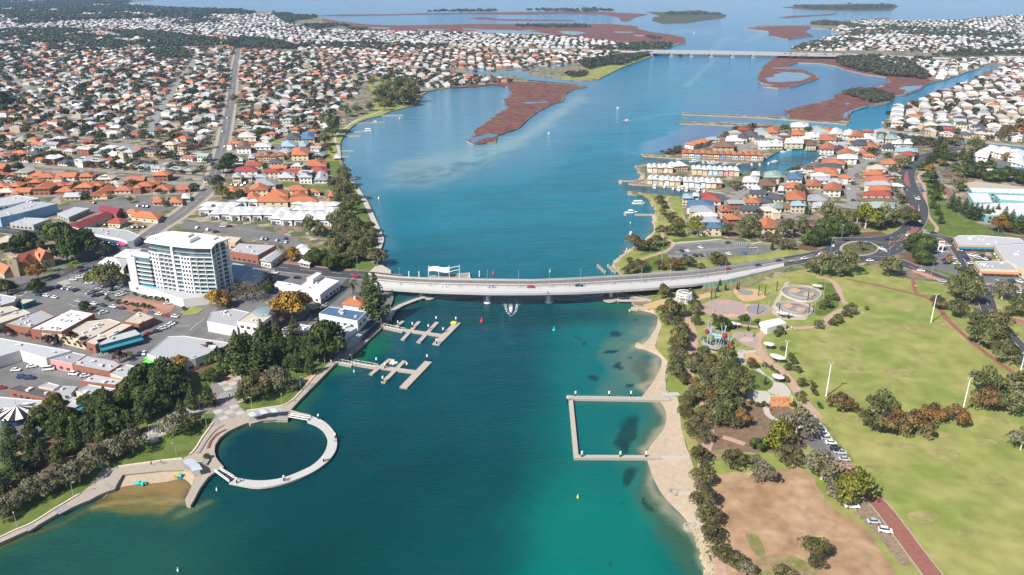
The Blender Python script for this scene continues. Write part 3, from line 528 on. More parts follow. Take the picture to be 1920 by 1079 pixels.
for nm, pts, w, m in (('shared_path', [(1276,578),(1284,590),(1293,606),(1299,625),(1301,643),(1296,664),(1291,690),(1298,722),(1310,742),(1320,760),(1324,785),(1330,815),(1322,850),(1318,880),(1325,920),(1333,950),(1340,1000),(1352,1079)], 4.2, pink_path), ('shared_path', [(1455,620),(1435,624),(1423,632),(1419,645),(1427,662),(1440,677),(1463,695),(1480,713),(1497,737),(1513,760),(1536,786)], 4.6, pink_path), ('shared_path', [(1530,520),(1555,525),(1568,535),(1574,548),(1577,560),(1590,575),(1583,580),(1565,588),(1549,600),(1555,606),(1545,612),(1513,615),(1480,617),(1455,620)], 3.4, pink_path),
                      ('garden_path', [(1590,576),(1600,582),(1620,588)], 3.4, pink_path), ('red_footpath', [(1588,524),(1642,535),(1718,553),(1746,563),(1758,575),(1768,588),(1781,604),(1811,632),(1850,664),(1900,700),(1960,745)], 2.8, red_path), ('red_footpath', [(1711,521),(1714,536),(1718,553)], 2.4, red_path), ('red_footpath', [(1718,553),(1745,556),(1780,560)], 2.2, red_path), ('garden_path', [(1355,820),(1375,826),(1396,834)], 3, pink_path), ('garden_path', [(1436,765),(1440,778),(1452,786),(1470,788)], 2.6, pale_concrete), ('garden_path', [(1322,620),(1345,612),(1380,610),(1420,614),(1440,622)], 3, pink_path)):
    road(nm, pts, w, m, 3, lines=None, kerb=False)
tan = M('tan_concrete', (.46, .31, .17), var=.08, scale=.3); slate = M('slate_concrete', (.21, .215, .235), var=.1, scale=.3); mauve = M('mauve_concrete', (.33, .25, .23), var=.1, scale=.25); cream = M('cream_concrete', (.40, .355, .29), var=.08, scale=.3)
def ell(cx, cy, rx, ry, n=20, a0=0): return [(cx+rx*math.cos(t)*(1+.07*math.sin(3*t+a0)), cy+ry*math.sin(t)*(1+.07*math.cos(2*t+a0))) for t in np.linspace(0, 2*math.pi, n, endpoint=False)]
sheet('play_court', [(1313,583),(1323,568),(1352,561),(1387,566),(1400,570),(1438,572),(1450,582),(1422,592),(1380,598),(1347,594)], mauve, 3, sm=3)
sheet('slate_court', [(1402,574),(1432,573),(1440,582),(1410,588),(1398,582)], slate, 4)
sheet('tan_court', [(1358,590),(1375,588),(1385,592),(1365,595)], tan, 4); sheet('pink_court', [(1345,566),(1360,563),(1376,566),(1366,570),(1350,570)], M('pink_concrete', (.42, .25, .20)), 4); sheet('tan_court', [(1398,570),(1405,570),(1403,590),(1396,588)], tan, 4)
sheet('splash_pad', [(1374,545),(1387,542),(1420,543),(1437,556),(1425,562),(1405,565),(1388,562)], tan, 3, sm=3); sheet('splash_pad', ell(1400, 549, 13, 5), slate, 4)
sheet('path_paving', [(1455,560),(1463,548),(1472,530),(1480,528),(1478,540),(1466,556),(1462,566),(1480,572),(1520,572),(1530,570),(1528,578),(1518,590),(1510,600),(1470,600),(1448,588),(1446,578)], cream, 2)
sheet('park_garden', [(1330,600),(1400,600),(1440,605),(1430,618),(1360,618)], lawn_green, 2); sheet('park_garden', [(1530,530),(1560,532),(1570,560),(1572,575),(1545,592),(1530,590),(1520,575),(1545,560),(1542,540)], lawn_green, 2, sm=2)
sheet('sand_circle', ell(1343, 652, 23, 10), tan, 4)
sheet('water_play', [(1373,625),(1395,622),(1418,628),(1420,645),(1412,650),(1395,646),(1378,636)], mauve, 3, sm=2); sheet('water_play', ell(1400, 637, 13, 4.5), cream, 4)
sheet('swing_pit', [(1396,662),(1414,661),(1428,672),(1430,680),(1405,678),(1396,670)], tan, 4); sheet('white_paving', [(1385,655),(1400,658),(1418,656),(1420,661),(1396,662),(1396,672),(1402,682),(1390,682),(1384,668)], pale_concrete, 3, sm=2)
sheet('white_paving', [(1412,690),(1425,692),(1438,705),(1450,715),(1466,718),(1476,725),(1484,740),(1470,742),(1446,738),(1440,730),(1450,722),(1448,710),(1430,702)], pale_concrete, 3, sm=2)
sheet('white_paving', [(1402,735),(1420,733),(1440,735),(1444,745),(1438,765),(1425,758),(1402,752)], pale_concrete, 3, sm=2)
sheet('swing_pit', [(1442,748),(1460,742),(1480,745),(1488,758),(1470,763),(1446,762)], M('orange_soft_fall', (.52, .22, .09), var=.08), 4)
sheet('picnic_lawn', [(1392,700),(1410,694),(1425,700),(1440,708),(1449,718),(1444,730),(1420,732),(1402,722)], lawn_green, 3, sm=2)
sheet('under_bridge_paving', [(1205,572),(1240,562),(1300,556),(1330,548),(1335,556),(1300,566),(1250,574),(1215,580)], tan, 2)
sheet('shelter_court', ell(1282, 563, 22, 9), pale_concrete, 3)
# foreshore park and car park north of the bridge, east side
sheet('point_reserve', [(1178,363),(1206,367.5),(1221,377.6),(1229,393),(1232,408),(1228,420),(1232,430),(1223,441),(1213,455),(1200,463),(1177,475.5),(1162,487.5),(1153.5,497),(1158,507.5),(1167,514.5),(1175,520),(1280,508),(1400,492),(1480,482),(1540,470),(1500,462),(1440,455),(1405,455),(1352,448),(1290,442),(1282,400),(1273,369),(1243,367)], grass, 1)
sheet('green_patch', [(1238,435),(1256,455),(1250,468),(1200,480),(1210,470),(1228,458)], lawn_green, 2, sm=2); sheet('green_patch', [(1205,484),(1250,476),(1256,488),(1300,492),(1270,504),(1212,506)], lawn_green, 2, sm=2); sheet('green_patch', [(1260,450),(1300,446),(1350,444),(1350,449),(1262,455)], lawn_green, 2)
sheet('foreshore_car_park', [(1248.4,473.4),(1263.5,457),(1352,451.5),(1390,452),(1407,460),(1460,459),(1500,455),(1530,448),(1532,453),(1502,463),(1462,466),(1430,477),(1365,482),(1307,485),(1260,484)], asphalt, 3)
for a, b, n, l_ in (((1262,462),(1350,456),26,8),((1270,476),(1400,466),34,5),((1260,484),(1360,480),28,5),((1352,458),(1400,462),14,8)): bay_row(a, b, n, l_)
for pts, w, m in (([(1256,369),(1250,376),(1256,390),(1264,398),(1266,404),(1263,408)], 2.4, pink_path), ([(1240,432),(1244,446),(1262,457),(1252,470),(1238,476),(1212,484),(1195,492),(1185,505)], 2.6, pink_path), ([(1262,457),(1310,453),(1352,449)], 2.4, pale_concrete), ([(1410,458),(1440,452),(1470,447)], 2.4, pale_concrete)): road('reserve_path', pts, w, m, 4, lines=None, kerb=False)
sheet('rear_lawns', [(1273.5,369),(1280,396),(1292,424),(1288,430),(1262,402),(1256,380)], grass, 2)
# highway, roundabout, side roads
road('highway', [(1458,497),(1480,493),(1520,487),(1572,484),(1628,486),(1677,489),(1705,500),(1737,512),(1775,526),(1810,534),(1850,540),(1920,552),(2100,590)], 11, asphalt_dark, 6)
road('highway', [(1458,489.5),(1480,486),(1520,479),(1548,472),(1568,463),(1580,454)], 9, asphalt_dark, 6)
road('highway', [(1630,451),(1668,448),(1694,440),(1712,425),(1722,405),(1722,385),(1713,366),(1703,345),(1700,330),(1706,313.5),(1722.6,299.5),(1745,291),(1771,284),(1800,277)], 14, asphalt_dark, 5)
road('highway', [(1560,452),(1600,450),(1640,450)], 9, asphalt_dark, 6)
road('highway', [(1660,478),(1680,470),(1696,455),(1712,440)], 9, asphalt_dark, 6)
ra = sheet('roundabout_road', [(1612+64*math.cos(t), 467+25*math.sin(t)) for t in np.linspace(0, 6.15, 30)], asphalt_dark, 8)
sheet('roundabout_island', [(1611+37*math.cos(t), 466+14*math.sin(t)) for t in np.linspace(0, 6.1, 26)], concrete, 10); sheet('roundabout_garden', [(1612+33*math.cos(t), 466+12*math.sin(t)) for t in np.linspace(0, 6.1, 26)], M('roundabout_garden', (.12, .11, .05), col2=(.06, .09, .03), scale=.25, var=.25), 11)
for pts in ([(1697,322),(1702,325),(1706,345),(1708,351),(1700,348),(1694,340)], [(1702,387),(1712,385),(1720,400),(1719,412),(1712,405)], [(1700,438),(1712,428),(1722,420),(1724,428),(1715,440),(1690,452)]): sheet('red_median', pts, red_path, 9)
sheet('traffic_island', [(1537,482),(1552,476),(1560,478),(1548,484)], mulch, 10); sheet('traffic_island', [(1656,458),(1672,454),(1686,454),(1672,460)], mulch, 10); sheet('red_median', [(1710,505),(1735,512),(1776,527),(1770,529),(1735,518),(1712,509)], M('salmon_brick', (.42, .22, .15)), 9)
low_wall('median_strip', [(1465,492),(1480,489.5),(1530,482.5)], .9, .15+.3, concrete)
zb = MB()
for (x0, y0), (x1, y1), n in (((1563,474),(1586,483),5), ((1640,459),(1660,467),8)):
    for i in range(n):
        t = i/(n-1); cx = x0+(x1-x0)*t; cy = y0+(y1-y0)*t; a = G(cx, cy, LZ+.42); b = G(cx+3, cy+6, LZ+.42); X, Y = strip_pts([a, b], .6, LZ+.42); zb.ribbon(Y, X)
for (x0, y0, x1, y1) in ((1700,356,1702,358),(1716,372,1718,375),(1722,392,1724,396),(1500,487,1506,486),(1530,480,1536,478),(1480,490,1487,489),(1460,494,1466,493)):
    X, Y = strip_pts([G(x0,y0,LZ+.3), G(x1,y1,LZ+.3)], .5, LZ+.42); zb.ribbon(Y, X)
structure(zb.build('road_marking', line_white))
road('side_road', [(1722,440),(1750,443),(1780,450),(1800,476),(1820,508),(1839,540),(1849,562),(1856,585),(1870,608),(1895,635),(1930,672),(2000,740)], 9, asphalt_dark, 5)
road('side_road', [(1870,606),(1890,600),(1930,608)], 8, brick_pave, 7, lines=None)
sheet('shopping_car_park', [(1735,454),(1786,452),(1800,455),(1828,516),(1925,520),(1960,525),(1960,540),(1925,534),(1851,530),(1820,526),(1742,503),(1725,498),(1728,470)], asphalt, 3)
sheet('planting_bed', [(1694,476),(1706,470),(1722,462),(1728,470),(1724,498),(1740,503),(1716,500),(1700,490)], mulch, 4, sm=2); sheet('planting_bed', [(1490,466),(1515,470),(1547,474),(1530,466),(1556,452),(1540,446),(1512,452)], mulch, 7)
sheet('verge_lawn', [(1745,503),(1790,515),(1825,523),(1820,528),(1780,518)], lawn_green, 4); sheet('verge_lawn', [(1560,447),(1620,446),(1680,440),(1702,420),(1690,418),(1640,430),(1580,436)], grass, 2); sheet('planting_bed', [(1560,449),(1600,448),(1672,443),(1650,434),(1590,438)], mulch, 3)
sheet('pine_lawn', [(1728,420),(1740,380),(1735,340),(1745,330),(1775,380),(1800,405),(1850,425),(1860,440),(1790,444),(1750,438)], lawn_green, 2, sm=2); road('pine_path', [(1750,440),(1757,428),(1742,408),(1738,390),(1734,368),(1733,350),(1722,335),(1724,328),(1736,322)], 2.6, pink_path, 3, lines=None, kerb=False)
road('side_road', [(1798,308),(1776,320),(1758,330),(1760,345),(1770,352),(1790,378),(1800,395)], 7, asphalt, 3, lines=None); sheet('brick_court', [(1762,350),(1778,352),(1786,366),(1784,370),(1766,362)], red_path, 5)
sheet('pale_ground', [(1806,345),(1830,340),(1930,352),(1930,362),(1815,352)], cream, 2); sheet('pale_ground', [(1822,300),(1850,296),(1925,312),(1925,318),(1830,306)], asphalt, 2)
sheet('river_bank', [(1820,574),(1850,575),(1868,578),(1880,600),(1930,606),(1960,560),(1870,550),(1840,556)], grass, 2)
sheet('verge_lawn', [(1880,616),(1900,608),(1960,616),(1990,680),(1940,670),(1905,640)], grass, 3)
for pts, w in (([(1410,351),(1395,360),(1382,370),(1368,382),(1362,392),(1366,408),(1390,413),(1440,414),(1470,412)], 8), ([(1597,392),(1597,376),(1594,345),(1597,324),(1618,310),(1640,299),(1650,291),(1640,285),(1618,282)], 8), ([(1381,281.5),(1405.6,270.8),(1441,260),(1467.6,253),(1500,256)], 8), ([(1470,412),(1520,392),(1560,384),(1597,388),(1640,380),(1680,372)], 7),([(1800,190),(1850,180),(1920,172)],8),([(1700,235),(1780,225),(1850,215),(1930,205)],8),([(1730,205),(1800,200),(1900,192)],7),([(1790,250),(1850,236),(1920,228)],7)):
    road('estate_street', pts, w, MATS['street_asphalt'], 3, lines=None, kerb=False)
# bypass road on its pale embankment, both sides of the far bridge
for pts in ([(840,90),(950,92),(1050,94),(1112,95),(1160,96.5),(1204,98)], [(1588,102),(1640,104),(1700,107),(1780,110)], [(1866,106),(1925,107.5),(2100,110)]):
    road('bypass_road', pts, 34, M('pale_road', (.48, .47, .46), var=.05, scale=.05), 2, lines=None, kerb=False)
structure(bays.build('bay_marking', line_white))

sheet('bank_grass', [(1172,523),(1300,512),(1480,487),(1494,497),(1445,514),(1405,537),(1300,555),(1214,561),(1190,560)], M('bank_soil', (.20, .15, .09), col2=(.17, .19, .06), scale=.12, var=.25), 1)
worn = M('worn_turf', (.19, .21, .055), col2=(.275, .235, .105), scale=.12, var=.22, detail=8)
for cx, cy, rx, ry in ((1780,608,22,6), (1762,603,10,4), (1700,615,30,6), (1600,690,26,7), (1690,700,34,9), (1860,900,30,8), (1640,880,24,9), (1770,850,34,9), (1560,815,10,8), (1600,655,20,4), (1730,970,30,12), (1820,1000,26,10), (1850,830,20,6), (1540,640,14,4), (1680,835,40,5), (1590,785,26,6), (1745,815,40,5), (1870,790,26,6), (1650,930,10,8), (1610,900,8,6)):
    sheet('worn_patch', ell(cx, cy, rx, ry, 12, cx), worn, 2)
# ---------------------------------------------------------------- the road bridge
def prof(pts, x): return float(np.interp(x, [p[0] for p in pts], [p[1] for p in pts]))
ZB = [(690, 2.2), (760, 5.2), (860, 8.0), (960, 9.0), (1060, 8.8), (1180, 7.2), (1300, 5.0), (1360, 3.6), (1430, 2.0), (1475, 1.5)]
FAR = [(690,514.5),(747,521),(813,524),(880,525.3),(1000,526.7),(1080,523.5),(1180,517.5),(1240,513.7),(1300,509.5),(1360,502),(1413,494.5),(1475,485)]
NEAR = [(690,544),(725,547),(813,552.5),(914,555.5),(1000,555.5),(1080,554),(1130,551.5),(1214,546.5),(1300,539),(1360,531),(1400,522),(1475,504)]
xs = np.linspace(690, 1470, 52); far = []; near = []
for x in xs:
    z = prof(ZB, x); far.append(Vector(G(x, prof(FAR, x), z))); near.append(Vector(G(x, prof(NEAR, x)-4.2, z)))
def across(f, dz=0): return [a.lerp(b, f)+Vector((0, 0, dz)) for a, b in zip(far, near)]
bridge = tag(empty('road_bridge', tuple(near[22].lerp(far[22], .5))), 'long pale concrete road bridge crossing the channel', 'bridge')
def bpart(name, mb, mats):
    o = mb.build(name, mats); o.parent = bridge; o.matrix_parent_inverse = __import__('mathutils').Matrix.Translation(-Vector(bridge.location)); return o
deckc = M('bridge_concrete', (.385, .385, .385), var=.05, scale=.15)
d = MB()
d.ribbon(across(0, 0), across(0, -2.0)); d.ribbon(across(0, -2.0), across(.25, -2.6)); d.ribbon(across(.25, -2.6), across(.85, -2.6)); d.ribbon(across(.85, -2.6), across(1, -.9)); d.ribbon(across(1, -.9), across(1, 0)); d.ribbon(across(1, 0), across(0, 0))
bpart('deck_slab', d, deckc)
r = MB(); r.ribbon(across(.30, .06), across(.035, .06)); r.ribbon(across(.50, .06), across(.335, .06)); bpart('carriageway', r, M('bridge_asphalt', (.15, .145, .145), var=.08, scale=.08))
def wall_between(f0, f1, h, nm, m, z0=0.0):
    w = MB(); A = across(f0, h); B = across(f1, h); w.ribbon(B, A); w.ribbon(across(f0, z0), A); w.ribbon(B, across(f1, z0)); return bpart(nm, w, m)
wall_between(0, .022, 1.0, 'parapet', deckc); wall_between(.303, .330, .35, 'median_kerb', M('median_kerb', (.55, .50, .42)), .0)
wall_between(.505, .525, .9, 'parapet', deckc); wall_between(.985, 1.0, .5, 'edge_kerb', deckc)
ft = MB(); ft.ribbon(across(.98, .08), across(.53, .08)); bpart('footway', ft, M('footway', (.46, .455, .45), var=.05, scale=.3))
rl = MB()
for f, h in ((.99, 1.3), (.515, 1.5)):
    A = across(f, h); rl.path(A, .05, 4)
    for i in range(0, len(A)-1):
        for k in (0, .5):
            p = A[i].lerp(A[i+1], k); rl.tube(p-Vector((0, 0, h-.4)), p, .05, .05, 4)
bpart('handrail', rl, metal_grey)
for x in np.arange(722, 1350, 28.8):   # slim dark posts along the footway barrier
    z = prof(ZB, x); p = Vector(G(x, prof(FAR, x), z)).lerp(Vector(G(x, prof(NEAR, x), z)), .53); q = MB(); q.tube(p, p+Vector((0, -.1, 2.4)), .09, .07, 5); bpart('barrier_post', q, M('dark_post', (.12, .13, .14)))
# piers standing on boat-shaped pile caps
def pier(x, wc, lc, cap_z=1.0, cx=None):
    z = prof(ZB, x)-2.5; a = Vector(G(x, prof(FAR, x), z)); b = Vector(G(x, prof(NEAR, x), z)); m = MB()
    for f in (.18, .5, .82):
        p = a.lerp(b, f); m.tube((p.x, p.y, 0), (p.x, p.y, z+.1), 1.0, 1.3, 10)
    m.ribbon([(a.x-.9, a.lerp(b, .1).y, z), (b.x-.9, a.lerp(b, .92).y, z)], [(a.x-.9, a.lerp(b, .1).y, z-1.2), (b.x-.9, a.lerp(b, .92).y, z-1.2)])
    m.ribbon([(a.x+.9, a.lerp(b, .1).y, z), (b.x+.9, a.lerp(b, .92).y, z)], [(a.x+.9, a.lerp(b, .1).y, z-1.2), (b.x+.9, a.lerp(b, .92).y, z-1.2)])
    bpart('pier', m, white)
    c = MB(); f = Vector(G(x, prof(NEAR, x)+9, cap_z)); y1 = a.y+4; y0 = f.y-lc-2.5
    out = [(f.x-wc, y0+2), (f.x-wc*.6, y0+.4), (f.x, y0), (f.x+wc*.6, y0+.4), (f.x+wc, y0+2), (f.x+wc, y1), (f.x, y1+3), (f.x-wc, y1)]
    c.prism(out, -1, cap_z); bpart('pile_cap', c, white)
pier(914, 2.4, 0); pier(1029, 2.4, 0); pier(1146, 2., -6); pier(790, 2., -8); pier(1262, 1.6, -8, 1.3)
# fishing platforms and boardwalks below the bridge
def platform(name, px, z, mat, label, cat, h=.5, sm=3):
    pts = smooth([G(a, b, z) for a, b in px], sm, True) if sm else [Vector(G(a, b, z)) for a, b in px]
    c = sum((Vector(p) for p in pts), Vector())/len(pts); t = tag(empty(name, (c.x, c.y, 0)), label, cat)
    m = MB(); m.prism([(p[0]-c.x, p[1]-c.y) for p in pts], z-h, z, mi=1, mtop=0); m.build('deck', [mat, pale_concrete], t)
    rim = MB(); P = [Vector((p[0]-c.x, p[1]-c.y, z+.12)) for p in pts]; rim.path(P+[P[0]], .15, 4); rim.build('edge_rail', pale_concrete, t)
    return t, c
platform('fishing_platform', [(1130,559),(1133,555),(1145,552.5),(1155,555),(1160,560.5),(1157,565),(1143,567),(1132,563.5)], 1.2, concrete, 'oval fishing platform around the eastern bridge pier', 'platform')
platform('fishing_platform', [(795,558.5),(797,555),(806,553.5),(815,554.5),(817,557.5),(811,561),(801,561.3)], 1.2, concrete, 'small oval fishing platform under the western end of the bridge', 'platform')
def boardwalk(name, px, w, z, mat, label, cat='boardwalk', rail=True, piles=True, sm=3, parent=None):
    line = smooth([G(a, b, z) for a, b in px], sm); c = Vector(line[0]); t = parent or tag(empty(name, (c.x, c.y, 0)), label, cat)
    L_ = [Vector((p.x-t.location.x, p.y-t.location.y, 0)) for p in line]; A, B = strip_pts(L_, w, z); m = MB(); m.ribbon(B, A)
    A2 = [(p[0], p[1], z-.35) for p in A]; B2 = [(p[0], p[1], z-.35) for p in B]; m.ribbon(A, A2, 1); m.ribbon(B2, B, 1)
    for e in (0, -1): m.poly([A[e], B[e], B2[e], A2[e]], 1)
    m.build('deck', [mat, timber], t)
    if rail:
        for E in (A, B):
            r_ = MB(); r_.path([Vector(p)+Vector((0, 0, 1.0)) for p in E], .06, 4)
            for p in E: r_.tube(p, Vector(p)+Vector((0, 0, 1)), .05, .05, 4)
            r_.build('handrail', metal_grey, t)
    if piles:
        d = 0; last = None
        for a, b in zip(A, B):
            if last is None or (Vector(a)-last).length > 7:
                for q in (a, b): k = MB(); k.tube((q[0], q[1], -1.5), (q[0], q[1], z-.1), .18, .18, 5); k.build('pile', timber, t)
                last = Vector(a)
    return t
boardwalk('boardwalk', [(729,600),(733,588),(745,576),(765,567),(785,560),(797,557)], 3.2, 1.5, pale_concrete, 'curved pale boardwalk leading from the big pine to the platform under the bridge')
boardwalk('boardwalk', [(1158,563.5),(1185,563.8),(1217,563)], 3, 1.4, pale_concrete, 'straight pale boardwalk from the eastern pier platform to the beach')
boardwalk('boardwalk', [(1168,552.5),(1190,557),(1222,564)], 3, 1.6, pale_concrete, 'slanting pale boardwalk under the eastern end of the bridge')
sp = tag(empty('sail_platform', G(843, 518, 0)), 'white sail canopy over the timber fishing platform beside the bridge', 'canopy')
def L2(o, p): return (p[0]-o.location.x, p[1]-o.location.y, p[2])
m = MB(); m.prism([L2(sp, G(*q, 1.2))[:2] for q in ((804,523),(806,517),(880,511.5),(883,522))], .4, 1.2, mi=0); m.build('deck', timber, sp)
mp_ = []
for i, (x, yb) in enumerate(((804.3,522.5),(823,522.5),(842.7,522),(862,521))):
    p = Vector(L2(sp, G(x, yb, 1.2))); k = MB(); k.tube(p, p+Vector((0, 0, 8.6)), .22, .18, 6); k.build('mast', white, sp); mp_.append(p)
k = MB(); k.box((*L2(sp, G(880, 520, 1.2))[:2], 1.2), (.5, .5, 3)); k.build('post', white, sp)
s_ = MB(); n = 20; A = []; B = []
for i in range(n+1):
    t = i/n; p = mp_[0].lerp(mp_[2], t); A.append((p.x, p.y+.3+3.2, 1.2+6.4+.5*math.sin(t*6.3))); B.append((p.x, p.y+.3-.6, 1.2+4.6+.6*math.sin(t*5+.6)))
s_.ribbon(A, B); o = s_.build('sail', M('sail_fabric', (.82, .82, .82), var=.03), sp)
for dz in (6.6, 4.2):
    P = []; k = MB()
    for i in range(9):
        t = i/8; p = mp_[2].lerp(mp_[3], t); P.append((p.x, p.y, 1.2+dz+1.0*math.sin(t*1.9)))
    k.path(P, .18, 5); k.build('curved_beam', white, sp)
# mooring dolphins and posts standing in the water
def stick(name, x, y, z0, h, r, mat, label, cat, group=None, top=None):
    p = G(x, y, 0); t = tag(empty(name, (p[0], p[1], 0)), label, cat, group); k = MB(); k.tube((0, 0, z0), (0, 0, h), r, r*.9, 7); k.build('shaft', mat, t)
    k = MB(); k.lathe((0, 0, h), [(r*1.15, 0), (r*1.15, .25), (.02, .6)], 7); k.build('cap', top or white, t); return t
for x, y, l_ in ((767,520,'white mooring pile between the road bridge and the left river bank'), (786,520,'white mooring pile just left of the sail canopy platform'), (899,519,'pale mooring post standing upstream of the bridge, left of the red buoy')): stick('mooring_pile', x, y, -1, 3.4, .35, white, l_, 'post')
for x0, l_ in ((1125,'left of two slanting groups of pale dolphin piles behind the bridge'), (1144,'right of two slanting groups of pale dolphin piles behind the bridge')):
    p0 = G(x0, 504, 0); t = tag(empty('dolphin_piles', (p0[0], p0[1], 0)), l_, 'piles')
    for i in range(5): k = MB(); k.tube((i*.8-1, -i*3.1+3, -1), (i*.8-1, -i*3.1+3, 1.8), .8, .8, 8); k.build('pile', concrete, t)
# street lamps along the bridge: one mesh, many things
def lamp_parts(h, arm, twin=False):
    k = MB(); k.tube((0, 0, 0), (0, 0, h), .14, .09, 6); pole = k.mesh('pole', metal_grey)
    k = MB(); pts = [(0, 0, h), (0, arm*.15, h+.45), (0, arm*.5, h+.75), (0, arm, h+.8)]; k.path(pts, .07, 5)
    if twin: k.path([(0, -a[1], a[2]) for a in pts], .07, 5)
    am = k.mesh('arm', metal_grey); k = MB(); k.box((0, arm+.35, h+.7), (.35, .9, .16))
    if twin: k.box((0, -arm-.35, h+.7), (.35, .9, .16))
    return pole, am, k.mesh('lamp_head', pale_concrete)
LP10 = lamp_parts(9.5, 1.4); LPP = lamp_parts(5.2, .5)
def lamp(x, y, z, label, group, parts=LP10, rz=0, name='street_lamp', absz=None):
    p = G(x, y, z); t = tag(empty(name, p, rz), label, 'street lamp', group)
    for nm, me in zip(('pole', 'arm', 'lamp_head'), parts): link(nm, me, t)
    return t
ORD = ['first', 'second', 'third', 'fourth', 'fifth', 'sixth', 'seventh', 'eighth', 'ninth', 'tenth', 'eleventh', 'twelfth', 'thirteenth', 'fourteenth', 'fifteenth', 'sixteenth', 'seventeenth', 'eighteenth', 'nineteenth', 'twentieth']
def nth(i):
    if i < 20: return ORD[i]
    n = i+1; return '%d%s' % (n, 'th' if 10 < n % 100 < 14 else {1: 'st', 2: 'nd', 3: 'rd'}.get(n % 10, 'th'))
for i, x in enumerate((750, 803, 858, 914, 972, 1030, 1088, 1145.5, 1202, 1256, 1308)):
    z = prof(ZB, x); p = Vector(G(x, prof(FAR, x), z)).lerp(Vector(G(x, prof(NEAR, x), z)), .52)
    t = tag(empty('street_lamp', tuple(p), 0), '%s slender street lamp from the left along the road bridge' % nth(i), 'street lamp', 'street lamps on the road bridge')
    for nm, me in zip(('pole', 'arm', 'lamp_head'), LP10): link(nm, me, t)
for i, (x, y, l_) in enumerate(((1358.5,522,'street lamp beside the mural wall at the right end of the bridge'), (1405,518.5,'street lamp beside the highway right of the mural wall'), (1240,508,'street lamp by the footway above the foreshore lawn'),(709,518,'street lamp at the left abutment of the bridge'),(671,512,'street lamp by the white kerb left of the bridge'),(1419,477,'street lamp on the grass below the foreshore car park'), (1241,487,'street lamp on the path left of the foreshore car park'), (1578,448,'tall street lamp on the red verge above the roundabout'),(1667,461,'street lamp on the splitter island right of the roundabout'),(1557,474,'street lamp on the splitter island left of the roundabout'),(1665,491,'tall street lamp below and right of the roundabout'),(1745,522,'street lamp on the verge near the salmon median'))):
    lamp(x, y, LZ+.2, l_, 'street lamps around the highway', rz=random.uniform(-.6, .6))
for x, y, l_ in ((331,854,'pole lamp on the lawn above the town beach'),(138,931,'pale pole lamp on the lawn near the boardwalk steps'),(33,990,'pale pole lamp on the lawn at the lower left'),(473,768,'white pole lamp on the lawn beside the left grey tree'),(529,760,'pole lamp at the lawn edge right of the pool shelter'),(564,730,'pole lamp on the lawn beside the diagonal promenade'),(598,694,'pole lamp by the path end near the lone pine'),(388,803,'twin lamp on the lawn below the plaza pines'),(282,823,'lamp on the shaded plaza between the trees'),(437,716,'lamp in the mulch bed above the round plaza'),(609,682,'lamp near the entrance of the lower jetty'),(661,686,'lamp post on the gangway of the lower jetty'),(715,612,'lamp post at the shore end of the upper jetty')): lamp(x, y, LZ+.1, l_, 'lamps in the waterfront park', LPP, random.uniform(0, 6), 'park_lamp')
for x, y, l_ in ((1378,662,'lamp by the white paving right of the climbing frame'),(1406,612,'lamp in the garden above the flat white building'),(1313,570,'lamp at the left end of the skate court'),(1369,560,'lamp between the skate court and the splash pad'),(1441,575,'lamp at the right end of the skate court'),(1526,592,'lamp right of the lower skate bowl'),(1545,549,'lamp right of the upper skate bowl'),(1474,535,'tall lamp left of the upper skate bowl'),(1433,692,'lamp beside the small white shelter'),(1456,765,'lamp in the orange playground'),(1495,766,'lamp by the brick path near the small car park')): lamp(x, y, LZ+.1, l_, 'lamps around the playground', lamp_parts(9, .4), random.uniform(0, 6), 'park_lamp')
# sports floodlights
def floodlight(x, y, h, label):
    t = tag(empty('floodlight_mast', G(x, y)), label, 'floodlight', 'floodlight masts on the oval'); k = MB(); k.tube((0, 0, 0), (0, 0, h), .30, .16, 8); k.build('pole', M('white_steel', (.75, .76, .77), rough=.4), t)
    k = MB(); k.box((0, 0, h), (2.4, .2, .2)); k.build('crossarm', metal_grey, t)
    for s in (-.8, .8): k = MB(); k.box((s, -.2, h+.15), (.7, .5, .6), .2); k.build('lamp_head', pale_concrete if h < 17.5 else black, t)
    k = MB(); k.box((0, .1, h*.46), (1.1, .3, .35)); k.build('bracket', pale_concrete, t)
floodlight(1548.7, 743.5, 16.5, 'white floodlight mast left of the round brown tree on the oval'); floodlight(1803.8, 776, 17, 'white floodlight mast right of the row of brown trees'); floodlight(1745.5, 605, 16.5, 'white floodlight mast near the red path across the oval'); floodlight(1910, 710, 13, 'floodlight mast at the right edge among the trees'); floodlight(1701, 806, 8.5, 'short floodlight mast hidden behind the middle brown trees'); floodlight(1472, 675, 10, 'short floodlight mast beside the picnic shelters')
# ---------------------------------------------------------------- far bypass bridge
bb = tag(empty('far_bridge', G(1400, 101, 0)), 'long low white highway bridge far across the estuary', 'bridge')
def lb(p): return (p[0]-bb.location.x, p[1]-bb.location.y, p[2])
N1 = [(1200,99.5),(1260,99.5),(1320,100.8),(1400,102),(1480,104),(1530,105),(1592,105.8)]; F1 = [(1200,94.2),(1260,94.5),(1320,95.5),(1400,97),(1480,99),(1530,100),(1592,101.3)]
zt = 8; A = [Vector(lb(G(a, b, zt))) for a, b in N1]; B = [Vector(lb(G(a, b, zt))) for a, b in F1]; dn = Vector((0, 0, -1.7)); up = Vector((0, 0, .6)); k = MB()
k.ribbon(A, B); k.ribbon([a+dn for a in A], A); k.ribbon(B, [b+dn for b in B]); k.ribbon([b+dn for b in B], [a+dn for a in A]); k.build('deck', M('far_concrete', (.34, .34, .35), var=.05), bb)
for E in (A, B): k = MB(); k.ribbon(E, [e+up for e in E]); k.build('parapet', MATS['far_concrete'], bb)
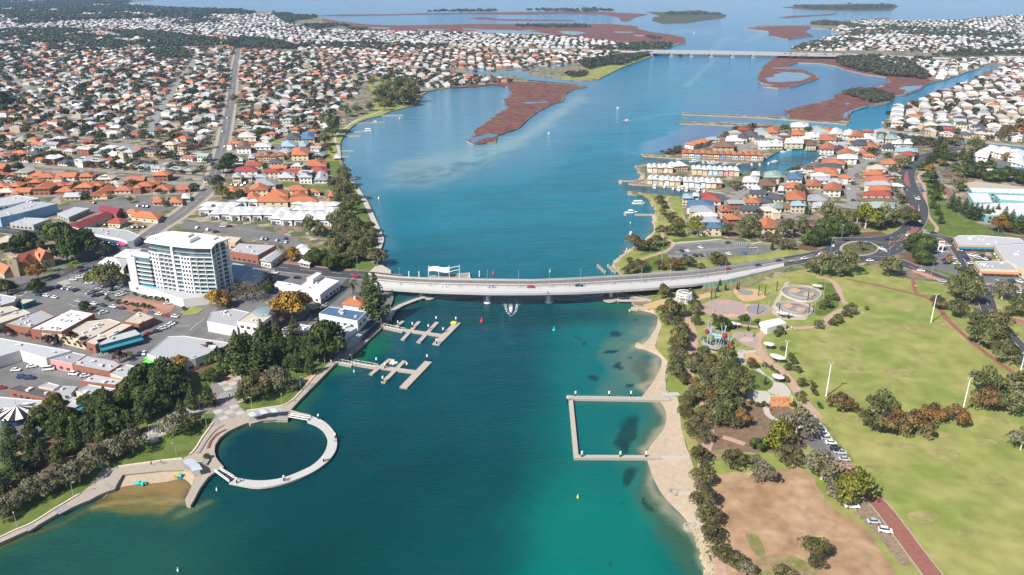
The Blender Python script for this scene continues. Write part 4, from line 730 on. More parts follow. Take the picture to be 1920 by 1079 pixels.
for x in (1222, 1259, 1296.5, 1334, 1374, 1412.5):
    y = prof(N1, x); a = Vector(lb(G(x, y, zt))); k = MB(); k.box((a.x, a.y+1, -1), (5, 3, 8)); k.box((a.x, a.y+14, -1), (5, 3, 8)); k.box((a.x, a.y+8, zt-4.2), (5, 20, 1.2)); k.box((a.x, a.y, -.5), (9, 7, 2.5)); k.build('pier', MATS['far_concrete'], bb)
# ---------------------------------------------------------------- jetties
deck_tan = M('jetty_planks', (.38, .34, .30), var=.12, scale=.8)
def pontoon_jetty(name, runs, label, z=.7, posts=()):
    c = G(*runs[0][0][0], z); t = tag(empty(name, (c[0], c[1], 0)), label, 'jetty')
    for (a, b), w, nm in runs:
        P = [Vector(L2(t, G(*a, z))), Vector(L2(t, G(*b, z)))]; zz = z+nudge()*1.5; A, B = strip_pts(P, w, zz); m = MB(); m.ribbon(B, A); m.ribbon(A, [(q[0], q[1], -.2) for q in A], 1); m.ribbon([(q[0], q[1], -.2) for q in B], B, 1)
        for e in (0, -1): m.poly([A[e], B[e], (B[e][0], B[e][1], -.2), (A[e][0], A[e][1], -.2)], 1)
        m.build(nm, [deck_tan, timber], t)
    for x, y in posts:
        p = L2(t, G(x, y, z)); k = MB(); k.tube((p[0], p[1], -1), (p[0], p[1], 3.2), .32, .32, 8, 0); k.tube((p[0], p[1], 2.4), (p[0], p[1], 3.6), .4, .4, 8, 1); k.build('pile', [black, white], t)
    return t
j1 = pontoon_jetty('finger_jetty', [(((716,612),(757,621)), 3.4, 'gangway'), (((752,618),(832,629.5)), 3, 'walkway'), (((756,602),(744,612)), 1.9, 'finger_pontoon'), (((786,603),(754.5,637)), 2.1, 'finger_pontoon'), (((820,604),(784.5,642)), 2.3, 'finger_pontoon'), (((858,605),(817,646)), 3.9, 'end_pontoon')], 'upper timber jetty with four finger pontoons below the big pine', posts=((746.5,611),(773.5,614),(818,603),(803.5,618),(831,624),(855,604),(818.5,645)))
j2 = pontoon_jetty('finger_jetty', [(((629,679),(661,685)), 2.8, 'gangway'), (((661,681),(706,689)), 3, 'gangway'), (((700,686.5),(782,698)), 3, 'walkway'), (((732,673),(695,702)), 2, 'finger_pontoon'), (((758.5,676.5),(718,717)), 2.2, 'finger_pontoon'), (((803.5,678),(756,727)), 3.8, 'end_pontoon')], 'lower timber jetty with three finger pontoons beside the park', posts=((706,681),(722,691),(763,690),(801,675),(718,716)))
yb = MB(); p = L2(j1, G(851, 607, .8)); yb.lathe((*p[:2], .8), [(1.8, 0), (2.0, .4), (1.6, .9), (.3, 1.2)], 10); tag(yb.build('yellow_float', M('lime_float', (.55, .6, .05)), None, (j1.location.x, j1.location.y, 0)), 'round lime yellow float at the tip of the upper jetty', 'float')
for jt, a, b in ((j1, (716,612), (757,621)), (j2, (629,679), (661,685)), (j2, (661,681), (706,689))):
    A, B = strip_pts([Vector(L2(jt, G(*a, .8))), Vector(L2(jt, G(*b, .8)))], 3, 1.9)
    for E in (A, B):
        k = MB(); k.path(E, .08, 4)
        for i in range(7): p = Vector(E[0]).lerp(Vector(E[1]), i/6); k.tube((p.x, p.y, .7), p, .07, .07, 4)
        k.build('handrail', white, jt)
bath = pontoon_jetty('bathing_jetty', [(((1064.5,745),(1190,747)), 2.7, 'north_arm'), (((1186,747),(1256,747.8)), 3.0, 'north_arm'), (((1069.5,742),(1080.5,858)), 2.0, 'west_arm'), (((1076,856),(1270,857)), 2.1, 'south_arm')], 'square bathing jetty enclosing calm water at the eastern beach', z=1.1, posts=((1079,743),(1142,743),(1183,743),(1064,752),(1091,857),(1163,857),(1211,857)))
k = MB()
for i in range(26): p = L2(bath, G(1066+i*4.7, 743.4, 1.1)); k.tube((p[0], p[1], 1), (p[0], p[1], 2.1), .05, .05, 4)
k.tube(Vector(L2(bath, G(1066,743.4,2.1))), Vector(L2(bath, G(1186,744.8,2.1))), .06, .06, 4); k.build('handrail', M('green_rail', (.25, .5, .5)), bath)
def groyne(px, w, h, mat, label, cat='groyne', name='groyne'):
    t = low_wall(name, px, w, h, mat, label, z=.2, cat=cat)
groyne([(1240,744),(1273,743)], 3, 1.2, pale_concrete, 'pale concrete groyne at the shore end of the northern bath arm'); groyne([(1240,862),(1292,861)], 2.2, 1.0, pale_concrete, 'pale concrete groyne below the southern bath arm')
groyne([(1184,581.5),(1225,580)], 2, .9, limestone, 'low stone groyne at the upper little beach'); groyne([(1195,648.5),(1205,652.5),(1249,655)], 2.4, .9, limestone, 'low stone groyne between the two little beaches')
groyne([(1264,927),(1306,928)], 1.6, .8, pale_concrete, 'concrete groyne with square tip on the lower sand'); groyne([(1294,993),(1316,993)], 1.6, .8, pale_concrete, 'short concrete groyne near the bottom of the beach'); groyne([(1309,962),(1314,992)], 1.6, 1.2, pale_concrete, 'narrow concrete wall joining the lowest groyne')
for x, y, l_ in ((1262,926,'concrete outlet block with weed at the tip of the square-tipped groyne'), (1292,991,'round concrete outlet at the tip of the lowest groyne')):
    k = MB(); k.lathe((0, 0, -.5), [(2.2, 0), (2.2, 1.4), (1.2, 1.5), (1.2, 1.0)], 9); tag(k.build('outlet_block', concrete, None, (*G(x, y, 0)[:2], .1)), l_, 'outlet')
# ---------------------------------------------------------------- round swimming pool pontoon
RI = [(575.8,791),(593,798),(605.3,807.3),(612.5,819.5),(614,829.7),(610.4,844),(601.3,858.3),(585,872.6),(564.5,882.8),(542,892),(519.7,898),(493,901),(468.7,900),(444,896)]
RO = [(585,780.5),(603,787.5),(616,797),(626,809),(631,822),(631.4,838),(624,854),(609.4,869.5),(587,884.8),(560.5,897),(534,906),(505.4,912.3),(476.8,914.4),(429,906)]
zr = 1.0; A = [Vector(p) for p in smooth(GP(RI, zr), 5)]; B = [Vector(p) for p in smooth(GP(RO, zr), 5)]
c0 = G(507, 840, 0); pool = tag(empty('pool_ring', (c0[0], c0[1], 0)), 'pale curved pontoon walkway closing the round swimming pool', 'pontoon'); off = Vector((c0[0], c0[1], 0)); A = [p-off for p in A]; B = [p-off for p in B]
ringm = M('ring_decking', (.43, .43, .425), var=.07, scale=.5)
for i in range(0, len(A)-1, 1):   # one segment per bay, joints left open
    a0, a1 = A[i], A[i].lerp(A[i+1], .975); b0, b1 = B[i], B[i].lerp(B[i+1], .975); m = MB(); m.poly([a0, b0, b1, a1][::-1]); dz = Vector((0, 0, -.7))
    m.poly([a0, a1, a1+dz, a0+dz], 1); m.poly([b1, b0, b0+dz, b1+dz], 1); m.poly([a0, a0+dz, b0+dz, b0], 1); m.poly([a1, b1, b1+dz, a1+dz], 1); m.build('deck_segment', [ringm, pale_concrete], pool)
for x, y in ((597,786),(628.7,822),(607,866),(532.5,902),(444,906)):
    p = Vector(G(x, y, zr))-off; k = MB(); k.tube((p.x, p.y, -1), (p.x, p.y, 2.6), .3, .3, 8, 0); k.tube((p.x, p.y, 2.5), (p.x, p.y, 3.3), .38, .38, 8, 1); k.build('pile', [black, white], pool)
def gang(px, label, z=1.25):
    P = [Vector(G(*q, z)) for q in px]; c = sum(P, Vector())/4; t = tag(empty('gangway', (c.x, c.y, 0)), label, 'gangway'); P = [p-Vector((c.x, c.y, 0)) for p in P]
    m = MB(); m.prism([p[:2] for p in P], z-.2, z); m.build('walkway', M('dark_grating', (.03, .035, .045)), t)
    for a, b in ((P[0], P[1]), (P[3], P[2])): k = MB(); u = Vector((0, 0, 1.0)); k.path([a+u, b+u], .12, 4); k.path([a+u*.1, b+u*.1], .2, 4); [k.tube(a.lerp(b, i/6), a.lerp(b, i/6)+u, .06, .06, 4) for i in range(7)]; k.build('handrail', white, t)
gang([(541,782),(578,788.5),(582,784.5),(545,778.5)], 'short dark gangway with white rails at the top of the round pool'); gang([(403,884.5),(430,904),(440,897),(413,880.5)], 'dark gangway with white rails at the lower left of the round pool')
platform('landing_platform', [(541,779),(545,770),(562,775),(579,778.5),(584,781.5),(578,784.5),(560,781)], 1.15, concrete, 'triangular concrete landing at the top right of the round pool', 'platform', sm=0)
# shelters of ribbed grey panels
def panel_shelter(name, A_, B_, h, label, mat=M('zinc_panels', (.40, .44, .50), rough=.4, var=.05)):
    A = [Vector(G(*p, LZ+h)) for p in A_]; B = [Vector(G(*p, LZ+h)) for p in B_]; c = sum(A+B, Vector())/(len(A)*2); c.z = 0; t = tag(empty(name, (c.x, c.y, 0)), label, 'shelter')
    for i in range(len(A)-1):
        dz = Vector((0, 0, .5 if i % 2 else 0)); dz2 = Vector((0, 0, 0 if i % 2 else .5)); a, b, cc, d = A[i]-c+dz, A[i+1]-c+dz2, B[i+1]-c+dz2, B[i]-c+dz; m = MB(); u = Vector((0, 0, -.15)); m.poly([a, b, cc, d]); m.poly([d+u, cc+u, b+u, a+u]); m.poly([d, cc, cc+u, d+u]); m.build('roof_panel', mat, t)
        for q in (a.lerp(cc, .3), b.lerp(d, .2)): k = MB(); k.tube((q.x, q.y, LZ), (q.x, q.y, q.z-.1), .1, .1, 5); k.build('post', metal_grey, t)
    return t
panel_shelter('pool_shelter', [(463,775.5),(475,773.5),(484,769),(496,769.5),(505,766.5),(517,767),(528.5,765)], [(470,781.5),(481,780.5),(490,776.5),(502,777),(510,773.5),(521,774.5),(527,773)], 3, 'wavy grey panelled shelter roof above the round pool')
panel_shelter('beach_shelter', [(337,869),(343,868.5),(350,872),(356,878),(361,884.5)], [(349,861),(360,862),(368,866.5),(374,872.5),(380,880)], 3, 'fan shaped grey panelled shelter roof beside the town beach')
pl = MB(); P = [Vector(G(*q))[:2] for q in ((384,856),(391,858),(393,866),(388,874),(381,874),(379,866))]; pl.prism(P, LZ, LZ+.9); tag(pl.build('planter', seg_m), 'grey walled planter with a tree next to the beach shelter', 'planter')
# ---------------------------------------------------------------- navigation buoys
def buoy(x, y, mat, label, s=1):
    s *= .72
    t = tag(empty('navigation_buoy', (*G(x, y, 0)[:2], 0)), label, 'buoy', 'navigation buoys'); k = MB(); k.lathe((0, 0, -.4), [(1.0*s, 0), (1.2*s, .5), (1.1*s, 1.0), (.5*s, 1.3)], 10); k.build('float', mat, t); k = MB(); k.lathe((0, 0, .8), [(.5*s, 0), (.3*s, 1.5*s), (.45*s, 1.6*s), (.1, 2.4*s)], 8); k.build('tower', mat, t)
bred = M('buoy_red', (.75, .03, .06)); bgr = M('buoy_green', (.0, .55, .28))
buoy(925, 514, bred, 'red navigation buoy behind the bridge'); buoy(903, 603.5, bred, 'red navigation buoy in front of the bridge'); buoy(1031.5, 510.5, bgr, 'green navigation buoy behind the bridge'); buoy(1038.7, 620, bgr, 'green navigation buoy in front of the bridge')
for x, y, l_, s in ((1083.5, 934, 'tiny yellow buoy in the water below the square bathing jetty', .45), (406.5, 920, 'tiny white buoy left below the round pool gangway', .4), (334, 1071, 'tiny white buoy near the bottom edge of the picture', .4), (664, 698, 'tiny white buoy under the lower jetty gangway', .4), (1182, 419, 'tiny white mooring buoy left of the east point reserve', .45), (1175, 468, 'tiny white mooring buoy by the lower point', .4), (728, 211, 'tiny white mooring buoy near the long thin jetty of the bay', .7), (749, 222.6, 'tiny white mooring buoy in the middle of the bay', .7), (1029, 251, 'white channel marker in mid estuary', 1.2), (710, 373, 'pale channel pole near the western seawall', .9)):
    buoy(x, y, M('buoy_yellow', (.8, .7, .05)) if 'yellow' in l_ else white, l_, s)

mu = MB(); cols = [M('mural_aqua', (.05, .50, .45), var=.35, scale=.5), M('mural_cream', (.55, .42, .30), var=.2, scale=.6)]
for i in range(34):
    x0 = 1318+i*3.4; x1 = x0+3.4; zz = lambda x: prof(ZB, x)-.6
    a, b = Vector(G(x0, prof(NEAR, x0)-3.2, zz(x0))), Vector(G(x1, prof(NEAR, x1)-3.2, zz(x1))); hgt = max(.5, min(3.0, zz(x0)-LZ)); mu.poly([(a.x, a.y-.5, a.z-hgt), (b.x, b.y-.5, b.z-hgt), (b.x, b.y-.5, b.z), (a.x, a.y-.5, a.z)], 1 if (i*7) % 5 < 2 else 0)
tag(mu.build('mural_wall', cols), 'retaining wall with an aqua and cream mural under the right end of the bridge', 'mural wall')
# ---------------------------------------------------------------- trees
LEAF = M('leaves', rough=.75, attr='Col', var=.10, scale=.8, rnd=.16, coord='obj', spec=.25); BARK = M('bark', (.16, .12, .09), var=.3, scale=2, coord='obj'); PALE_BARK = M('pale_bark', (.48, .43, .36), var=.15, scale=2, coord='obj')
def quads_mesh(name, V, C, mats):
    """V (n,4,3) quads with one colour each"""
    n = len(V); me = bpy.data.meshes.new(name); me.vertices.add(n*4); me.vertices.foreach_set('co', V.reshape(-1).astype(np.float32)); me.loops.add(n*4)
    me.loops.foreach_set('vertex_index', np.arange(n*4, dtype=np.int32)); me.polygons.add(n); me.polygons.foreach_set('loop_start', np.arange(0, n*4, 4, dtype=np.int32)); me.update()
    a = me.color_attributes.new('Col', 'FLOAT_COLOR', 'POINT'); a.data.foreach_set('color', np.repeat(np.concatenate([C, np.ones((n, 1))], 1), 4, 0).astype(np.float32).ravel())
    for m in mats: me.materials.append(m)
    return me
def leaf_quads(P, Nn, s, g):
    """quads at points P facing about Nn"""
    n = len(P); Nn = Nn+g.normal(size=(n, 3))*.45; Nn /= np.linalg.norm(Nn, axis=1)[:, None]; r = g.normal(size=(n, 3)); U = np.cross(Nn, r); U /= np.linalg.norm(U, axis=1)[:, None]+1e-9; V = np.cross(Nn, U)
    s = (s*(.7+.6*g.random(n)))[:, None]; return np.stack([P-U*s-V*s*.6, P+U*s*.2-V*s, P+U*s+V*s*.5, P-U*s*.3+V*s], 1)
PAL = {'fig_tree': [(0.0242, 0.044, 0.011), (0.0374, 0.066, 0.0154), (0.0572, 0.088, 0.022)], 'norfolk_pine': [(0.023, 0.0414, 0.0138), (0.0368, 0.0644, 0.0172), (0.0598, 0.0897, 0.0253)], 'gum_tree': [(.060, .068, .026), (.088, .095, .036), (.118, .105, .048)],
       'paperbark_tree': [(.062, .060, .024), (.095, .082, .034), (.115, .090, .042)], 'rust_tree': [(0.0938, 0.0525, 0.0225), (0.1625, 0.0813, 0.0275), (0.125, 0.0875, 0.0375)], 'plane_tree': [(0.187, 0.0935, 0.0165), (0.253, 0.143, 0.022), (0.154, 0.066, 0.022)], 'yellow_gum': [(0.115, 0.1092, 0.0138), (0.161, 0.1437, 0.0207), (0.0805, 0.0862, 0.0172)],
       'grey_tree': [(0.0875, 0.0825, 0.05), (0.125, 0.1125, 0.0725), (0.1625, 0.1313, 0.1)], 'purple_tree': [(0.05, 0.02, 0.02), (0.075, 0.03, 0.03), (0.04, 0.025, 0.02)], 'shrub': [(0.035, 0.055, 0.015), (0.06, 0.075, 0.02), (0.09, 0.08, 0.03)], 'date_palm': [(0.055, 0.065, 0.02), (0.09, 0.09, 0.03), (0.11, 0.085, 0.035)], 'cypress': [(0.02, 0.035, 0.012), (0.03, 0.05, 0.015), (0.045, 0.06, 0.02)], 'bare_tree': [(0.13, 0.085, 0.05), (0.17, 0.11, 0.06), (0.1, 0.08, 0.05)]}
def crown_dome(sp, seed, nl=15, nq=120, flat=.72, ls=.030, open_=0.):
    g = np.random.default_rng(seed); V = []; C = []; pal = np.array(PAL[sp])*np.array([1.30, 1.12, .95] if sp in ('fig_tree', 'norfolk_pine') else [1.12, 1.22, 1.1])
    for k in range(nl):
        a = g.random()*6.28; rr = (.05+.33*math.sqrt(g.random())) if k > 1 else .05; z = (.62-.9*rr+g.normal()*.05)*flat if k < nl*.6 else (.18+.3*g.random())*flat
        c = np.array([rr*math.cos(a), rr*math.sin(a), z]); r = .12+.09*g.random(); n = int(nq*(1-open_*g.random()))
        D = g.normal(size=(n, 3)); D[:, 2] = np.abs(D[:, 2])*1.0-.35*g.random(n); D /= np.linalg.norm(D, axis=1)[:, None]; P = c+D*r*np.array([1, 1, .8])*(.8+.28*g.random((n, 1)))
        V.append(leaf_quads(P, D, ls, g)); cc = pal[g.choice(3, p=[.34, .38, .28])]*(.72+.56*g.random()); C.append(cc*(.75+.5*g.random((n, 1)))*(1+.25*(g.random((n, 3))-.5)))
    return quads_mesh('crown', np.concatenate(V), np.concatenate(C), [LEAF])
def crown_pine(sp, seed, tiers=15, w=.30):
    g = np.random.default_rng(seed); V = []; C = []; pal = np.array(PAL[sp])*np.array([1.30, 1.12, .95] if sp in ('fig_tree', 'norfolk_pine') else [1.12, 1.22, 1.1])
    for t in range(tiers):
        f = t/(tiers-1); z = .14+.84*f; R_ = w*(1-f)**.75*(.85+.3*g.random())+.02; nb = 9 if f < .7 else 6
        for b_ in range(nb):
            a = 6.28*b_/nb+g.random()*.7; n = max(5, int(26*(R_/w)))
            u = g.random(n)**.7; rad = R_*u; zz = z+.05*u*u*(1-f)-.03*u+g.normal(size=n)*.008; da = g.normal(size=n)*.14
            P = np.stack([rad*np.cos(a+da), rad*np.sin(a+da), zz], 1); Nn = np.tile([0, 0, 1.], (n, 1))+np.stack([np.cos(a+da), np.sin(a+da), 0*u], 1)*.6
            V.append(leaf_quads(P, Nn, .020, g)); C.append(pal[g.integers(3)]*(.7+.6*g.random((n, 1)))*np.ones((n, 3)))
    return quads_mesh('crown', np.concatenate(V), np.concatenate(C), [LEAF])
def crown_palm(seed):
    g = np.random.default_rng(seed); V = []; C = []; pal = np.array(PAL['date_palm'])
    for k in range(34):
        a = g.random()*6.28; el = -.5+1.8*g.random(); L_ = .5; pts = []
        for i in range(7):
            t = i/6; r = L_*t*math.cos(el*(1-.3*t)); z = .78+L_*t*math.sin(el)-.36*t*t; pts.append((r*math.cos(a), r*math.sin(a), z))
        for i in range(6):
            p, q = np.array(pts[i]), np.array(pts[i+1]); s = np.array([-math.sin(a), math.cos(a), 0])*(.055*(1-i/7)); V.append(np.stack([p-s, p+s, q+s*.8, q-s*.8])[None]); C.append((pal[g.integers(3)]*(.7+.6*g.random()))[None])
    return quads_mesh('crown', np.concatenate(V), np.concatenate(C), [LEAF])
def trunk_mesh(seed, kind):
    g = random.Random(seed); k = MB()
    if kind == 'pine': k.tube((0, 0, 0), (0, 0, .95), .018, .004, 6)
    elif kind == 'palm': k.tube((0, 0, 0), (0, 0, .80), .05, .04, 7)
    else:
        k.tube((0, 0, 0), (.01, .01, .22), .030, .022, 7)
        for i in range(6):
            a = i*1.05+g.random()*.5; e = (.30*math.cos(a), .30*math.sin(a), .40+.15*g.random()); m_ = (.12*math.cos(a+.2), .12*math.sin(a+.2), .30); k.tube((0, 0, .2), m_, .017, .011, 5); k.tube(m_, e, .011, .004, 5)
    return k.mesh('trunk', [PALE_BARK if kind == 'pale' else BARK])
SPEC = {}
for i, (sp, par) in enumerate({'fig_tree': dict(nl=17, nq=140, flat=.66), 'gum_tree': dict(nl=16, nq=105, flat=.85, ls=.026, open_=.3), 'paperbark_tree': dict(nl=16, nq=110, flat=.74, ls=.026), 'rust_tree': dict(nl=15, nq=110, flat=.72, ls=.026), 'plane_tree': dict(nl=16, nq=115, flat=.82, ls=.024), 'yellow_gum': dict(nl=15, nq=95, flat=.85, ls=.026, open_=.4), 'grey_tree': dict(nl=17, nq=95, flat=.78, ls=.024, open_=.3), 'purple_tree': dict(nl=11, nq=70, flat=.85, ls=.035), 'shrub': dict(nl=9, nq=60, flat=.7, ls=.05), 'bare_tree': dict(nl=14, nq=45, flat=.8, ls=.02, open_=.5)}.items()):
    SPEC[sp] = [(crown_dome(sp, 100*i+k, **par), trunk_mesh(k, 'pale' if sp in ('yellow_gum', 'grey_tree') else 'dome')) for k in range(4)]
SPEC['norfolk_pine'] = [(crown_pine('norfolk_pine', 900+k), trunk_mesh(0, 'pine')) for k in range(3)]
SPEC['cypress'] = [(crown_pine('cypress', 930+k, 12, .16), trunk_mesh(0, 'pine')) for k in range(2)]
SPEC['date_palm'] = [(crown_palm(950+k), trunk_mesh(0, 'palm')) for k in range(2)]
TREES = []   # (species, x, y, width m, height m, place)
def tree_px(sp, place, items):
    for it in items:
        cx, cy, D = it[:3]
        if sp in ('norfolk_pine', 'cypress', 'date_palm'):   # base pixel and height in pixels
            x, y, _ = G(cx, cy); dpt = y*cP+HC*sP; h = D*dpt/FP/cP; TREES.append((sp, x, y, h, h, place))
        else:
            x, y, _ = G(cx, cy+D*.26); dpt = y*cP+HC*sP; w = D*dpt/FP*1.3; TREES.append((sp, x, y, w, w, place))
PW = 'in the waterfront park'; PS = 'among the town shops'; PC = 'around the church and its car park'; PF = 'in the foreshore park north of the bridge'; PH = 'on the wooded headland of the bay'; PE = 'along the eastern beach path'; PG = 'around the playground'; PD = 'around the dry brown field'; PO = 'on the big green oval'; PR = 'beside the highway and roundabout'; PP = 'on the point between bridge and marina'; PM = 'by the curving highway and canal'; PX_ = 'in the suburb left of the bay'; PQ = 'among the marina houses'
tree_px('fig_tree', PW, [(271,717,62),(309,706,62),(258,744,50),(318,735,56),(290,756,52),(233,758,44),(340,725,40),(83,790,44),(66,806,38),(104,788,42),(133,794,44),(117,812,38),(180,776,44),(205,760,40),(160,800,36),(32,885,40),(606,648,72),(412,677,38),(398,706,30),(429,672,30),(505,640,44),(530,655,38),(200,800,34)])
tree_px('norfolk_pine', PW, [(143,830,50),(197,834,58),(227,822,52),(247,816,50),(363,768,50),(392,762,48),(342,788,44),(60,880,50),(30,896,48),(15,868,46),(110,872,46),(82,866,48),(172,826,50),(450,704,88),(486,706,70),(504,700,62),(515,692,60),(530,688,50),(558,698,46),(582,702,38),(470,698,80),(420,702,40),(705,602,92),(691,566,56)])
tree_px('grey_tree', PW, [(325,806,48),(250,838,46),(220,846,42),(175,866,48),(150,892,46),(125,902,38),(95,910,44),(82,922,38),(57,927,42),(35,942,38),(14,952,38),(3,966,34),(50,912,36),(518,722,46),(548,728,20),(196,858,30),(110,890,30)])
tree_px('paperbark_tree', PW, [(477,734,48),(496,724,34),(363,792,30),(460,745,30),(388,858,12),(238,842,30)])
tree_px('plane_tree', PS, [(543,583,60),(520,592,34),(566,575,38),(408,568,36),(426,572,20),(340,688,30),(277,700,18)])
tree_px('purple_tree', PS, [(12,627,18),(33,621,16),(60,631,16),(94,644,24),(133,640,24),(158,648,22),(225,675,22),(395,660,24),(518,606,34),(505,618,20),(445,640,14)]); tree_px('date_palm', PS, [(69,795,36),(663,556,28)]); tree_px('yellow_gum', PS, [(102,763,30),(244,667,12)])
tree_px('fig_tree', PC, [(113,447,52),(145,470,62),(165,460,50),(127,480,44),(88,440,26),(50,460,40),(68,462,30),(30,465,28),(10,468,20),(68,540,28),(15,545,30),(3,538,25),(238,503,12),(135,455,40),(158,578,20)]); tree_px('bare_tree', PC, [(190,466,28),(195,476,22),(137,510,18)]); tree_px('plane_tree', PC, [(73,518,28)]); tree_px('date_palm', PC, [(85,512,24)]); tree_px('yellow_gum', PC, [(187,530,38)]); tree_px('gum_tree', PC, [(210,524,48),(225,530,30)])
tree_px('shrub', PC, [(223,568,10),(237,570,10),(248,572,9),(259,574,9),(270,576,10),(281,578,10),(201,562,12),(173,583,12),(345,580,9)])
tree_px('shrub', 'against the white podium wall', [(253,553,8),(272,558,9),(283,560,8),(294,562,9),(305,564,9),(316,566,9),(338,563,14),(348,564,12)])
tree_px('fig_tree', PS, [(502,543,26),(592,485,36),(600,490,24),(510,530,14)]); tree_px('bare_tree', PS, [(463,553,40),(528,477,26),(445,560,26),(480,556,26),(500,524,20)]); tree_px('plane_tree', PS, [(547,482,26)])
tree_px('gum_tree', PF, [(630,350,28),(647,343,24),(653,367,32),(635,367,24),(660,393,34),(635,382,26),(645,400,22),(633,420,30),(653,430,38),(643,440,34),(582,433,34),(600,438,24),(637,470,36),(683,470,32),(617,240,36),(624,251,24),(609,268,22),(650,214,20),(670,210,18),(694,205,16),(722,203,16),(646,330,22),(622,420,22)])
tree_px('paperbark_tree', PF, [(670,433,34),(692,430,24),(700,440,20),(663,447,28),(657,467,28),(707,487,32),(660,483,30),(675,483,26),(698,467,24),(690,483,22)]); tree_px('fig_tree', PF, [(590,487,34),(627,497,34),(645,499,20),(618,500,24)]); tree_px('cypress', PF, [(681,462,26)])
tree_px('gum_tree', PH, [(715,184,26),(730,173,30),(752,177,36),(767,184,30),(757,191,30),(772,168,24),(741,188,30),(724,157,20),(733,147,14),(712,195,20),(745,165,24),(760,162,20),(700,160,16),(728,198,14),(776,192,16)])
tree_px('paperbark_tree', PE, [(1255,587,38),(1251,601,24),(1272,610,24),(1276,629,34),(1274,650,34),(1272,668,30),(1270,702,32),(1280,714,22),(1287,754,28),(1284,777,26),(1300,810,34),(1323,823,24),(1310,860,36),(1317,900,38),(1320,940,42),(1330,973,40),(1333,1007,44),(1360,1043,36),(1380,1056,34),(1322,880,22),(1338,1040,26),(1266,640,20)]); tree_px('rust_tree', PE, [(1279,622,22),(1270,656,18),(1306,852,22),(1336,960,22)]); tree_px('grey_tree', PE, [(1314,915,24),(1397,1072,30),(1325,955,22)]); tree_px('gum_tree', PE, [(1242,553,26),(1262,693,24)])
tree_px('gum_tree', PG, [(1303,587,20),(1305,605,18),(1320,668,30),(1364,679,42),(1301,693,30),(1328,704,42),(1360,702,38),(1385,710,34),(1395,727,28),(1322,731,38),(1343,744,40),(1374,743,42),(1299,746,34),(1355,769,42),(1385,769,34),(1347,787,38),(1345,715,30),(1370,722,34),(1300,575,22),(1294,556,18)]); tree_px('rust_tree', PG, [(1407,685,20),(1330,752,30),(1362,755,24),(1390,789,32),(1310,742,22),(1302,722,22)]); tree_px('paperbark_tree', PG, [(1340,768,34),(1320,778,30),(1310,795,30),(1385,800,26),(1366,790,30)]); tree_px('fig_tree', PG, [(1353,612,30)])
tree_px('shrub', PG, [(1462,622,16),(1455,628,12),(1398,596,12),(1392,600,14),(1420,604,10),(1350,600,14),(1337,596,14),(1466,656,12),(1482,672,14),(1488,680,12),(1570,601,18),(1560,608,14),(1549,572,20),(1553,562,12),(1540,578,10),(1424,615,8),(1434,687,10),(1446,692,10),(1455,700,10),(1476,714,12),(1502,740,12),(1500,746,16),(1487,760,12),(1408,755,12),(1421,762,12),(1432,760,12),(1523,736,16),(1534,762,12),(1326,645,10),(1568,560,14),(1584,592,16)]); tree_px('cypress', PG, [(1402,621,12),(1478,598,12),(1434,722,18),(1382,544,14),(1345,548,16),(1349,536,14),(1360,545,14),(1413,632,8)]); tree_px('gum_tree', PG, [(1478,692,16),(1494,696,16),(1503,722,18),(1534,612,18),(1594,584,22),(1624,580,8)]); tree_px('yellow_gum', PG, [(1502,752,16),(1471,710,10),(1520,724,14)])
tree_px('yellow_gum', PD, [(1460,830,56),(1597,930,66),(1580,938,36)]); tree_px('fig_tree', PD, [(1420,838,26),(1440,836,24)]); tree_px('grey_tree', PD, [(1493,803,58),(1540,885,56),(1430,895,42),(1563,926,32),(1418,872,26)]); tree_px('paperbark_tree', PD, [(1477,860,44),(1373,867,40),(1397,867,24),(1520,1037,50),(1467,1078,34),(1530,1055,30)])
tree_px('rust_tree', PO, [(1573,760,40),(1590,764,28),(1673,803,46),(1723,803,50),(1747,780,38),(1765,782,20),(1793,787,42),(1843,757,46),(1862,752,28)]); tree_px('gum_tree', PO, [(1633,797,46),(1653,770,48),(1648,800,34),(1848,728,50),(1893,767,46),(1907,730,48),(1870,735,36),(1804,540,50),(1816,560,46),(1790,548,34),(1827,607,34),(1862,616,52),(1834,637,44),(1869,648,48),(1892,676,40),(1850,625,36),(1586,502,46),(1575,512,30),(1538,509,36),(1522,506,24),(1665,509,40)]); tree_px('paperbark_tree', PO, [(1756,572,28),(1790,584,34),(1855,645,36),(1880,660,34)]); tree_px('grey_tree', PO, [(1913,833,46),(1878,551,40)]); tree_px('gum_tree', 'by the side road at the right edge', [(1906,584,34),(1918,563,26),(1893,588,22)])
tree_px('fig_tree', PR, [(1732,465,38),(1730,487,32),(1712,461,36),(1737,454,18),(1721,478,28),(1531,449,38),(1520,455,26),(1561,435,28),(1591,432,28),(1575,438,22)]); tree_px('gum_tree', PR, [(1547,412,36),(1567,426,26),(1655,418,38),(1474,439,34),(1502,432,26),(1640,425,26),(1676,418,30),(1588,410,24),(1560,418,26)]); tree_px('yellow_gum', PR, [(1622,418,42),(1607,412,24),(1782,452+0,8),(1780,491,12),(1795,503,12)]); tree_px('paperbark_tree', PR, [(1695,415,36),(1690,377,20),(1705,408,24),(1470,463,20),(1485,466,14),(1454,452,20),(1437,449,20)]); tree_px('date_palm', PR, [(1612,473,22),(1247,458,14)]); tree_px('cypress', PR, [(1447,470,20),(1355,408,22),(1511,402,20),(1518,404,16)])
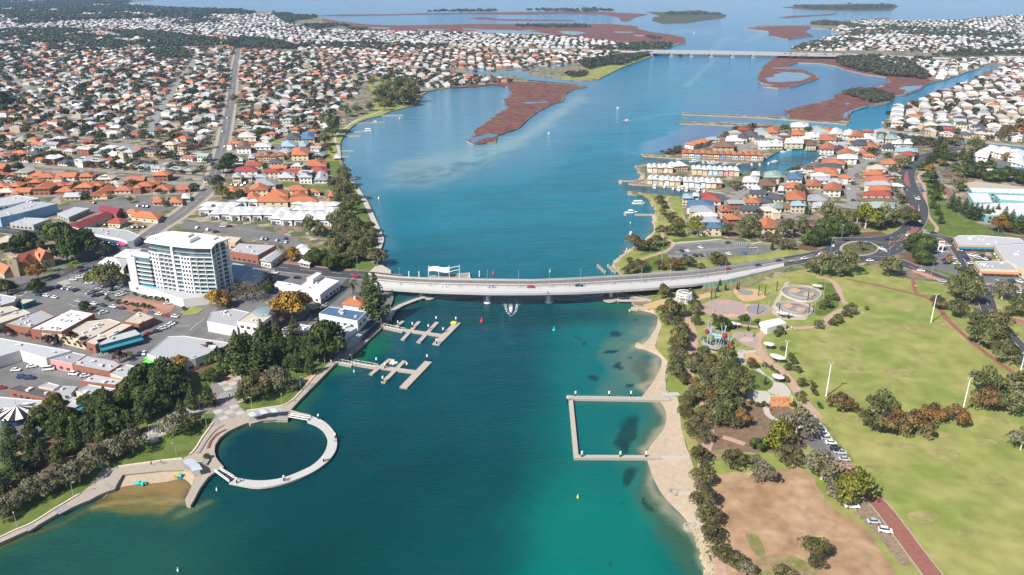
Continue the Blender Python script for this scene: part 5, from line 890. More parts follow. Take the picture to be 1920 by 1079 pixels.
tree_px('paperbark_tree', PP, [(1238,378,18),(1240,387,18),(1242,400,12),(1252,412,20),(1262,405,12),(1272,422,20),(1238,432,16),(1267,437,28),(1257,436,22),(1190,463,32),(1205,466,22),(1228,457,26),(1220,468,16),(1198,505,26),(1178,510,22),(1180,490,12),(1345,490,28),(1290,495,26),(1313,502,14),(1336,492,16),(1196,492,10)]); tree_px('rust_tree', PP, [(1260,502,26),(1272,505,18),(1208,500,14)]); tree_px('yellow_gum', PP, [(1307,433,36),(1242,494,9)]); tree_px('gum_tree', PP, [(1364,437,26),(1402,432,38),(1392,440,24),(1412,440,24),(1206,360,9),(1218,462,14)])
tree_px('norfolk_pine', PM, [(1757,290,34),(1752,306,34),(1738,316,28),(1768,312,28),(1812,318,38),(1803,300,26),(1765,300,34),(1820,312,28),(1748,392,24),(1757,404,22),(1763,420,22),(1752,376,24),(1783,392,30),(1793,398,30),(1807,404,32),(1818,410,30),(1827,413,32),(1847,416,32),(1857,414,26),(1880,424,36),(1893,430,36),(1907,438,36),(1918,430,34),(1868,408,26),(1836,412,28)]); tree_px('fig_tree', PM, [(1786,297,20),(1743,337,26),(1752,357,24),(1754,369,24),(1807,326,28),(1823,325,28),(1841,331,24),(1868,333,28),(1885,333,30),(1910,337,28),(1711,294,14),(1727,316,16),(1799,354,18),(1838,311,16),(1856,312,16),(1790,318,18),(1855,335,20),(1900,332,22)]); tree_px('plane_tree', PM, [(1872,428,30),(1885,298,16),(1743,319,16),(1763,308,13)]); tree_px('bare_tree', PM, [(1774,327,18),(1788,341,28),(1800,345,18),(1896,296,16)]); tree_px('rust_tree', PM, [(1888,252,26),(1875,258,18),(1912,244,20)]); tree_px('gum_tree', PM, [(1827,279,24),(1838,283,18),(1788,270,18),(1800,268,14),(1692,312,22),(1700,304,14),(1674,323,16),(1675,338,12),(1678,358,12),(1680,345,14),(1684,370,12),(1770,282,18)])
tree_px('fig_tree', PX_, [(430,307,30),(420,318,26),(488,253,24),(502,253,20),(452,368,22),(8,195,38),(0,210,24),(214,312,16),(134,240,22),(190,258,16),(35,318,18),(108,295,12)]); tree_px('gum_tree', PX_, [(410,350,28),(610,267,20),(270,255,18),(240,252,12),(265,262,14),(212,264,14),(345,312,14),(400,312,10),(620,284,12),(520,235,14),(555,235,18),(440,190,14),(402,395+0,14),(308,385,14),(245,378,12)]); tree_px('yellow_gum', PX_, [(415,367,26)])
def fill(px, sp_mix, place, step, w, seed):
    P = GP(px); g = random.Random(seed); xs_ = [p[0] for p in P]; ys_ = [p[1] for p in P]; y = min(ys_)
    while y < max(ys_):
        x = min(xs_)
        while x < max(xs_):
            qx, qy = x+g.uniform(-.4, .4)*step, y+g.uniform(-.4, .4)*step
            if inside(P, qx, qy) and not any(abs(t[1]-qx) < step*.45 and abs(t[2]-qy) < step*.45 for t in TREES): sp = g.choice(sp_mix); s_ = g.uniform(*w); TREES.append((sp, qx, qy, s_*(1.6 if sp == 'norfolk_pine' else 1), s_*(1.6 if sp == 'norfolk_pine' else 1), place))
            x += step
        y += step
fill([(1240,578),(1266,574),(1284,600),(1290,640),(1285,700),(1292,760),(1312,840),(1332,900),(1346,1000),(1395,1079),(1352,1092),(1322,1000),(1312,930),(1302,850),(1283,790),(1262,700),(1262,640)], ['paperbark_tree', 'paperbark_tree', 'gum_tree'], PE, 7.5, (6.5, 9.5), 1)
fill([(1300,680),(1340,660),(1390,690),(1400,730),(1395,790),(1350,800),(1305,800),(1295,740)], ['gum_tree', 'paperbark_tree', 'gum_tree'], PG, 9, (8, 12), 2)
fill([(0,880),(60,785),(160,762),(300,705),(350,712),(335,760),(245,815),(185,850),(100,890),(0,950)], ['fig_tree', 'fig_tree', 'norfolk_pine', 'fig_tree'], PW, 8.5, (8.5, 12), 3)
fill([(0,955),(100,905),(190,860),(240,838),(235,850),(165,890),(60,935),(0,970)], ['grey_tree', 'grey_tree', 'paperbark_tree'], PW, 7, (7, 10), 4)
fill([(430,650),(560,640),(580,680),(540,700),(460,700),(425,680)], ['fig_tree', 'norfolk_pine', 'fig_tree'], PW, 9, (9, 12), 5)
fill([(622,420),(650,410),(700,440),(705,490),(640,498),(605,490),(625,450)], ['gum_tree', 'fig_tree', 'paperbark_tree', 'gum_tree'], PF, 10, (9, 13), 6)
fill([(625,345),(655,348),(672,380),(660,400),(628,392)], ['gum_tree'], PF, 11, (9, 12), 7)
fill([(1530,440),(1540,408),(1640,405),(1705,405),(1700,430),(1620,440)], ['gum_tree', 'fig_tree', 'yellow_gum'], PR, 13, (9, 13), 8)
fill([(1168,505),(1290,495),(1350,484),(1360,490),(1280,505),(1180,515)], ['paperbark_tree'], PP, 13, (6, 9), 9)
fill([(708,186),(740,160),(778,170),(784,188),(750,200),(715,200)], ['gum_tree', 'fig_tree'], PH, 13, (12, 17), 10)
cnt = {}; BY = {}
WORDS = {'fig_tree': 'dense dark green tree', 'norfolk_pine': 'conical dark pine', 'gum_tree': 'olive green gum tree', 'paperbark_tree': 'brownish green bushy tree', 'rust_tree': 'rusty brown bushy tree', 'plane_tree': 'golden autumn tree', 'yellow_gum': 'bright yellow green tree', 'grey_tree': 'grey green feathery tree', 'purple_tree': 'dark purple leaved tree', 'shrub': 'low green shrub', 'date_palm': 'palm tree', 'cypress': 'slim dark conifer', 'bare_tree': 'thin half bare brown tree'}
CATS = {'norfolk_pine': 'pine tree', 'shrub': 'shrub', 'date_palm': 'palm tree'}
for t in TREES: BY.setdefault((t[0], t[5]), []).append(t)
for (sp, place), L_ in BY.items():
    L_.sort(key=lambda t: PX(t[1], t[2])[0]); n = len(L_)
    for i, (_, x, y, w, h, _p) in enumerate(L_):
        g = random.Random(int(x*7+y*13)); cr, tr = SPEC[sp][g.randrange(len(SPEC[sp]))]; o = empty(sp, (x, y, LZ), g.random()*6.28)
        k = (w, w, w*(1.05+.25*g.random())); hs = {'norfolk_pine': 1, 'date_palm': 1, 'cypress': 1}.get(sp)
        for nm, me in (('crown', cr), ('trunk', tr)):
            c = link(nm, me, o); c.scale = k if not hs else (h, h, h)
        if sp not in ('norfolk_pine', 'cypress', 'date_palm'): o.children[0].location.z = w*.10
        lab = '%s %s' % (WORDS[sp], place) if n == 1 else '%s %s from the left, %s' % (WORDS[sp], nth(i), place)
        tag(o, lab, CATS.get(sp, 'tree'), '%s %s' % (WORDS[sp].replace('tree', 'trees'), place)); stamp(x, y, w*.3)
# ---------------------------------------------------------------- buildings
RC = {'orange': (.40, .145, .07), 'red': (.29, .065, .05), 'terracotta': (.36, .13, .08), 'brown': (.17, .10, .075), 'grey': (.30, .31, .33), 'charcoal': (.075, .08, .095), 'white': (.60, .605, .62), 'cream': (.47, .42, .35), 'light grey': (.37, .385, .41), 'grey green': (.25, .33, .29), 'blue': (.07, .14, .24), 'maroon': (.20, .035, .05), 'light blue': (.25, .35, .42)}
ROOF = {k: M('roof_'+k.replace(' ', '_'), c, var=.20, scale=.5, detail=8, rough=.7, coord='obj', rnd=.10) for k, c in RC.items()}
WC = {'white': (.64, .63, .61), 'cream': (.56, .48, .34), 'brick': (.27, .115, .075), 'sand': (.45, .35, .23), 'grey': (.38, .38, .38), 'pink': (.58, .27, .25), 'blue': (.22, .38, .55), 'teal': (.03, .18, .22), 'salmon': (.52, .34, .26), 'yellow': (.52, .44, .28), 'navy': (.025, .045, .10), 'pale blue': (.42, .55, .66), 'aqua': (.20, .40, .42)}
WALL = {k: M('wall_'+k.replace(' ', '_'), c, var=.07, scale=.5, coord='obj') for k, c in WC.items()}
solar = M('solar_panel', (.015, .02, .05), rough=.25, spec=.6); vent = M('roof_vent', (.55, .55, .55))
SHARED = {}
def shared(key, fn):
    if key not in SHARED: SHARED[key] = fn()
    return SHARED[key]
def win_mesh(w, h): return shared(('win', w, h), lambda: MB().box((0, 0, -h/2), (w, .12, h)).mesh('window', [dark_glass]))
def windows(root, a, b, z0, h, cols, rows, ww=1.6, wh=1.3, base=.9, f0=.06, f1=.94, name='window'):
    """window panes set on the wall from a to b (local 2-D points)"""
    a, b = Vector(a[:2]), Vector(b[:2]); d = b-a; n = Vector((d.y, -d.x)).normalized(); rz = math.atan2(d.y, d.x); me = win_mesh(ww, wh)
    for r in range(rows):
        for c in range(cols):
            t = f0+(f1-f0)*(c+.5)/cols; p = a+d*t+n*.03; link(name, me, root, (p.x, p.y, z0+h*(r/rows)+base+wh/2), rz)
def front_edges(P):
    """edges of a ccw outline that face the camera at the origin"""
    out = []
    for i in range(len(P)):
        a, b = Vector(P[i][:2]), Vector(P[(i+1) % len(P)][:2]); n = Vector((b.y-a.y, a.x-b.x)); m = (a+b)/2
        out.append((i, a, b, n.dot(m) < 0, (b-a).length))
    return out
def block(name, label, px, h, wall='white', roof='light grey', cat='building', par=.7, units=3, win=None, group=None, z=LZ, awn=None, seed=0, winc=None):
    P = ccw([G(a, b, z+h)[:2] for a, b in px]); c = sum((Vector(p) for p in P), Vector((0, 0)))/len(P); t = tag(empty(name, (c.x, c.y, z)), label, cat, group)
    L_ = [(p[0]-c.x, p[1]-c.y) for p in P]; rast_w(P, ROADM)
    k = MB(); k.prism(L_, -.2, h, top=False); k.build('wall', WALL[wall], t)
    k = MB(); k.prism(L_, h-.5, h-.25, side=False); k.build('roof', ROOF[roof], t)
    if par:
        k = MB(); n = len(L_)
        I = []
        for i in range(n):
            p, q, r = Vector(L_[i-1]), Vector(L_[i]), Vector(L_[(i+1) % n]); d1 = (q-p).normalized(); d2 = (r-q).normalized(); m = (Vector((-d1.y, d1.x))+Vector((-d2.y, d2.x))); I.append(q+m.normalized()*.35*min(2, 1.414/max(.5, m.length)))
        for i in range(n):
            j = (i+1) % n; k.poly([(*L_[i], h), (*L_[j], h), (*I[j], h), (*I[i], h)]); k.poly([(*I[i], h), (*I[j], h), (*I[j], h-.3), (*I[i], h-.3)])
        k.build('parapet', WALL['white'] if wall in ('white', 'cream', 'pink', 'salmon') else WALL[wall], t)
    g = random.Random(seed+int(px[0][0]*3+px[0][1])); xs_ = [p[0] for p in L_]; ys_ = [p[1] for p in L_]; made = 0
    for _ in range(units*12):
        if made >= units: break
        x, y = g.uniform(min(xs_), max(xs_)), g.uniform(min(ys_), max(ys_))
        if inside(L_, x, y) and inside(L_, x+1.5, y) and inside(L_, x-1.5, y) and inside(L_, x, y+1.5) and inside(L_, x, y-1.5):
            k = MB(); s = g.choice((.9, 1.3, 1.8)); k.box((0, 0, 0), (s, s*g.choice((1, 1.6)), .9)); k.build('roof_unit', vent, t, (x, y, h-.3), g.random()*3); made += 1
    for i, a, b, f, ln in front_edges(L_):
        a2, b2 = a+c, b+c; nrm = Vector((b2.y-a2.y, a2.x-b2.x)); fc = nrm.dot((a2+b2)/2) < 0
        if fc and ln > 5 and win is not False:
            if win is None or i in win: windows(t, a, b, 0, h, max(1, int(ln/4.2)), max(1, int(h/3.4)), 2.2, 1.4)
    if awn:
        for i, m_ in awn:
            a, b = Vector(L_[i]), Vector(L_[(i+1) % len(L_)]); d = (b-a).normalized(); n = Vector((d.y, -d.x)); k = MB(); o_ = n*2.6; k.poly([(*a, 3.2), (*(a+o_), 2.8), (*(b+o_), 2.8), (*b, 3.2)]); k.poly([(*(a+o_), 2.8), (*(a+o_), 2.4), (*(b+o_), 2.4), (*(b+o_), 2.8)]); k.poly([(*a, 3.1), (*b, 3.1), (*(b+o_), 2.7), (*(a+o_), 2.7)]); k.build('awning', m_, t)
    return t
def hip_roof(k, Q, h, rise, kind='hip', ov=.5, mi=0):
    """roof over the quad Q (ccw), ridge along the longer side"""
    Q = [Vector(q[:2]) for q in Q]; c = sum(Q, Vector((0, 0)))/4; Q = [c+(q-c)*(1+ov*1.4/max(1, (q-c).length)) for q in Q]
    if (Q[1]-Q[0]).length < (Q[2]-Q[1]).length: Q = Q[1:]+Q[:1]
    A, B, C, D = Q; m0 = (A+D)/2; m1 = (B+C)/2; w = (D-A).length; L_ = (m1-m0).length; s = 0 if kind == 'gable' else min(.48, w*.5/L_)
    r0 = m0.lerp(m1, s); r1 = m1.lerp(m0, s); z1 = h+rise; r0 = (*r0, z1); r1 = (*r1, z1); A, B, C, D = [(*q, h) for q in (A, B, C, D)]
    k.poly([A, B, r1, r0], mi); k.poly([C, D, r0, r1], mi); k.poly([B, C, r1], mi); k.poly([D, A, r0], mi); k.poly([D, C, B, A], mi)
    return Vector(r0), Vector(r1), Vector(A), Vector(B)
def quad_house(name, label, px4, h, roof, wall='cream', kind='hip', rise=None, group=None, cat='house', pv=0, wn=3, z=LZ, world=None, st=1, chimney=0, wing=False):
    P = ccw(world or [G(a, b, z+h)[:2] for a, b in px4]); c = sum((Vector(p) for p in P), Vector((0, 0)))/4; L_ = [Vector(p)-c for p in P]; t = tag(empty(name, (c.x, c.y, z)), label, cat, group)
    ws = min((L_[1]-L_[0]).length, (L_[2]-L_[1]).length); rise = rise or min(3.2, ws*.22); ins = [p*(1-.6/max(1.5, p.length)) for p in L_]
    k = MB(); k.prism([tuple(p) for p in ins], -.1, h+.02, top=False); w_ = k.build('wall', WALL[wall], t)
    k = MB(); r0, r1, A, B = hip_roof(k, L_, h, rise, kind); rf = k.build('roof', ROOF[roof], t)
    if kind == 'gable':
        k = MB(); Q = ins if (ins[1]-ins[0]).length >= (ins[2]-ins[1]).length else ins[1:]+ins[:1]
        for u, v in ((Q[1], Q[2]), (Q[3], Q[0])): m = (u+v)/2; k.poly([(*u, h), (*v, h), (*m, h+rise*.93)])
        k.build('gable', WALL[wall], t)
    if wn:
        for i in range(4):
            a, b = ins[i], ins[(i+1) % 4]; nrm = Vector(((b-a).y, -(b-a).x))
            if nrm.dot((a+b)/2+c) < 0 and (b-a).length > 5:
                for s in range(st): windows(t, a, b, s*3.0, 3, wn, 1, 1.7, 1.2)
    if pv:
        nrm = (B-A).cross(r1-A).normalized(); nrm = nrm if nrm.z > 0 else -nrm; k = MB(); e = (B-A).normalized(); up = ((r0+r1)/2-(A+B)/2).normalized(); o = (A+B)/2+up*((r0+r1)/2-(A+B)/2).length*.5+nrm*.12
        for q in range(pv): x = (q-(pv-1)/2)*1.15; k.poly([o+e*(x-.5)-up*.9, o+e*(x+.5)-up*.9, o+e*(x+.5)+up*.9, o+e*(x-.5)+up*.9])
        k.build('solar_panels', solar, rf)
    for q in range(chimney): k = MB(); m = r0.lerp(r1, .2+.6*q); k.box((m.x, m.y-1.5, h), (1, .8, rise+1.4)); k.build('chimney', WALL['white'], rf)
    if wing:
        g_ = random.Random(int(c.x*3+c.y)); e1 = (L_[1]-L_[0]).normalized(); e2 = (L_[3]-L_[0]).normalized(); q0 = (L_[0] if g_.random() < .5 else L_[1])*.55-e2*min(4.5, ws*.42)*(1 if g_.random() < .7 else -1); s_ = ws*.27; Q = [q0-e1*s_-e2*s_, q0+e1*s_-e2*s_, q0+e1*s_+e2*s_, q0-e1*s_+e2*s_]
        k = MB(); k.prism([tuple(q) for q in Q], -.1, h-.25, top=False); k.build('wing_wall', WALL[wall], t); k = MB(); hip_roof(k, ccw([tuple(q) for q in Q]), h-.3, rise*.72, 'hip', .4); k.build('wing_roof', ROOF[roof], t)
    rast_w(P, ROADM); return t
grn = M('lime_awning', (.12, .55, .08)); blu = M('blue_awning', (.03, .20, .28)); org = M('orange_awning', (.45, .22, .10)); pnk = M('pink_awning', (.65, .05, .22)); nvy = M('navy_awning', (.03, .06, .14)); wht = white
# --- the town centre, front to back
B_ = block
B_('arcade_building', 'long white flat roofed building with an orange stripe at the left edge', [(-60,620),(0,634),(133,658),(86,672),(37,657),(0,668),(-60,688)], 6, 'white', 'light grey', units=6, win=False)
B_('shop_building', 'pink walled shop with a dark grey flat roof beside the small car park', [(90,673),(132,659.5),(161,666),(135,683)], 5, 'pink', 'grey', units=1)
B_('shop_building', 'brick shop with a long blue grey flat roof', [(136,683.5),(162,666.5),(214,676),(226,684),(205,697)], 5, 'brick', 'light grey', units=4)
B_('shop_building', 'pale corner shop with two roof ventilators near the big fig trees', [(206,701),(236,683),(268,690),(274,694),(258,708),(238,711)], 5, 'cream', 'light grey', units=2)
B_('shop_building', 'grey shop with stepped pale roof below the pale corner shop', [(150,714),(176,701.5),(232,712),(216,722),(176,718)], 4, 'brick', 'light grey')
B_('shop_building', 'orange brick shop with a long dark grey roof at the lower left', [(16,730),(40,722),(108,735.6),(85,747)], 4, 'brick', 'charcoal', units=2)
B_('shop_building', 'small shop with a plain light roof behind the dark grey roofed shop', [(72,725),(90,717),(112,723),(100,731)], 3.5, 'cream', 'light grey', units=0)
B_('shop_building', 'square mid grey roofed shop in the lower left block', [(102,734),(117,723.5),(145,725),(133,738)], 3.8, 'grey', 'grey', units=1)
B_('shop_building', 'shop with a broad white roof and orange verandah facing the park', [(142,734),(166,721),(217,729),(174,747)], 4.2, 'cream', 'light grey', units=3, awn=((0, org),))
B_('shop_building', 'narrow pale shop beside the blue awning', [(113,758.5),(134,744),(172,748),(140,765)], 4, 'grey', 'light grey', units=1, awn=((0, blu),))
B_('shop_building', 'cluster of low white roofs above the striped rotunda', [(-30,742),(0,744),(87,752),(56,767),(6,765),(-30,775)], 4, 'cream', 'light grey', units=6)
B_('shop_building', 'beige two storey building at the left edge below the car park', [(-30,548),(0,552),(31,557),(26,566),(0,573),(-30,578)], 5.5, 'cream', 'light grey')
B_('storage_building', 'low building with a dark teal fence wall beside the car park', [(34,561),(56,560),(67,562),(42,571)], 3.5, 'teal', 'cream', units=0)
B_('shop_building', 'pale skillion roofed building at the left edge', [(-30,590),(0,590),(36,580),(22,574),(0,577),(-30,580)], 5, 'white', 'cream', units=1)
B_('shop_building', 'long cream roofed building in front of the pale skillion roof', [(-20,612),(5,605),(58,587),(44,580),(0,594),(-20,600)], 5.5, 'grey', 'cream', units=1)
B_('shop_building', 'large blue grey flat roofed shop with six white roof vents', [(10,607),(76,581),(103,593),(56,615)], 6, 'brick', 'grey', units=6)
B_('supermarket_building', 'white roofed building covered in silver air ducts', [(56,617),(104,594),(132,580),(177,588),(115,622)], 6.5, 'brick', 'white', units=12)
B_('shop_building', 'small shop with a pale green roof below the ducted roof', [(78,624),(85,617),(110,621),(102,629)], 5, 'grey', 'grey green', units=0)
B_('shop_building', 'wide cream flat roofed shop with a scatter of black vents', [(108,627),(163,603),(205,598),(226,605),(158,640)], 5, 'cream', 'cream', units=9)
B_('shop_building', 'cream roofed shop between the dark gutter and the mural shop', [(159,641),(228,606),(250,609),(178,647)], 5, 'brick', 'cream', units=3)
B_('mural_building', 'teal and blue mural shop with orange signs beside the angled street', [(181,638),(253,617.5),(265,627),(187,648)], 5, 'teal', 'light grey', units=3, awn=((0, blu),))
B_('shop_building', 'brick corner shop with a cream roof at the street junction', [(230,603),(260,583),(290,595),(260,608)], 4.5, 'brick', 'cream', units=3)
B_('market_hall', 'large shed with a pale corrugated roof and lime green awnings', [(275,664),(315,631),(345,630),(431,643),(411,655),(366,672),(345,677),(300,673)], 6, 'white', 'light grey', par=.3, units=4, awn=((7, grn), (6, grn)))
B_('store_building', 'white walled store with stepped grey roofs left of the domed hall', [(388,603),(397,586),(420,582),(437,579),(468,586),(446,601),(444,613),(415,608)], 6, 'white', 'light grey', units=5, win=False)
hall = B_('domed_hall', 'pale hall with a round blue grey dome roof at its corner', [(445,603),(479,581),(510,591),(485,610)], 8.5, 'white', 'cream', units=3)
k = MB(); p = G(497.6, 583, LZ+9); k.lathe((0, 0, -8), [(6.2, 0), (6.2, 8), (6.6, 8.1), (5.2, 9.2), (2.6, 9.9), (.1, 10.1)], 24); o = k.build('dome', [M('dome_zinc', (.17, .24, .27), rough=.5)], hall); o.location = (p[0]-hall.location.x, p[1]-hall.location.y, 8.3)
B_('restaurant_building', 'white roofed restaurant with swept wings at the bridge end', [(563,536),(575,527),(606,520),(636,527),(615,541),(600,553),(586,547)], 6, 'white', 'white', units=4)
B_('restaurant_building', 'long low white wing west of the restaurant', [(513,534),(520,527),(545,531),(594,543),(585,551),(540,543)], 4.5, 'white', 'white', units=2)
B_('lift_tower', 'white box shaped tower rising over the restaurant roof', [(575,521),(593,511),(603,512.5),(586,524)], 9, 'white', 'white', units=0, win=False)
quad_house('cream_house', 'grey hip roofed cream building behind the golden plane tree', [(520,560),(536,548),(575,553),(548,568)], 4.5, 'light grey', 'cream', cat='building')
B_('waterfront_hotel', 'waterfront hotel with a large dark blue roof', [(598,588),(617,575),(687,585),(670,602)], 10, 'white', 'blue', par=.2, units=4)
B_('waterfront_hotel', 'white flat roofed dining wing in front of the blue roofed hotel', [(587,621),(607,605),(666,612),(668,615),(639,633),(600,630)], 6, 'white', 'light grey', units=5)
B_('cafe_building', 'low white roofed corner cafe beside the round green fig tree', [(540,624),(563,608),(592,612),(600,622),(580,636)], 4.5, 'cream', 'light grey', units=3)
B_('dining_canopy', 'dark navy canopy over the boardwalk terrace by the big pine', [(672,621),(694,600),(705,605),(681,628)], 3.6, 'navy', 'charcoal', units=0, cat='canopy', win=False)
B_('dining_canopy', 'white awning over the waterside terrace', [(642,641),(671,625),(679,628),(650,647)], 3.2, 'grey', 'light grey', par=0, units=0, cat='canopy', win=False)
quad_house('pilot_cottage', 'house with a bright orange hip roof and white chimneys beside the big pine', [(641,570),(656,558),(686,559),(684,577)], 5, 'orange', 'white', rise=2.6, chimney=2)
B_('brick_building', 'brick building with a rust streaked pale roof across the main road', [(430,471),(447,456),(518,460),(483,479)], 6.5, 'brick', 'light grey', units=5); B_('shop_building', 'sand coloured flat roofed annexe behind the tower', [(410,453),(422,443),(453,446),(441,456)], 5, 'sand', 'cream', units=1)
quad_house('gabled_shop', 'grey gabled shop with a white front across the main road', [(487,488),(521,467),(538,469),(507,492)], 4.5, 'light grey', 'white', 'gable', cat='shop'); quad_house('white_cottage', 'white roofed cottage with red trim behind the thin brown trees', [(550,474),(566,466),(596,470),(585,481)], 4, 'white', 'brick', cat='house'); quad_house('white_cottage', 'small white roofed shed below the white roofed cottage', [(560,492),(570,483),(588,485),(580,496)], 3, 'white', 'cream')
B_('store_building', 'pale blue roofed shed immediately right of the tower', [(436,493),(474,500),(452,525),(430,520)], 6, 'pale blue', 'light blue', par=.2, units=0); B_('store_building', 'white roofed shop with a boxy grey penthouse right of the tower', [(452,527),(478,504),(503,511),(463,536)], 5, 'white', 'light grey', units=1)
B_('box_store', 'big grey roofed box store with a long sky blue side wall', [(-20,401),(0,395),(53,377),(107,382),(41,399),(0,408)], 8, 'blue', 'light grey', units=9, win=False); B_('box_store', 'white roofed store behind the sky blue wall', [(-30,378),(30,366),(74,372),(20,384),(-30,392)], 7, 'white', 'light grey', units=4)
B_('shop_building', 'low glassy shop in front of the sky blue wall', [(18,418),(47,408),(95,410),(62,422)], 4.5, 'grey', 'light grey', units=3); B_('store_building', 'plain flat grey roof between the sky blue store and the maroon roofs', [(107,400),(138,388),(168,391),(128,408)], 4, 'grey', 'light grey', units=0)
quad_house('maroon_shop', 'long narrow maroon roofed building beside the church trees', [(131,422),(187,402),(211,403),(150,428)], 4, 'maroon', 'cream', 'gable', cat='building'); quad_house('maroon_shop', 'short maroon gabled roof farthest of the three maroon roofs', [(185,395),(193,389),(232,393),(218,402)], 5, 'maroon', 'brick', 'gable', cat='building'); quad_house('maroon_shop', 'square maroon hip roof at the near end of the maroon row', [(98,427),(110,418),(132,421),(117,430)], 4, 'maroon', 'brick', cat='building')
quad_house('brick_unit', 'red hip roofed cream block by the small car park', [(200,417),(217,408),(240,412),(225,419)], 4, 'red', 'cream', cat='building'); quad_house('brick_unit', 'low orange hip roofed units beside the long street', [(244,406),(258,397),(304,401),(296,412)], 3.5, 'orange', 'cream', cat='building'); quad_house('brick_unit', 'small orange hip roof above the orange units', [(232,399),(243,393),(266,395),(256,402)], 3.5, 'orange', 'white', cat='building')
B_('corner_shops', 'curved row of white roofed shops with pink and blue signs', [(145,433),(160,427),(205,428),(240,432),(262,442),(250,451),(238,453),(225,448)], 5, 'white', 'light grey', units=6, awn=((0, pnk), (7, nvy), (6, blu)))
B_('shop_building', 'dark fronted shop at the left edge behind the church', [(-20,455),(10,441),(41,442),(20,452),(0,459)], 4, 'navy', 'cream', units=1)
quad_house('white_pavilion', 'white hip roofed building with a red verandah left of the tower', [(185,494),(201,483),(241,488),(231,503)], 4.5, 'white', 'cream', cat='building'); quad_house('white_pavilion', 'jumble of low white roofs behind the tower podium', [(214,481),(236,468),(264,467),(250,485)], 5, 'white', 'white', cat='building')
# rotunda with striped tent roof
t = tag(empty('rotunda', G(37, 786)), 'round pavilion with a black and white striped tent roof at the lower left', 'pavilion'); n = 16
for i in range(n):
    a0, a1 = 6.283*i/n, 6.283*(i+1)/n; k = MB(); k.poly([(7.6*math.cos(a0), 7.6*math.sin(a0), 3.4), (7.6*math.cos(a1), 7.6*math.sin(a1), 3.4), (0, 0, 6.6)]); k.build('roof_panel', white if i % 2 else black, t)
k = MB(); k.lathe((0, 0, 0), [(6.8, 0), (6.8, 3.5)], 16); k.build('wall', WALL['navy'], t); k = MB(); k.tube((0, 0, 6), (0, 0, 9.5), .12, .05, 5); k.build('flagpole', black, t)
# church
ch = tag(empty('church', G(45, 508)), 'sandstone church with a square tower and steep orange roofs', 'church')
def cl(px, py, z=LZ): p = G(px, py, z); return Vector((p[0]-ch.location.x, p[1]-ch.location.y))
def gab(a, b, w, h, rise, nm='nave'):
    d = (b-a).normalized(); n = Vector((-d.y, d.x))*w/2; Q = [a-n, b-n, b+n, a+n]; k = MB(); k.prism([tuple(q) for q in Q], 0, h, top=False)
    for u, v in ((Q[0], Q[3]), (Q[1], Q[2])): m = (u+v)/2; k.poly([(*u, h), (*v, h), (*m, h+rise)])
    k.build('wall', WALL['sand'], ch); k = MB(); hip_roof(k, ccw([tuple(q) for q in Q]), h, rise, 'gable', .4); k.build('roof', ROOF['orange'], ch)
gab(cl(32, 511), cl(80, 494), 10, 5.5, 5.5); gab(cl(52, 514), cl(62, 500), 8, 5, 5); gab(cl(74, 502), cl(98, 496), 10, 6, 6); gab(cl(4, 512), cl(22, 520), 8, 3.5, 4)
p = cl(31, 517); k = MB(); k.box((p.x, p.y, 0), (5.4, 5.4, 12.5), .3); [k.box((p.x+sx*2.1, p.y+sy*2.1, 12.5), (.9, .9, 1.1), .3) for sx in (-1, 1) for sy in (-1, 1)]; k.build('tower', WALL['sand'], ch)
for dx in (-.9, .9): k = MB(); k.box((p.x+dx-1, p.y-2.75, 8.5), (.7, .2, 2)); k.build('window', dark_glass, ch)
p = cl(63, 511.5); k = MB(); k.box((p.x-1, p.y-2.2, 1), (2.4, .3, 4)); k.build('arched_window', dark_glass, ch)
# ---------------------------------------------------------------- the apartment tower
tw = tag(empty('apartment_tower', G(360, 540)), 'white twelve storey apartment tower with curved balconies and a flat white roof', 'apartment building')
def tl(px, py, z): p = G(px, py, z); return Vector((p[0]-tw.location.x, p[1]-tw.location.y))
def offset(P, d):
    n = len(P); out = []
    for i in range(n):
        p, q, r = Vector(P[i-1]), Vector(P[i]), Vector(P[(i+1) % n]); a = (q-p).normalized(); b = (r-q).normalized(); m = Vector((a.y, -a.x))+Vector((b.y, -b.x)); out.append(q+m.normalized()*d*min(1.6, 1.414/max(.6, m.length)))
    return out
HT = 34.5; roofP = ccw([tuple(tl(a, b, LZ+HT)) for a, b in ((272,451),(290,440),(312,434),(372,437),(428,446),(403,455),(396,463),(360,462.5),(324,459),(296,455))])
body = offset(roofP, -2.2); blue_glass = M('balcony_glass', (.10, .20, .24), rough=.12, spec=.8, var=.3, scale=.25); FH = 2.58
balu = M('balustrade', (.24, .29, .32), rough=.25, spec=.6)
k = MB(); k.prism([tuple(p) for p in offset(body, -.3)], 5, HT-1.0); k.build('glazing', blue_glass, tw)
for f in range(12):
    z0 = 5.2+f*FH-.6
    if z0 > HT-5: z0 = HT-4.4
    sl_ = offset(body, 1.5 if f < 10 else .7); k = MB(); k.prism([tuple(p) for p in sl_], z0-.45, z0, mi=0); k.prism([tuple(p) for p in sl_], z0-.45, z0-.4, side=False); k.build('floor_slab', white, tw)
    E = [p for p in offset(sl_, -.15)]; k = MB()
    for i in range(len(E)): a, b = E[i], E[(i+1) % len(E)]; k.poly([(*a, z0), (*b, z0), (*b, z0+.75), (*a, z0+.75)])
    k.build('balustrade', balu, tw)
k = MB(); k.prism([tuple(p) for p in offset(body, 3.0)], HT-1.1, HT-.3); k.prism([tuple(p) for p in offset(body, 3.0)], HT-1.1, HT-1.05, side=False); k.build('roof', white, tw)
pc = sum((Vector(p) for p in roofP), Vector((0, 0)))/len(roofP)
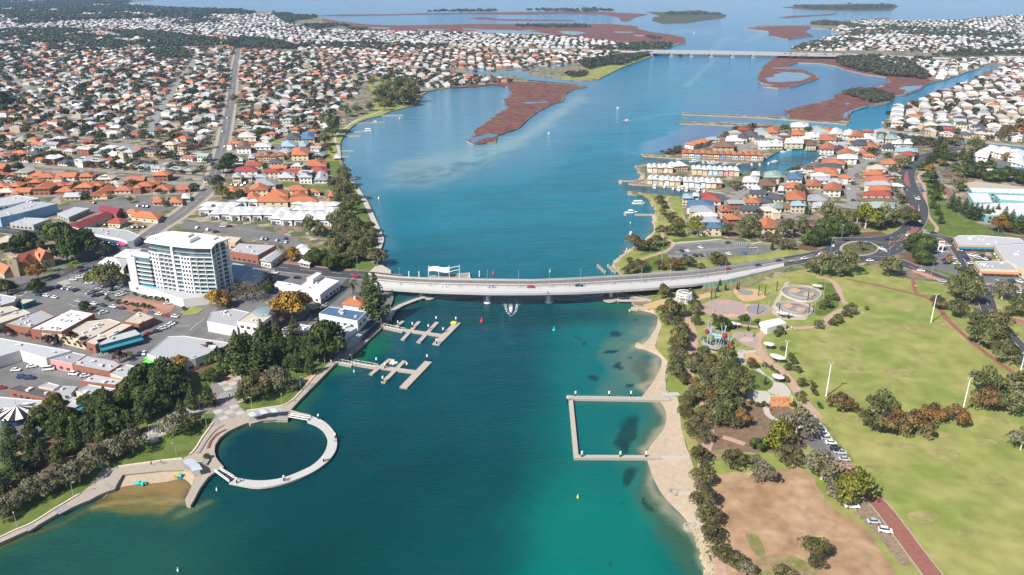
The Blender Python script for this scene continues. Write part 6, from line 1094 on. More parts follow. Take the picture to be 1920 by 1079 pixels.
for dx, dy, a, b, hh in ((-4, 1, 22, 9, 2.2), (-3, 2, 15, 6, 3.6), (14, 3, 8, 5, 1.2), (-19, 2, 5, 4, 1.6)): k = MB(); k.box((pc.x+dx, pc.y+dy, HT-.3), (a, b, hh), -.25); k.build('plant_room', white, tw)
# white facade panels with punched windows on the sunny side
fe = [e for e in front_edges([tuple(p) for p in body]) if (Vector((e[2].y-e[1].y, e[1].x-e[2].x))).dot((e[1]+e[2])/2+Vector(tw.location[:2])) < 0]
chain = sorted(fe, key=lambda e: PX(*( (e[1]+e[2])/2+Vector(tw.location[:2])), 20)[0])
tot = sum(e[4] for e in chain); pos = 0
def along(f):
    d = f*tot
    for e in chain:
        if d <= e[4]+1e-6: return e[1].lerp(e[2], d/e[4]), Vector((e[2].y-e[1].y, e[1].x-e[2].x)).normalized()
        d -= e[4]
    e = chain[-1]; return e[2].copy(), Vector((e[2].y-e[1].y, e[1].x-e[2].x)).normalized()
for f0, f1, cols in ((.03, .13, 2), (.30, .325, 0), (.40, .52, 3), (.90, .915, 0)):
    a, n0 = along(f0); b, n1 = along(f1); a2, b2 = a+n0*1.45, b+n1*1.45; k = MB(); k.prism(ccw([tuple(a-n0*.5), tuple(b-n1*.5), tuple(b2), tuple(a2)]), 4, HT-7 if cols else HT-1); k.build('facade_panel', white, tw)
    if cols:
        for r_ in range(10): windows(tw, a2+n0*.02, b2+n1*.02, 5+r_*FH-.6, FH, cols, 1, 1.2, 1.35, .9)
for f in (.97, .995):
    a, n0 = along(f); q = a+n0*2.2; k = MB(); k.tube((q.x, q.y, 0), (q.x, q.y, HT-1), .35, .35, 6); k.build('column', white, tw)
for q in offset(roofP, -.6)[:]:
    if q.x > 18: k = MB(); k.tube((q.x, q.y, 0), (q.x, q.y, HT-1), .3, .3, 6); k.build('column', white, tw)
for f in (.19, .245, .58, .66, .74, .82):   # party walls between balconies
    a, n0 = along(float(f)); k = MB(); k.prism(ccw([tuple(a+n0*1.3+Vector((.12, 0))), tuple(a+n0*1.3-Vector((.12, 0))), tuple(a-n0*.6-Vector((.12, 0))), tuple(a-n0*.6+Vector((.12, 0)))]), 5, HT-8); k.build('party_wall', white, tw)
# lower wing
wing = tag(empty('apartment_wing', G(262, 535)), 'lower eight storey wing with curved balconies at the left of the white tower', 'apartment building'); HW = 24.5
def wl(px, py, z): p = G(px, py, z); return Vector((p[0]-wing.location.x, p[1]-wing.location.y))
WPp = ccw([tuple(wl(a, b, LZ+HW)) for a, b in ((240,474),(252,468),(284,474),(287,478),(279,482),(258,479.5))]); wb = offset(WPp, -1.2)
k = MB(); k.prism([tuple(p) for p in offset(wb, -.3)], 4, HW-1); k.build('glazing', blue_glass, wing)
for f in range(7):
    z0 = 5+f*FH; P_ = offset(wb, 1.7); k = MB(); k.prism([tuple(p) for p in P_], z0-.45, z0); k.prism([tuple(p) for p in P_], z0-.45, z0-.4, side=False); k.build('floor_slab', white, wing); k = MB(); E = offset(P_, -.15)
    for i in range(len(E)): a, b = E[i], E[(i+1) % len(E)]; k.poly([(*a, z0), (*b, z0), (*b, z0+.75), (*a, z0+.75)])
    k.build('balustrade', balu, wing)
k = MB(); k.prism([tuple(p) for p in offset(wb, .4)], HW-1.2, HW-.4); k.build('roof', white, wing)
for a, b in ((wb[0], wb[1]),): pass
for px0 in ((244,478.5),):
    q = wl(px0[0], px0[1], LZ+HW); k = MB(); k.box((q.x, q.y, 4), (4.2, 1.4, HW-5.5), .15); k.build('facade_panel', white, wing)
    windows(wing, (q.x-2, q.y-.85), (q.x+2, q.y-.25), 5, 6*FH, 2, 6, 1.0, 1.3)
pod = block('podium', 'white walled podium below the apartment tower', [(241,529),(262,520),(300,520),(420,530),(428,540),(410,552),(343,561)], 5.5, 'white', 'light grey', units=0, win=False, cat='podium')
for x, y in ((312,528),(322,532),(332,536)): k = MB(); p = G(x, y, LZ+5.5); k.box((p[0]-pod.location.x, p[1]-pod.location.y, 5.2), (1, 7, 2.6), -.3); k.build('fin_wall', white, pod)
for x, y, s in ((260,533,1),(284,537,1.6)): k = MB(); p = G(x, y, LZ+5.5); k.box((p[0]-pod.location.x, p[1]-pod.location.y, 5.25), (6*s, 2.6, .2), -.3); k.build('pool_water', M('pool_aqua', (.03, .42, .55), rough=.1), pod)
for x, y in ((371,566),): k = MB(); k.lathe((0, 0, 0), [(1.0, 0), (1.2, 1.5), (.6, 4), (.05, 6)], 8); tag(k.build('sculpture', white, None, G(x, y)), 'tall white pointed sculpture beside the tower podium', 'sculpture')
# ---------------------------------------------------------------- shopping centre, leisure centre and buildings at the right
B_('shopping_centre', 'salmon trimmed shops with a long grey roof behind the car park', [(1789,445.5),(1797,441.5),(1838,441.5),(1912,447),(1922,455),(1865,460),(1797,458.5)], 4.8, 'salmon', 'light grey', units=6, awn=((0, blu),))
B_('shopping_centre', 'broad grey roofed supermarket at the right edge', [(1866,461),(1923,457),(1990,458),(1990,515),(1922,508),(1883,485)], 5.5, 'cream', 'light grey', units=9)
B_('shopping_centre', 'front block of cream and salmon shops beside the highway', [(1828,490),(1895,491),(1909,507),(1839,504.5)], 4.6, 'cream', 'grey', units=5, awn=((0, org),))
B_('leisure_centre', 'long white roofed leisure centre wing with aqua walls, farthest back', [(1817,352),(1930,355),(1930,364),(1823,360)], 7, 'aqua', 'white', par=.2, units=2); B_('leisure_centre', 'square white roof of the leisure centre with aqua walls', [(1814,362),(1853,362),(1862,380),(1826,380)], 6, 'aqua', 'white', par=.2, units=3); B_('leisure_centre', 'right hand white roof of the leisure centre', [(1866,365),(1930,367),(1930,378),(1875,374)], 6, 'aqua', 'white', par=.2, units=2); B_('leisure_centre', 'large nearer white roof of the leisure centre above the pines', [(1826,384),(1862,381),(1930,380),(1930,405),(1892,404),(1850,404)], 7, 'aqua', 'white', par=.2, units=5)
B_('open_shed', 'long mid blue roofed shed at the right edge', [(1866,317),(1871,311),(1935,316),(1935,323)], 4, 'navy', 'blue', par=0, units=0); B_('white_hall', 'plain white roofed hall behind dark trees near the blue shed', [(1834,323),(1838,317),(1871,319),(1870,326)], 4, 'white', 'white', par=0, units=0)
for i, (q, l_) in enumerate(((((1822,292),(1838,281),(1858,283),(1852,297)), 'nearest'), (((1842,280),(1850,273),(1872,275),(1866,285)), 'farthest left'), (((1866,286),(1874,276),(1896,278),(1890,291)), 'middle'), (((1890,292),(1897,280),(1922,284),(1918,298)), 'right hand'), (((1896,304),(1900,296),(1926,300),(1924,312)), 'lowest'))): quad_house('white_villa', '%s of the stark white holiday villas below the highway overpass' % l_, q, 6, 'white', 'white', cat='villa', group='white villas by the overpass', wn=3, st=2)
B_('toilet_block', 'small white flat roofed block in the middle of the playground', [(1424,604),(1460,596),(1475,606),(1439,615)], 4, 'white', 'white', par=0, units=0, win=False)
# ---------------------------------------------------------------- houses
def rq(x0, y0, x1, y1, s=3): return [(x0, y1), (x0+s, y0), (x1-s*.3, y0), (x1, y1)]
HOUSES = []   # individual houses: (kind, label stem, quad px, h, roof, wall, kind, pv, storeys)
EL = '''1279 364 1300 372 lb;1297 362 1311 368 w;1313 362 1337 368 r;1313 370 1353 378 r;1288 376 1338 388 b;1292 387 1340 398 g;1303 407 1350 417 g;1310 419 1355 428 b;1300 400 1345 406 w;1392 332 1422 342 w;1408 322 1425 329 w;1432 323 1462 333 gg;1423 337 1455 348 br;1405 358 1437 364 c;1410 350 1432 356 w;1420 365 1455 371 c;1395 373 1425 381 o;1424 373 1447 380 c;1387 387 1422 395 c;1427 384 1460 391 g;1418 414 1455 428 o;1453 411 1470 419 c;1441 366 1470 373 c;1474 360 1510 375 o;1513 366 1553 377 g;1511 341 1540 349 o;1544 347 1578 357 o;1471 344 1504 353 o;1440 384 1467 391 gg;1470 382 1495 391 br;1482 378 1511 386 lb;1523 380 1554 390 lg;1452 412 1490 423 br;1492 413 1528 425 br;1628 350 1671 357 o;1618 360 1670 367 r;1613 373 1677 378 br;1613 380 1677 391 gg;1627 392 1677 401 r;1481 231 1516 239 w;1521 237 1542 243 gg;1538 241 1563 248 o;1553 244 1580 252 w;1580 246 1602 254 w;1590 249 1619 256 o;1607 252 1643 261 w;1645 252 1658 260 gg;1660 254 1683 261 gg;1672 262 1692 270 w;1694 262 1712 270 w;1483 245 1508 253 o;1504 250 1536 258 w;1534 254 1569 263 o;1471 260 1507 269 w;1440 266 1468 275 w;1511 266 1531 272 br;1537 272 1565 280 t;1560 276 1583 282 c;1584 278 1612 284 w;1597 264 1625 272 c;1615 269 1646 278 o;1654 272 1676 278 c;1677 278 1720 285 lb;1688 286 1716 292 r;1676 292 1705 298 br;1651 300 1686 308 o;1624 312 1662 318 cr;1618 320 1659 328 o;1621 332 1667 339 t;1621 342 1671 348 g;1570 283 1603 289 o;1569 291 1608 298 w;1540 299 1585 308 o;1530 309 1578 315 c;1525 316 1569 324 o;1520 326 1550 331 w;1523 333 1560 339 lg;1552 338 1580 344 lg;1475 325 1505 336 b;1440 324 1465 332 gg;1413 242 1441 250 gg;1436 240 1460 249 o;1397 249 1421 256 c;1415 255 1434 261 c;1383 252 1402 258 c;1360 256 1395 265 w;1337 267 1377 276 br;1421 266 1455 275 w;1556 325 1572 330 o;1458 350 1470 358 w;1700 396 1704 398 g'''
WL_ = '''442 243 478 250 gg;446 252 480 258 w;443 270 470 278 br;476 270 508 276 w;537 251 562 261 c;564 249 590 261 b;527 266 555 275 lb;558 266 580 275 lb;517 277 532 283 b;533 277 553 284 b;546 278 578 291 o;459 305 493 311 r;440 315 483 322 r;493 319 525 324 r;527 319 575 326 r;574 301 612 312 o;582 315 613 323 r;435 326 452 333 lg;455 328 473 333 lg;478 328 500 333 lg;520 325 553 334 lg;560 328 585 333 lg;587 326 615 338 lg;478 336 517 348 g;448 353 468 365 o;468 349 503 357 o;483 369 540 379 o;500 357 540 368 o;542 349 577 357 o;545 359 577 368 o;542 371 595 378 o;575 356 600 361 o;423 351 450 364 o;463 362 485 373 o;610 373 627 391 o;615 359 627 368 o;505 300 530 306 c;440 296 455 302 w;465 290 478 297 lg;340 364 356 372 w;318 372 342 380 o;286 372 312 380 o;380 330 398 336 c;600 252 614 258 w;556 461 576 466 w'''
CODE = {'lb': 'light blue', 'w': 'white', 'r': 'red', 'b': 'blue', 'g': 'grey', 'gg': 'grey green', 'br': 'brown', 'c': 'charcoal', 'o': 'orange', 'lg': 'light grey', 't': 'terracotta', 'cr': 'cream'}
def listed(txt, place, group, two=.5):
    L_ = []
    for s in txt.split(';'):
        v = s.split(); L_.append((*map(float, v[:4]), CODE[v[4]]))
    by = {}
    for h_ in L_: by.setdefault(h_[4], []).append(h_)
    for col, hs in by.items():
        hs.sort(key=lambda q: (q[0]+q[2])/2)
        for i, (x0, y0, x1, y1, c) in enumerate(hs):
            g = random.Random(int(x0*5+y0)); st = 2 if g.random() < two else 1; wl_ = g.choice(['cream', 'white', 'cream', 'sand', 'white'] if c != 'white' else ['white', 'white', 'cream'])
            quad_house('house', '%s roofed %s house, %s from left of its colour %s' % (c, 'tall' if st == 2 else 'low', nth(i), place), rq(x0, y0, x1, y1), 2.9*st+.3, c, wl_, 'hip' if g.random() < .8 else 'gable', group=group, pv=g.choice((0, 0, 5, 8)) if x1-x0 > 24 else 0, wn=3, st=st)
listed(EL, 'among the marina houses', 'houses around the marina'); listed(WL_, 'beside the long street', 'houses between the long street and the bay', .3)
# townhouse rows: gable fronts side by side
def row_houses(name, x0, y0, x1, y1, n, depth, h, walls, roof, stem, group, wn=2, ridge=True, st=2):
    a = Vector(G(x0, y0)).to_2d(); b = Vector(G(x1, y1)).to_2d(); d = (b-a)/n; nn = Vector((-d.y, d.x)).normalized()
    for i in range(n):
        p = a+d*i; q = p+d*.96; jit = (i % 3)*.5; Wd = [tuple(p-nn*jit), tuple(q-nn*jit), tuple(q+nn*depth), tuple(p+nn*depth)]
        quad_house(name, '%s, %s from the left' % (stem, nth(i)), None, h*.8+(i % 2)*.4, roof if isinstance(roof, str) else roof[i % len(roof)], walls[i % len(walls)], 'gable', rise=1.5, group=group, cat='townhouse', wn=wn, world=Wd, st=st, pv=4 if i % 4 == 1 else 0)
row_houses('townhouse', 1279, 296, 1432, 301, 13, 12, 6.2, ['cream', 'white', 'pale blue', 'sand', 'salmon', 'cream', 'blue', 'sand', 'pale blue', 'cream', 'salmon', 'white', 'cream'], 'orange', 'townhouse with orange tiled gable on the marina quay', 'orange roofed townhouses on the quay')
row_houses('townhouse', 1300, 281, 1335, 272, 4, 12, 5.5, ['white', 'sand'], 'orange', 'orange roofed townhouse behind the quay row', 'orange roofed townhouses behind the quay row')
row_houses('townhouse', 1213, 346, 1276, 350, 6, 13, 6.0, ['yellow', 'grey', 'cream', 'white', 'cream', 'sand'], 'white', 'white roofed townhouse at the left end of the spit', 'white roofed townhouses on the spit')
row_houses('townhouse', 1281, 351, 1354, 354, 7, 14, 6.2, ['white', 'white', 'pale blue', 'white', 'white', 'cream', 'brick'], 'white', 'white roofed waterside townhouse in the middle of the spit', 'white roofed townhouses on the spit')
row_houses('townhouse', 1297, 328, 1386, 331, 9, 12, 6.8, ['cream', 'yellow', 'yellow', 'pale blue', 'pale blue', 'grey', 'pink', 'salmon', 'cream'], 'white', 'pastel gabled townhouse in the back row of the spit', 'pastel townhouses of the back row')
row_houses('townhouse', 1214, 324, 1262, 325, 5, 12, 6.4, ['white', 'cream', 'sand'], 'white', 'white roofed townhouse at the tip of the spit', 'white roofed townhouses at the spit tip')
row_houses('townhouse', 1263, 322, 1290, 321, 2, 16, 6, ['sand'], 'white', 'broad sand walled gable between the spit rows', 'broad gables of the spit')
row_houses('cottage', 480, 302, 533, 301, 4, 12, 5.5, ['yellow'], 'orange', 'yellow gabled cottage with dark arched balcony beside the large orange roof', 'row of yellow cottages')
vil = 0
for (x0, x1, y, step, nm) in ((444, 524, 388, 19.5, 'second'), (547, 632, 395, 21, 'third'), (376, 440, 397, 21, 'first'), (372, 540, 406, 20, 'fourth'), (392, 632, 414, 20.5, 'fifth'), (548, 632, 405, 21, 'middle'), (505, 640, 423, 22, 'front')):
    a = Vector(G(x0, y)).to_2d(); b = Vector(G(x1, y+3)).to_2d(); n = max(2, int(round((x1-x0)/step))); d = (b-a)/n; u = d.normalized(); nn = Vector((-u.y, u.x))
    for i in range(n):
        p = a+d*i; jv = nn*((i*5+int(y)) % 4)*.8; W_ = [tuple(p+jv), tuple(p+d*.93+jv), tuple(p+d*.93+nn*12+jv), tuple(p+nn*12+jv)]
        o = quad_house('white_villa', 'bright white villa, %s from the left in the %s row of white villas' % (nth(i), nm), None, 4.8, 'white', 'white', 'hip', rise=1.5, group='bright white villas by the back car park', cat='villa', wn=2, world=W_, st=1)
        k = MB(); m = p+d*.4-Vector(o.location[:2])-nn*.0; k.box((m.x, m.y-.1, .4), (3.2, .5, 3.0)); k.build('arched_balcony', M('shaded_balcony', (.10, .11, .15)), o)
# ---------------- estates laid out in rows; the nearest ones are houses of their own, the far ones one mass per estate
import itertools
def wings_of(L_, g):
    out = []
    for (x, y, w, d, an, col, st) in L_:
        if g.random() < .55: u, v = g.choice((-.3, .3))*w, g.choice((-.5, .5))*d; out.append((x+u*math.cos(an)-v*math.sin(an), y+u*math.sin(an)+v*math.cos(an), min(w, d)*.62, min(w, d)*.55, an+math.pi/2, col, 1))
    return out
def zone(px, ang, sx, sy, pal, place, group, h2=.25, indiv=0, dens=.9, size=(13, 11), trees=.4, seed=1, soft=True, stuff='distant_houses', park=True, tsp='fig_tree'):
    g = random.Random(seed); P = GP(px); a = R(ang); ca, sa = math.cos(a), math.sin(a); xs_ = [p[0] for p in P]; ys_ = [p[1] for p in P]; cx, cy = sum(xs_)/len(xs_), sum(ys_)/len(ys_); rad = max(max(xs_)-min(xs_), max(ys_)-min(ys_))*.75
    names, wts = zip(*pal); cand = []; T = []
    for i in range(int(-rad/sx), int(rad/sx)+1):
        for j in range(int(-rad/sy), int(rad/sy)+1):
            u = i*sx+g.uniform(-.12, .12)*sx; v = j*sy+g.uniform(-.1, .1)*sy+(5 if j % 2 else -5)*(sy > 22); x = cx+u*ca-v*sa; y = cy+u*sa+v*ca
            if not inside(P, x, y) or y < 160: continue
            if abs(PX(x, y)[0]-960) > 1060: continue
            if y < 4150 and blocked(x, y, size[0]*.4) or (y < 4150 and park and blocked(x, y, 3, PARKM)): continue
            if g.random() > dens:
                T.append((x, y, g.uniform(7, 13))); continue
            w = size[0]*g.uniform(.85, 1.25); d = size[1]*g.uniform(.85, 1.2); cand.append((x, y, w, d, a+(g.choice((0, math.pi/2)) if abs(w-d) < 3 else 0)+g.uniform(-.05, .05), g.choices(names, wts)[0], 2 if g.random() < h2 else 1))
            for _t in range(int(trees+g.random())):
                q = g.uniform(0, 6.28); T.append((x+(w*.6+2)*math.cos(q), y+(d*.6+3)*math.sin(q), g.uniform(4.5, 11)))
    if sy >= 21:
        k = MB(); zz = LZ+.10
        for j in range(int(-rad/sy), int(rad/sy)+1, 2):
            if j % 2: j += 1
            v = (j+.5)*sy
            for i in range(int(-rad/10), int(rad/10)):
                q = [(cx+u*ca-w_*sa, cy+u*sa+w_*ca) for u, w_ in ((i*10, v-3.4), (i*10+10, v-3.4), (i*10+10, v+3.4), (i*10, v+3.4))]; m = ((q[0][0]+q[2][0])/2, (q[0][1]+q[2][1])/2)
                if m[1] > 160 and inside(P, *m) and abs(PX(*m)[0]-960) < 1060 and not blocked(*m) and not blocked(*m, 0, PARKM): k.poly([(*p_, zz) for p_ in q])
        if k.f: structure(k.build('estate_street', M('street_asphalt')))
    cand.sort(key=lambda c: c[1]); near, far_ = cand[:indiv], cand[indiv:]
    rows = {}
    for c in near: rows.setdefault(int((PX(c[0], c[1])[1])//11), []).append(c)
    for ri, r_ in enumerate(sorted(rows, reverse=True)):
        for ni, (x, y, w, d, an, col, st) in enumerate(sorted(rows[r_], key=lambda c: PX(c[0], c[1])[0])):
            co, si = math.cos(an), math.sin(an); Wd = [(x+u*co-v*si, y+u*si+v*co) for u, v in ((-w/2, -d/2), (w/2, -d/2), (w/2, d/2), (-w/2, d/2))]
            quad_house('house', '%s roofed %shouse, %s from left, %s row %s' % (col, 'tall ' if st == 2 else '', nth(ni), nth(ri), place.replace('of the ', 'of ').replace('of leftover', 'of')), None, 2.8*st+.2, col, g.choice(['cream', 'white', 'brick', 'sand']), 'hip' if g.random() < .75 else 'gable', group=group, world=Wd, wn=3, st=st, pv=g.choice((0, 0, 0, 6)), wing=g.random() < .6)
    if far_:
        V, F, C = [], [], []; wings = []
        for (x, y, w, d, an, col, st) in itertools.chain(far_, wings_of(far_, g)):
            co, si = math.cos(an), math.sin(an); h = 2.8*st; b0 = len(V); rise = min(w, d)*.24; lw, ld = (w, d) if w >= d else (d, w)
            if w < d: co, si = -si, co; w, d = lw, ld
            def T_(u, v, z): return (x+u*co-v*si, y+u*si+v*co, LZ+z)
            V += [T_(-w/2, -d/2, -.1), T_(w/2, -d/2, -.1), T_(w/2, d/2, -.1), T_(-w/2, d/2, -.1), T_(-w/2, -d/2, h), T_(w/2, -d/2, h), T_(w/2, d/2, h), T_(-w/2, d/2, h), T_(-w/2+d*.45, 0, h+rise), T_(w/2-d*.45, 0, h+rise)]
            rc = np.array(RC[col])*g.uniform(.7, 1.08); wc = np.array(WC[g.choice(['cream', 'white', 'brick', 'sand', 'white'])])*g.uniform(.6, .95)
            for f in ((0, 1, 5, 4), (1, 2, 6, 5), (2, 3, 7, 6), (3, 0, 4, 7)): F.append(tuple(b0+q for q in f)); C.append(wc)
            for f in ((4, 5, 9, 8), (6, 7, 8, 9), (5, 6, 9), (7, 4, 8)): F.append(tuple(b0+q for q in f)); C.append(rc)
            stamp(x, y, 5)
        me = bpy.data.meshes.new(stuff); me.from_pydata(V, [], F); at = me.color_attributes.new('Col', 'FLOAT_COLOR', 'CORNER'); cc = np.repeat(np.concatenate([np.array(C), np.ones((len(C), 1))], 1), [len(f) for f in F], 0); at.data.foreach_set('color', cc.astype(np.float32).ravel())
        me.materials.append(M('distant_house', attr='Col', var=.12, scale=.6)); o = link(stuff, me); tag(o, '', '', None, 'stuff'); o['label'] = 'mass of small roofs %s' % place
    return [(x, y, w, tsp) for x, y, w in T]
FT = []
mixed = [('white', 12), ('light grey', 18), ('grey', 16), ('orange', 11), ('terracotta', 10), ('red', 4), ('cream', 11), ('brown', 9), ('charcoal', 7), ('grey green', 4), ('light blue', 2)]
whites = [('white', 42), ('light grey', 34), ('cream', 7), ('terracotta', 5), ('grey', 12)]
warm = [('white', 30), ('cream', 12), ('terracotta', 18), ('orange', 14), ('brown', 8), ('light grey', 18)]
FT += zone([(-160,300),(60,318),(200,330),(395,340),(392,378),(340,368),(230,366),(150,376),(60,372),(-160,380)], 4, 17, 21, [('orange', 62), ('terracotta', 18), ('cream', 8), ('light grey', 12)], 'of estate above the town', 'orange roofed houses above the town', indiv=75, dens=.93, size=(14, 13), trees=1.3, seed=5)
FT += zone([(-400,95),(440,92),(432,200),(420,262),(398,330),(398,342),(200,326),(60,312),(-250,296)], -14, 18, 23, mixed, 'left of the long street', 'houses left of the long street', indiv=70, dens=.82, size=(13, 10.5), trees=2.1, seed=6)
FT += zone([(447,92),(600,104),(640,104),(720,122),(800,134),(850,140),(980,151),(900,160),(818,166),(778,160),(740,148),(700,143),(640,200),(612,240),(606,300),(590,345),(450,345),(405,340),(424,262)], -7, 18.5, 24, mixed, 'right of the long street', 'houses right of the long street', indiv=40, dens=.84, size=(13, 10.5), trees=2.0, seed=7)
FT += zone([(-250,98),(-300,60),(0,44),(180,39),(390,37),(470,29),(508,26),(535,45),(600,58),(700,60),(800,61),(960,68),(1060,71),(1135,78),(1190,86),(1160,93),(850,88),(700,85),(560,83),(480,76),(430,74),(330,62),(230,54),(120,50),(0,60)], -5, 18, 24, whites, 'of the white roofed suburb on the far west shore', 'far', dens=.9, size=(14, 12), trees=1.4, seed=8)
FT += zone([(-500,58),(0,56),(150,50),(280,60),(420,74),(425,84),(200,92),(-400,100)], -9, 20, 30, mixed, 'scattered through the dark wood', 'far', dens=.7, size=(14, 12), trees=0, seed=18)
FT += zone([(-600,-6),(200,0),(330,20),(470,25),(400,36),(200,38),(60,46),(-500,54)], -9, 26, 48, whites, 'scattered on the far upper left shore', 'far', dens=.4, size=(16, 13), trees=0, seed=19)
FT += zone([(560,83),(700,86),(850,91),(1000,97),(1160,99),(1130,112),(1060,118),(1000,128),(900,130),(800,130),(640,103),(560,96)], 3, 19, 24, warm, 'of the canal estate on the west shore', 'far', dens=.9, size=(14, 11), trees=1.4, seed=9)
FT += zone([(1480,97),(1560,56),(1600,39.5),(1700,41),(1800,40),(1920,30),(2400,26),(2600,110),(1950,104),(1800,101),(1700,99),(1600,95)], -28, 17, 26, whites, 'of the white roofed suburb on the far east shore', 'far', dens=.86, size=(14, 12), trees=1.3, seed=10)
FT += zone([(1640,112),(1700,112),(1760,116),(1860,112),(1960,110),(2400,118),(2500,150),(1885,124),(1850,128),(1820,132),(1795,140),(1765,149),(1735,142),(1690,130)], -28, 18, 24, [('white', 50), ('light grey', 25), ('cream', 10), ('light blue', 6), ('charcoal', 9)], 'between the bypass and the east canal', 'far', dens=.9, size=(14, 12), trees=.7, seed=11)
FT += zone([(1657,238),(1672,212),(1690,200),(1740,188),(1800,163),(1860,137),(1890,124),(2100,128),(2600,230),(2100,278),(1925,268),(1840,263),(1750,254),(1700,247)], -24, 18, 22, [('white', 38), ('light grey', 22), ('cream', 11), ('charcoal', 8), ('orange', 7), ('grey', 12), ('brown', 6), ('maroon', 2)], 'of the right hand canal estate', 'houses of the right hand canal estate', h2=.4, indiv=60, dens=.96, size=(13, 11.5), trees=1.0, seed=12, park=False)
FT += zone([(1300,272),(1400,240),(1700,255),(1720,300),(1690,400),(1560,400),(1450,440),(1290,420),(1290,375),(1360,378),(1400,330),(1480,280),(1560,282)], 2, 18, 21, mixed, 'in gaps between marina houses', 'small houses filling gaps around the marina', h2=.5, indiv=22, dens=.85, size=(12, 10), trees=1.2, seed=13)
# ---------------- far trees: scattered garden trees and the woods, one mass each
def tmpl(seed, n=46):
    g = np.random.default_rng(seed); D = g.normal(size=(n, 3)); D[:, 2] = np.abs(D[:, 2])*1.1-.25; D /= np.linalg.norm(D, axis=1)[:, None]; lob = np.array([[.16*math.cos(a), .16*math.sin(a), .08*math.sin(3*a)] for a in np.linspace(0, 5.2, 6)])[g.integers(6, size=n)]
    P = lob+D*np.array([.34, .34, .30])*(.8+.3*g.random((n, 1))); P[:, 2] += .45; return leaf_quads(P, D, .13, g)
TM = [tmpl(k) for k in range(6)]; TM2 = [tmpl(k, 110)*1.0 for k in range(20, 24)]
for q_ in TM2:
    c_ = q_.mean(1, keepdims=True); q_[:] = c_+(q_-c_)*.55
def tree_mass(name, pts, label, col=((.030, .046, .018), (.055, .066, .03), (.08, .072, .038)), fine=False):
    V = []; C = []; g = np.random.default_rng(len(pts)); pal = np.array(col)
    for (x, y, w) in pts:
        T0 = (TM2 if fine else TM)[g.integers(4)]; a = g.random()*6.28; R_ = np.array([[math.cos(a), math.sin(a), 0], [-math.sin(a), math.cos(a), 0], [0, 0, 1]]); V.append((T0@R_)*w*np.array([1.1, 1.1, .95+.3*g.random()])+np.array([x, y, LZ-.1*w])); c = pal[g.integers(len(pal))]*(.75+.5*g.random()); C.append(c*(.75+.5*g.random((len(T0), 1))))
    me = quads_mesh(name, np.concatenate(V), np.concatenate(C), [LEAF]); o = link(name, me); tag(o, None, None, None, 'stuff'); o['label'] = label
gardens = [(x, y, w) for x, y, w, s in FT if not blocked(x, y)]
nearg = [t for t in gardens if t[1] < 1000]; farg = [t for t in gardens if t[1] >= 1000]
if nearg: tree_mass('garden_trees', nearg, 'small trees between the nearer houses', fine=True, col=((.025, .045, .014), (.05, .065, .025), (.085, .075, .035), (.06, .04, .02)))
tree_mass('garden_trees', farg, 'small trees between the farther houses')
def name_gap(label, x, y): return 'far left suburb' not in label or float(vnoise(np.array([x]), np.array([y]), 55, 9)[0]) > .38
def wood(px, sp, label, w=(9, 15), seed=0, name='woodland', col=None, fine=False, block_=True):
    P = GP(px); g = random.Random(seed); xs_ = [p[0] for p in P]; ys_ = [p[1] for p in P]; out = []; y = min(ys_)
    while y < max(ys_):
        x = min(xs_)
        while x < max(xs_):
            qx, qy = x+g.uniform(-.5, .5)*sp, y+g.uniform(-.5, .5)*sp
            if inside(P, qx, qy) and (name_gap(label, qx, qy)) and (qy > 4100 or not block_ or not blocked(qx, qy)) and float(vnoise(np.array([qx]), np.array([qy]), sp*7, 3)[0]) > (.42 if block_ and sp > 10 else 0) and abs(PX(qx, qy)[0]-960) < 1050: out.append((qx, qy, g.uniform(*w)))
            x += sp
        y += sp*.9
    if out: tree_mass(name, out, label, **({'col': col} if col else {}), fine=fine)
dk = ((.030, .046, .022), (.048, .062, .030), (.07, .075, .04)); ol = ((.055, .065, .034), (.085, .085, .05), (.065, .065, .04))
wood([(-400,64),(0,60),(120,52),(160,60),(280,62),(400,76),(430,84),(320,90),(180,94),(0,100),(-400,104)], 12, 'dark wood crossing the far left suburb', (11, 17), 1, col=dk)
wood([(-700,-12),(100,-9),(250,0),(222,12),(330,19),(440,22),(478,27),(440,33),(370,36),(200,38),(60,46),(-500,56)], 24, 'wooded shore at the far upper left', (15, 26), 2, col=dk)
wood([(512,24),(590,32),(625,40),(690,52),(685,60),(600,57),(545,48),(520,36)], 15, 'scrub beside the far salt marsh', (11, 17), 3, col=dk)
wood([(432,70),(500,77),(588,85),(586,94),(480,92),(430,90)], 12, 'dark pine wood above the small lake', (10, 15), 4, col=dk); wood([(600,82),(700,82),(850,88),(848,92),(700,94),(620,91)], 15, 'row of trees along the far highway', (9, 13), 5, col=dk)
wood([(272,97),(345,95),(356,112),(340,122),(285,116)], 11, 'dark grove in the middle of the left suburb', (10, 15), 6, col=dk); wood([(300,36),(420,38),(408,46),(330,46)], 15, 'wood among far white roofs', (10, 15), 7, col=dk)
wood([(1482,96),(1500,88),(1560,74),(1598,66),(1590,52),(1515,46),(1545,41),(1640,52),(1640,72),(1575,92)], 12, 'estuary wood at the far end of the bypass bridge', (9, 14), 8, col=ol)
wood([(1640,52),(1780,56),(1900,66),(1925,74),(1800,73),(1700,68),(1640,64)], 16, 'belt of trees across the far white suburb', (10, 14), 9, col=dk)
wood([(1568,112),(1640,108),(1700,116),(1742,142),(1735,149),(1660,143),(1600,131),(1572,122)], 8.5, 'mangrove wood on the east salt marsh', (8, 13), 10, col=ol)
wood([(1578,176),(1600,171),(1640,172),(1674,180),(1673,189),(1642,195),(1618,189),(1596,181)], 7, 'low wood on the marsh island', (7, 10), 11, col=ol, fine=True)
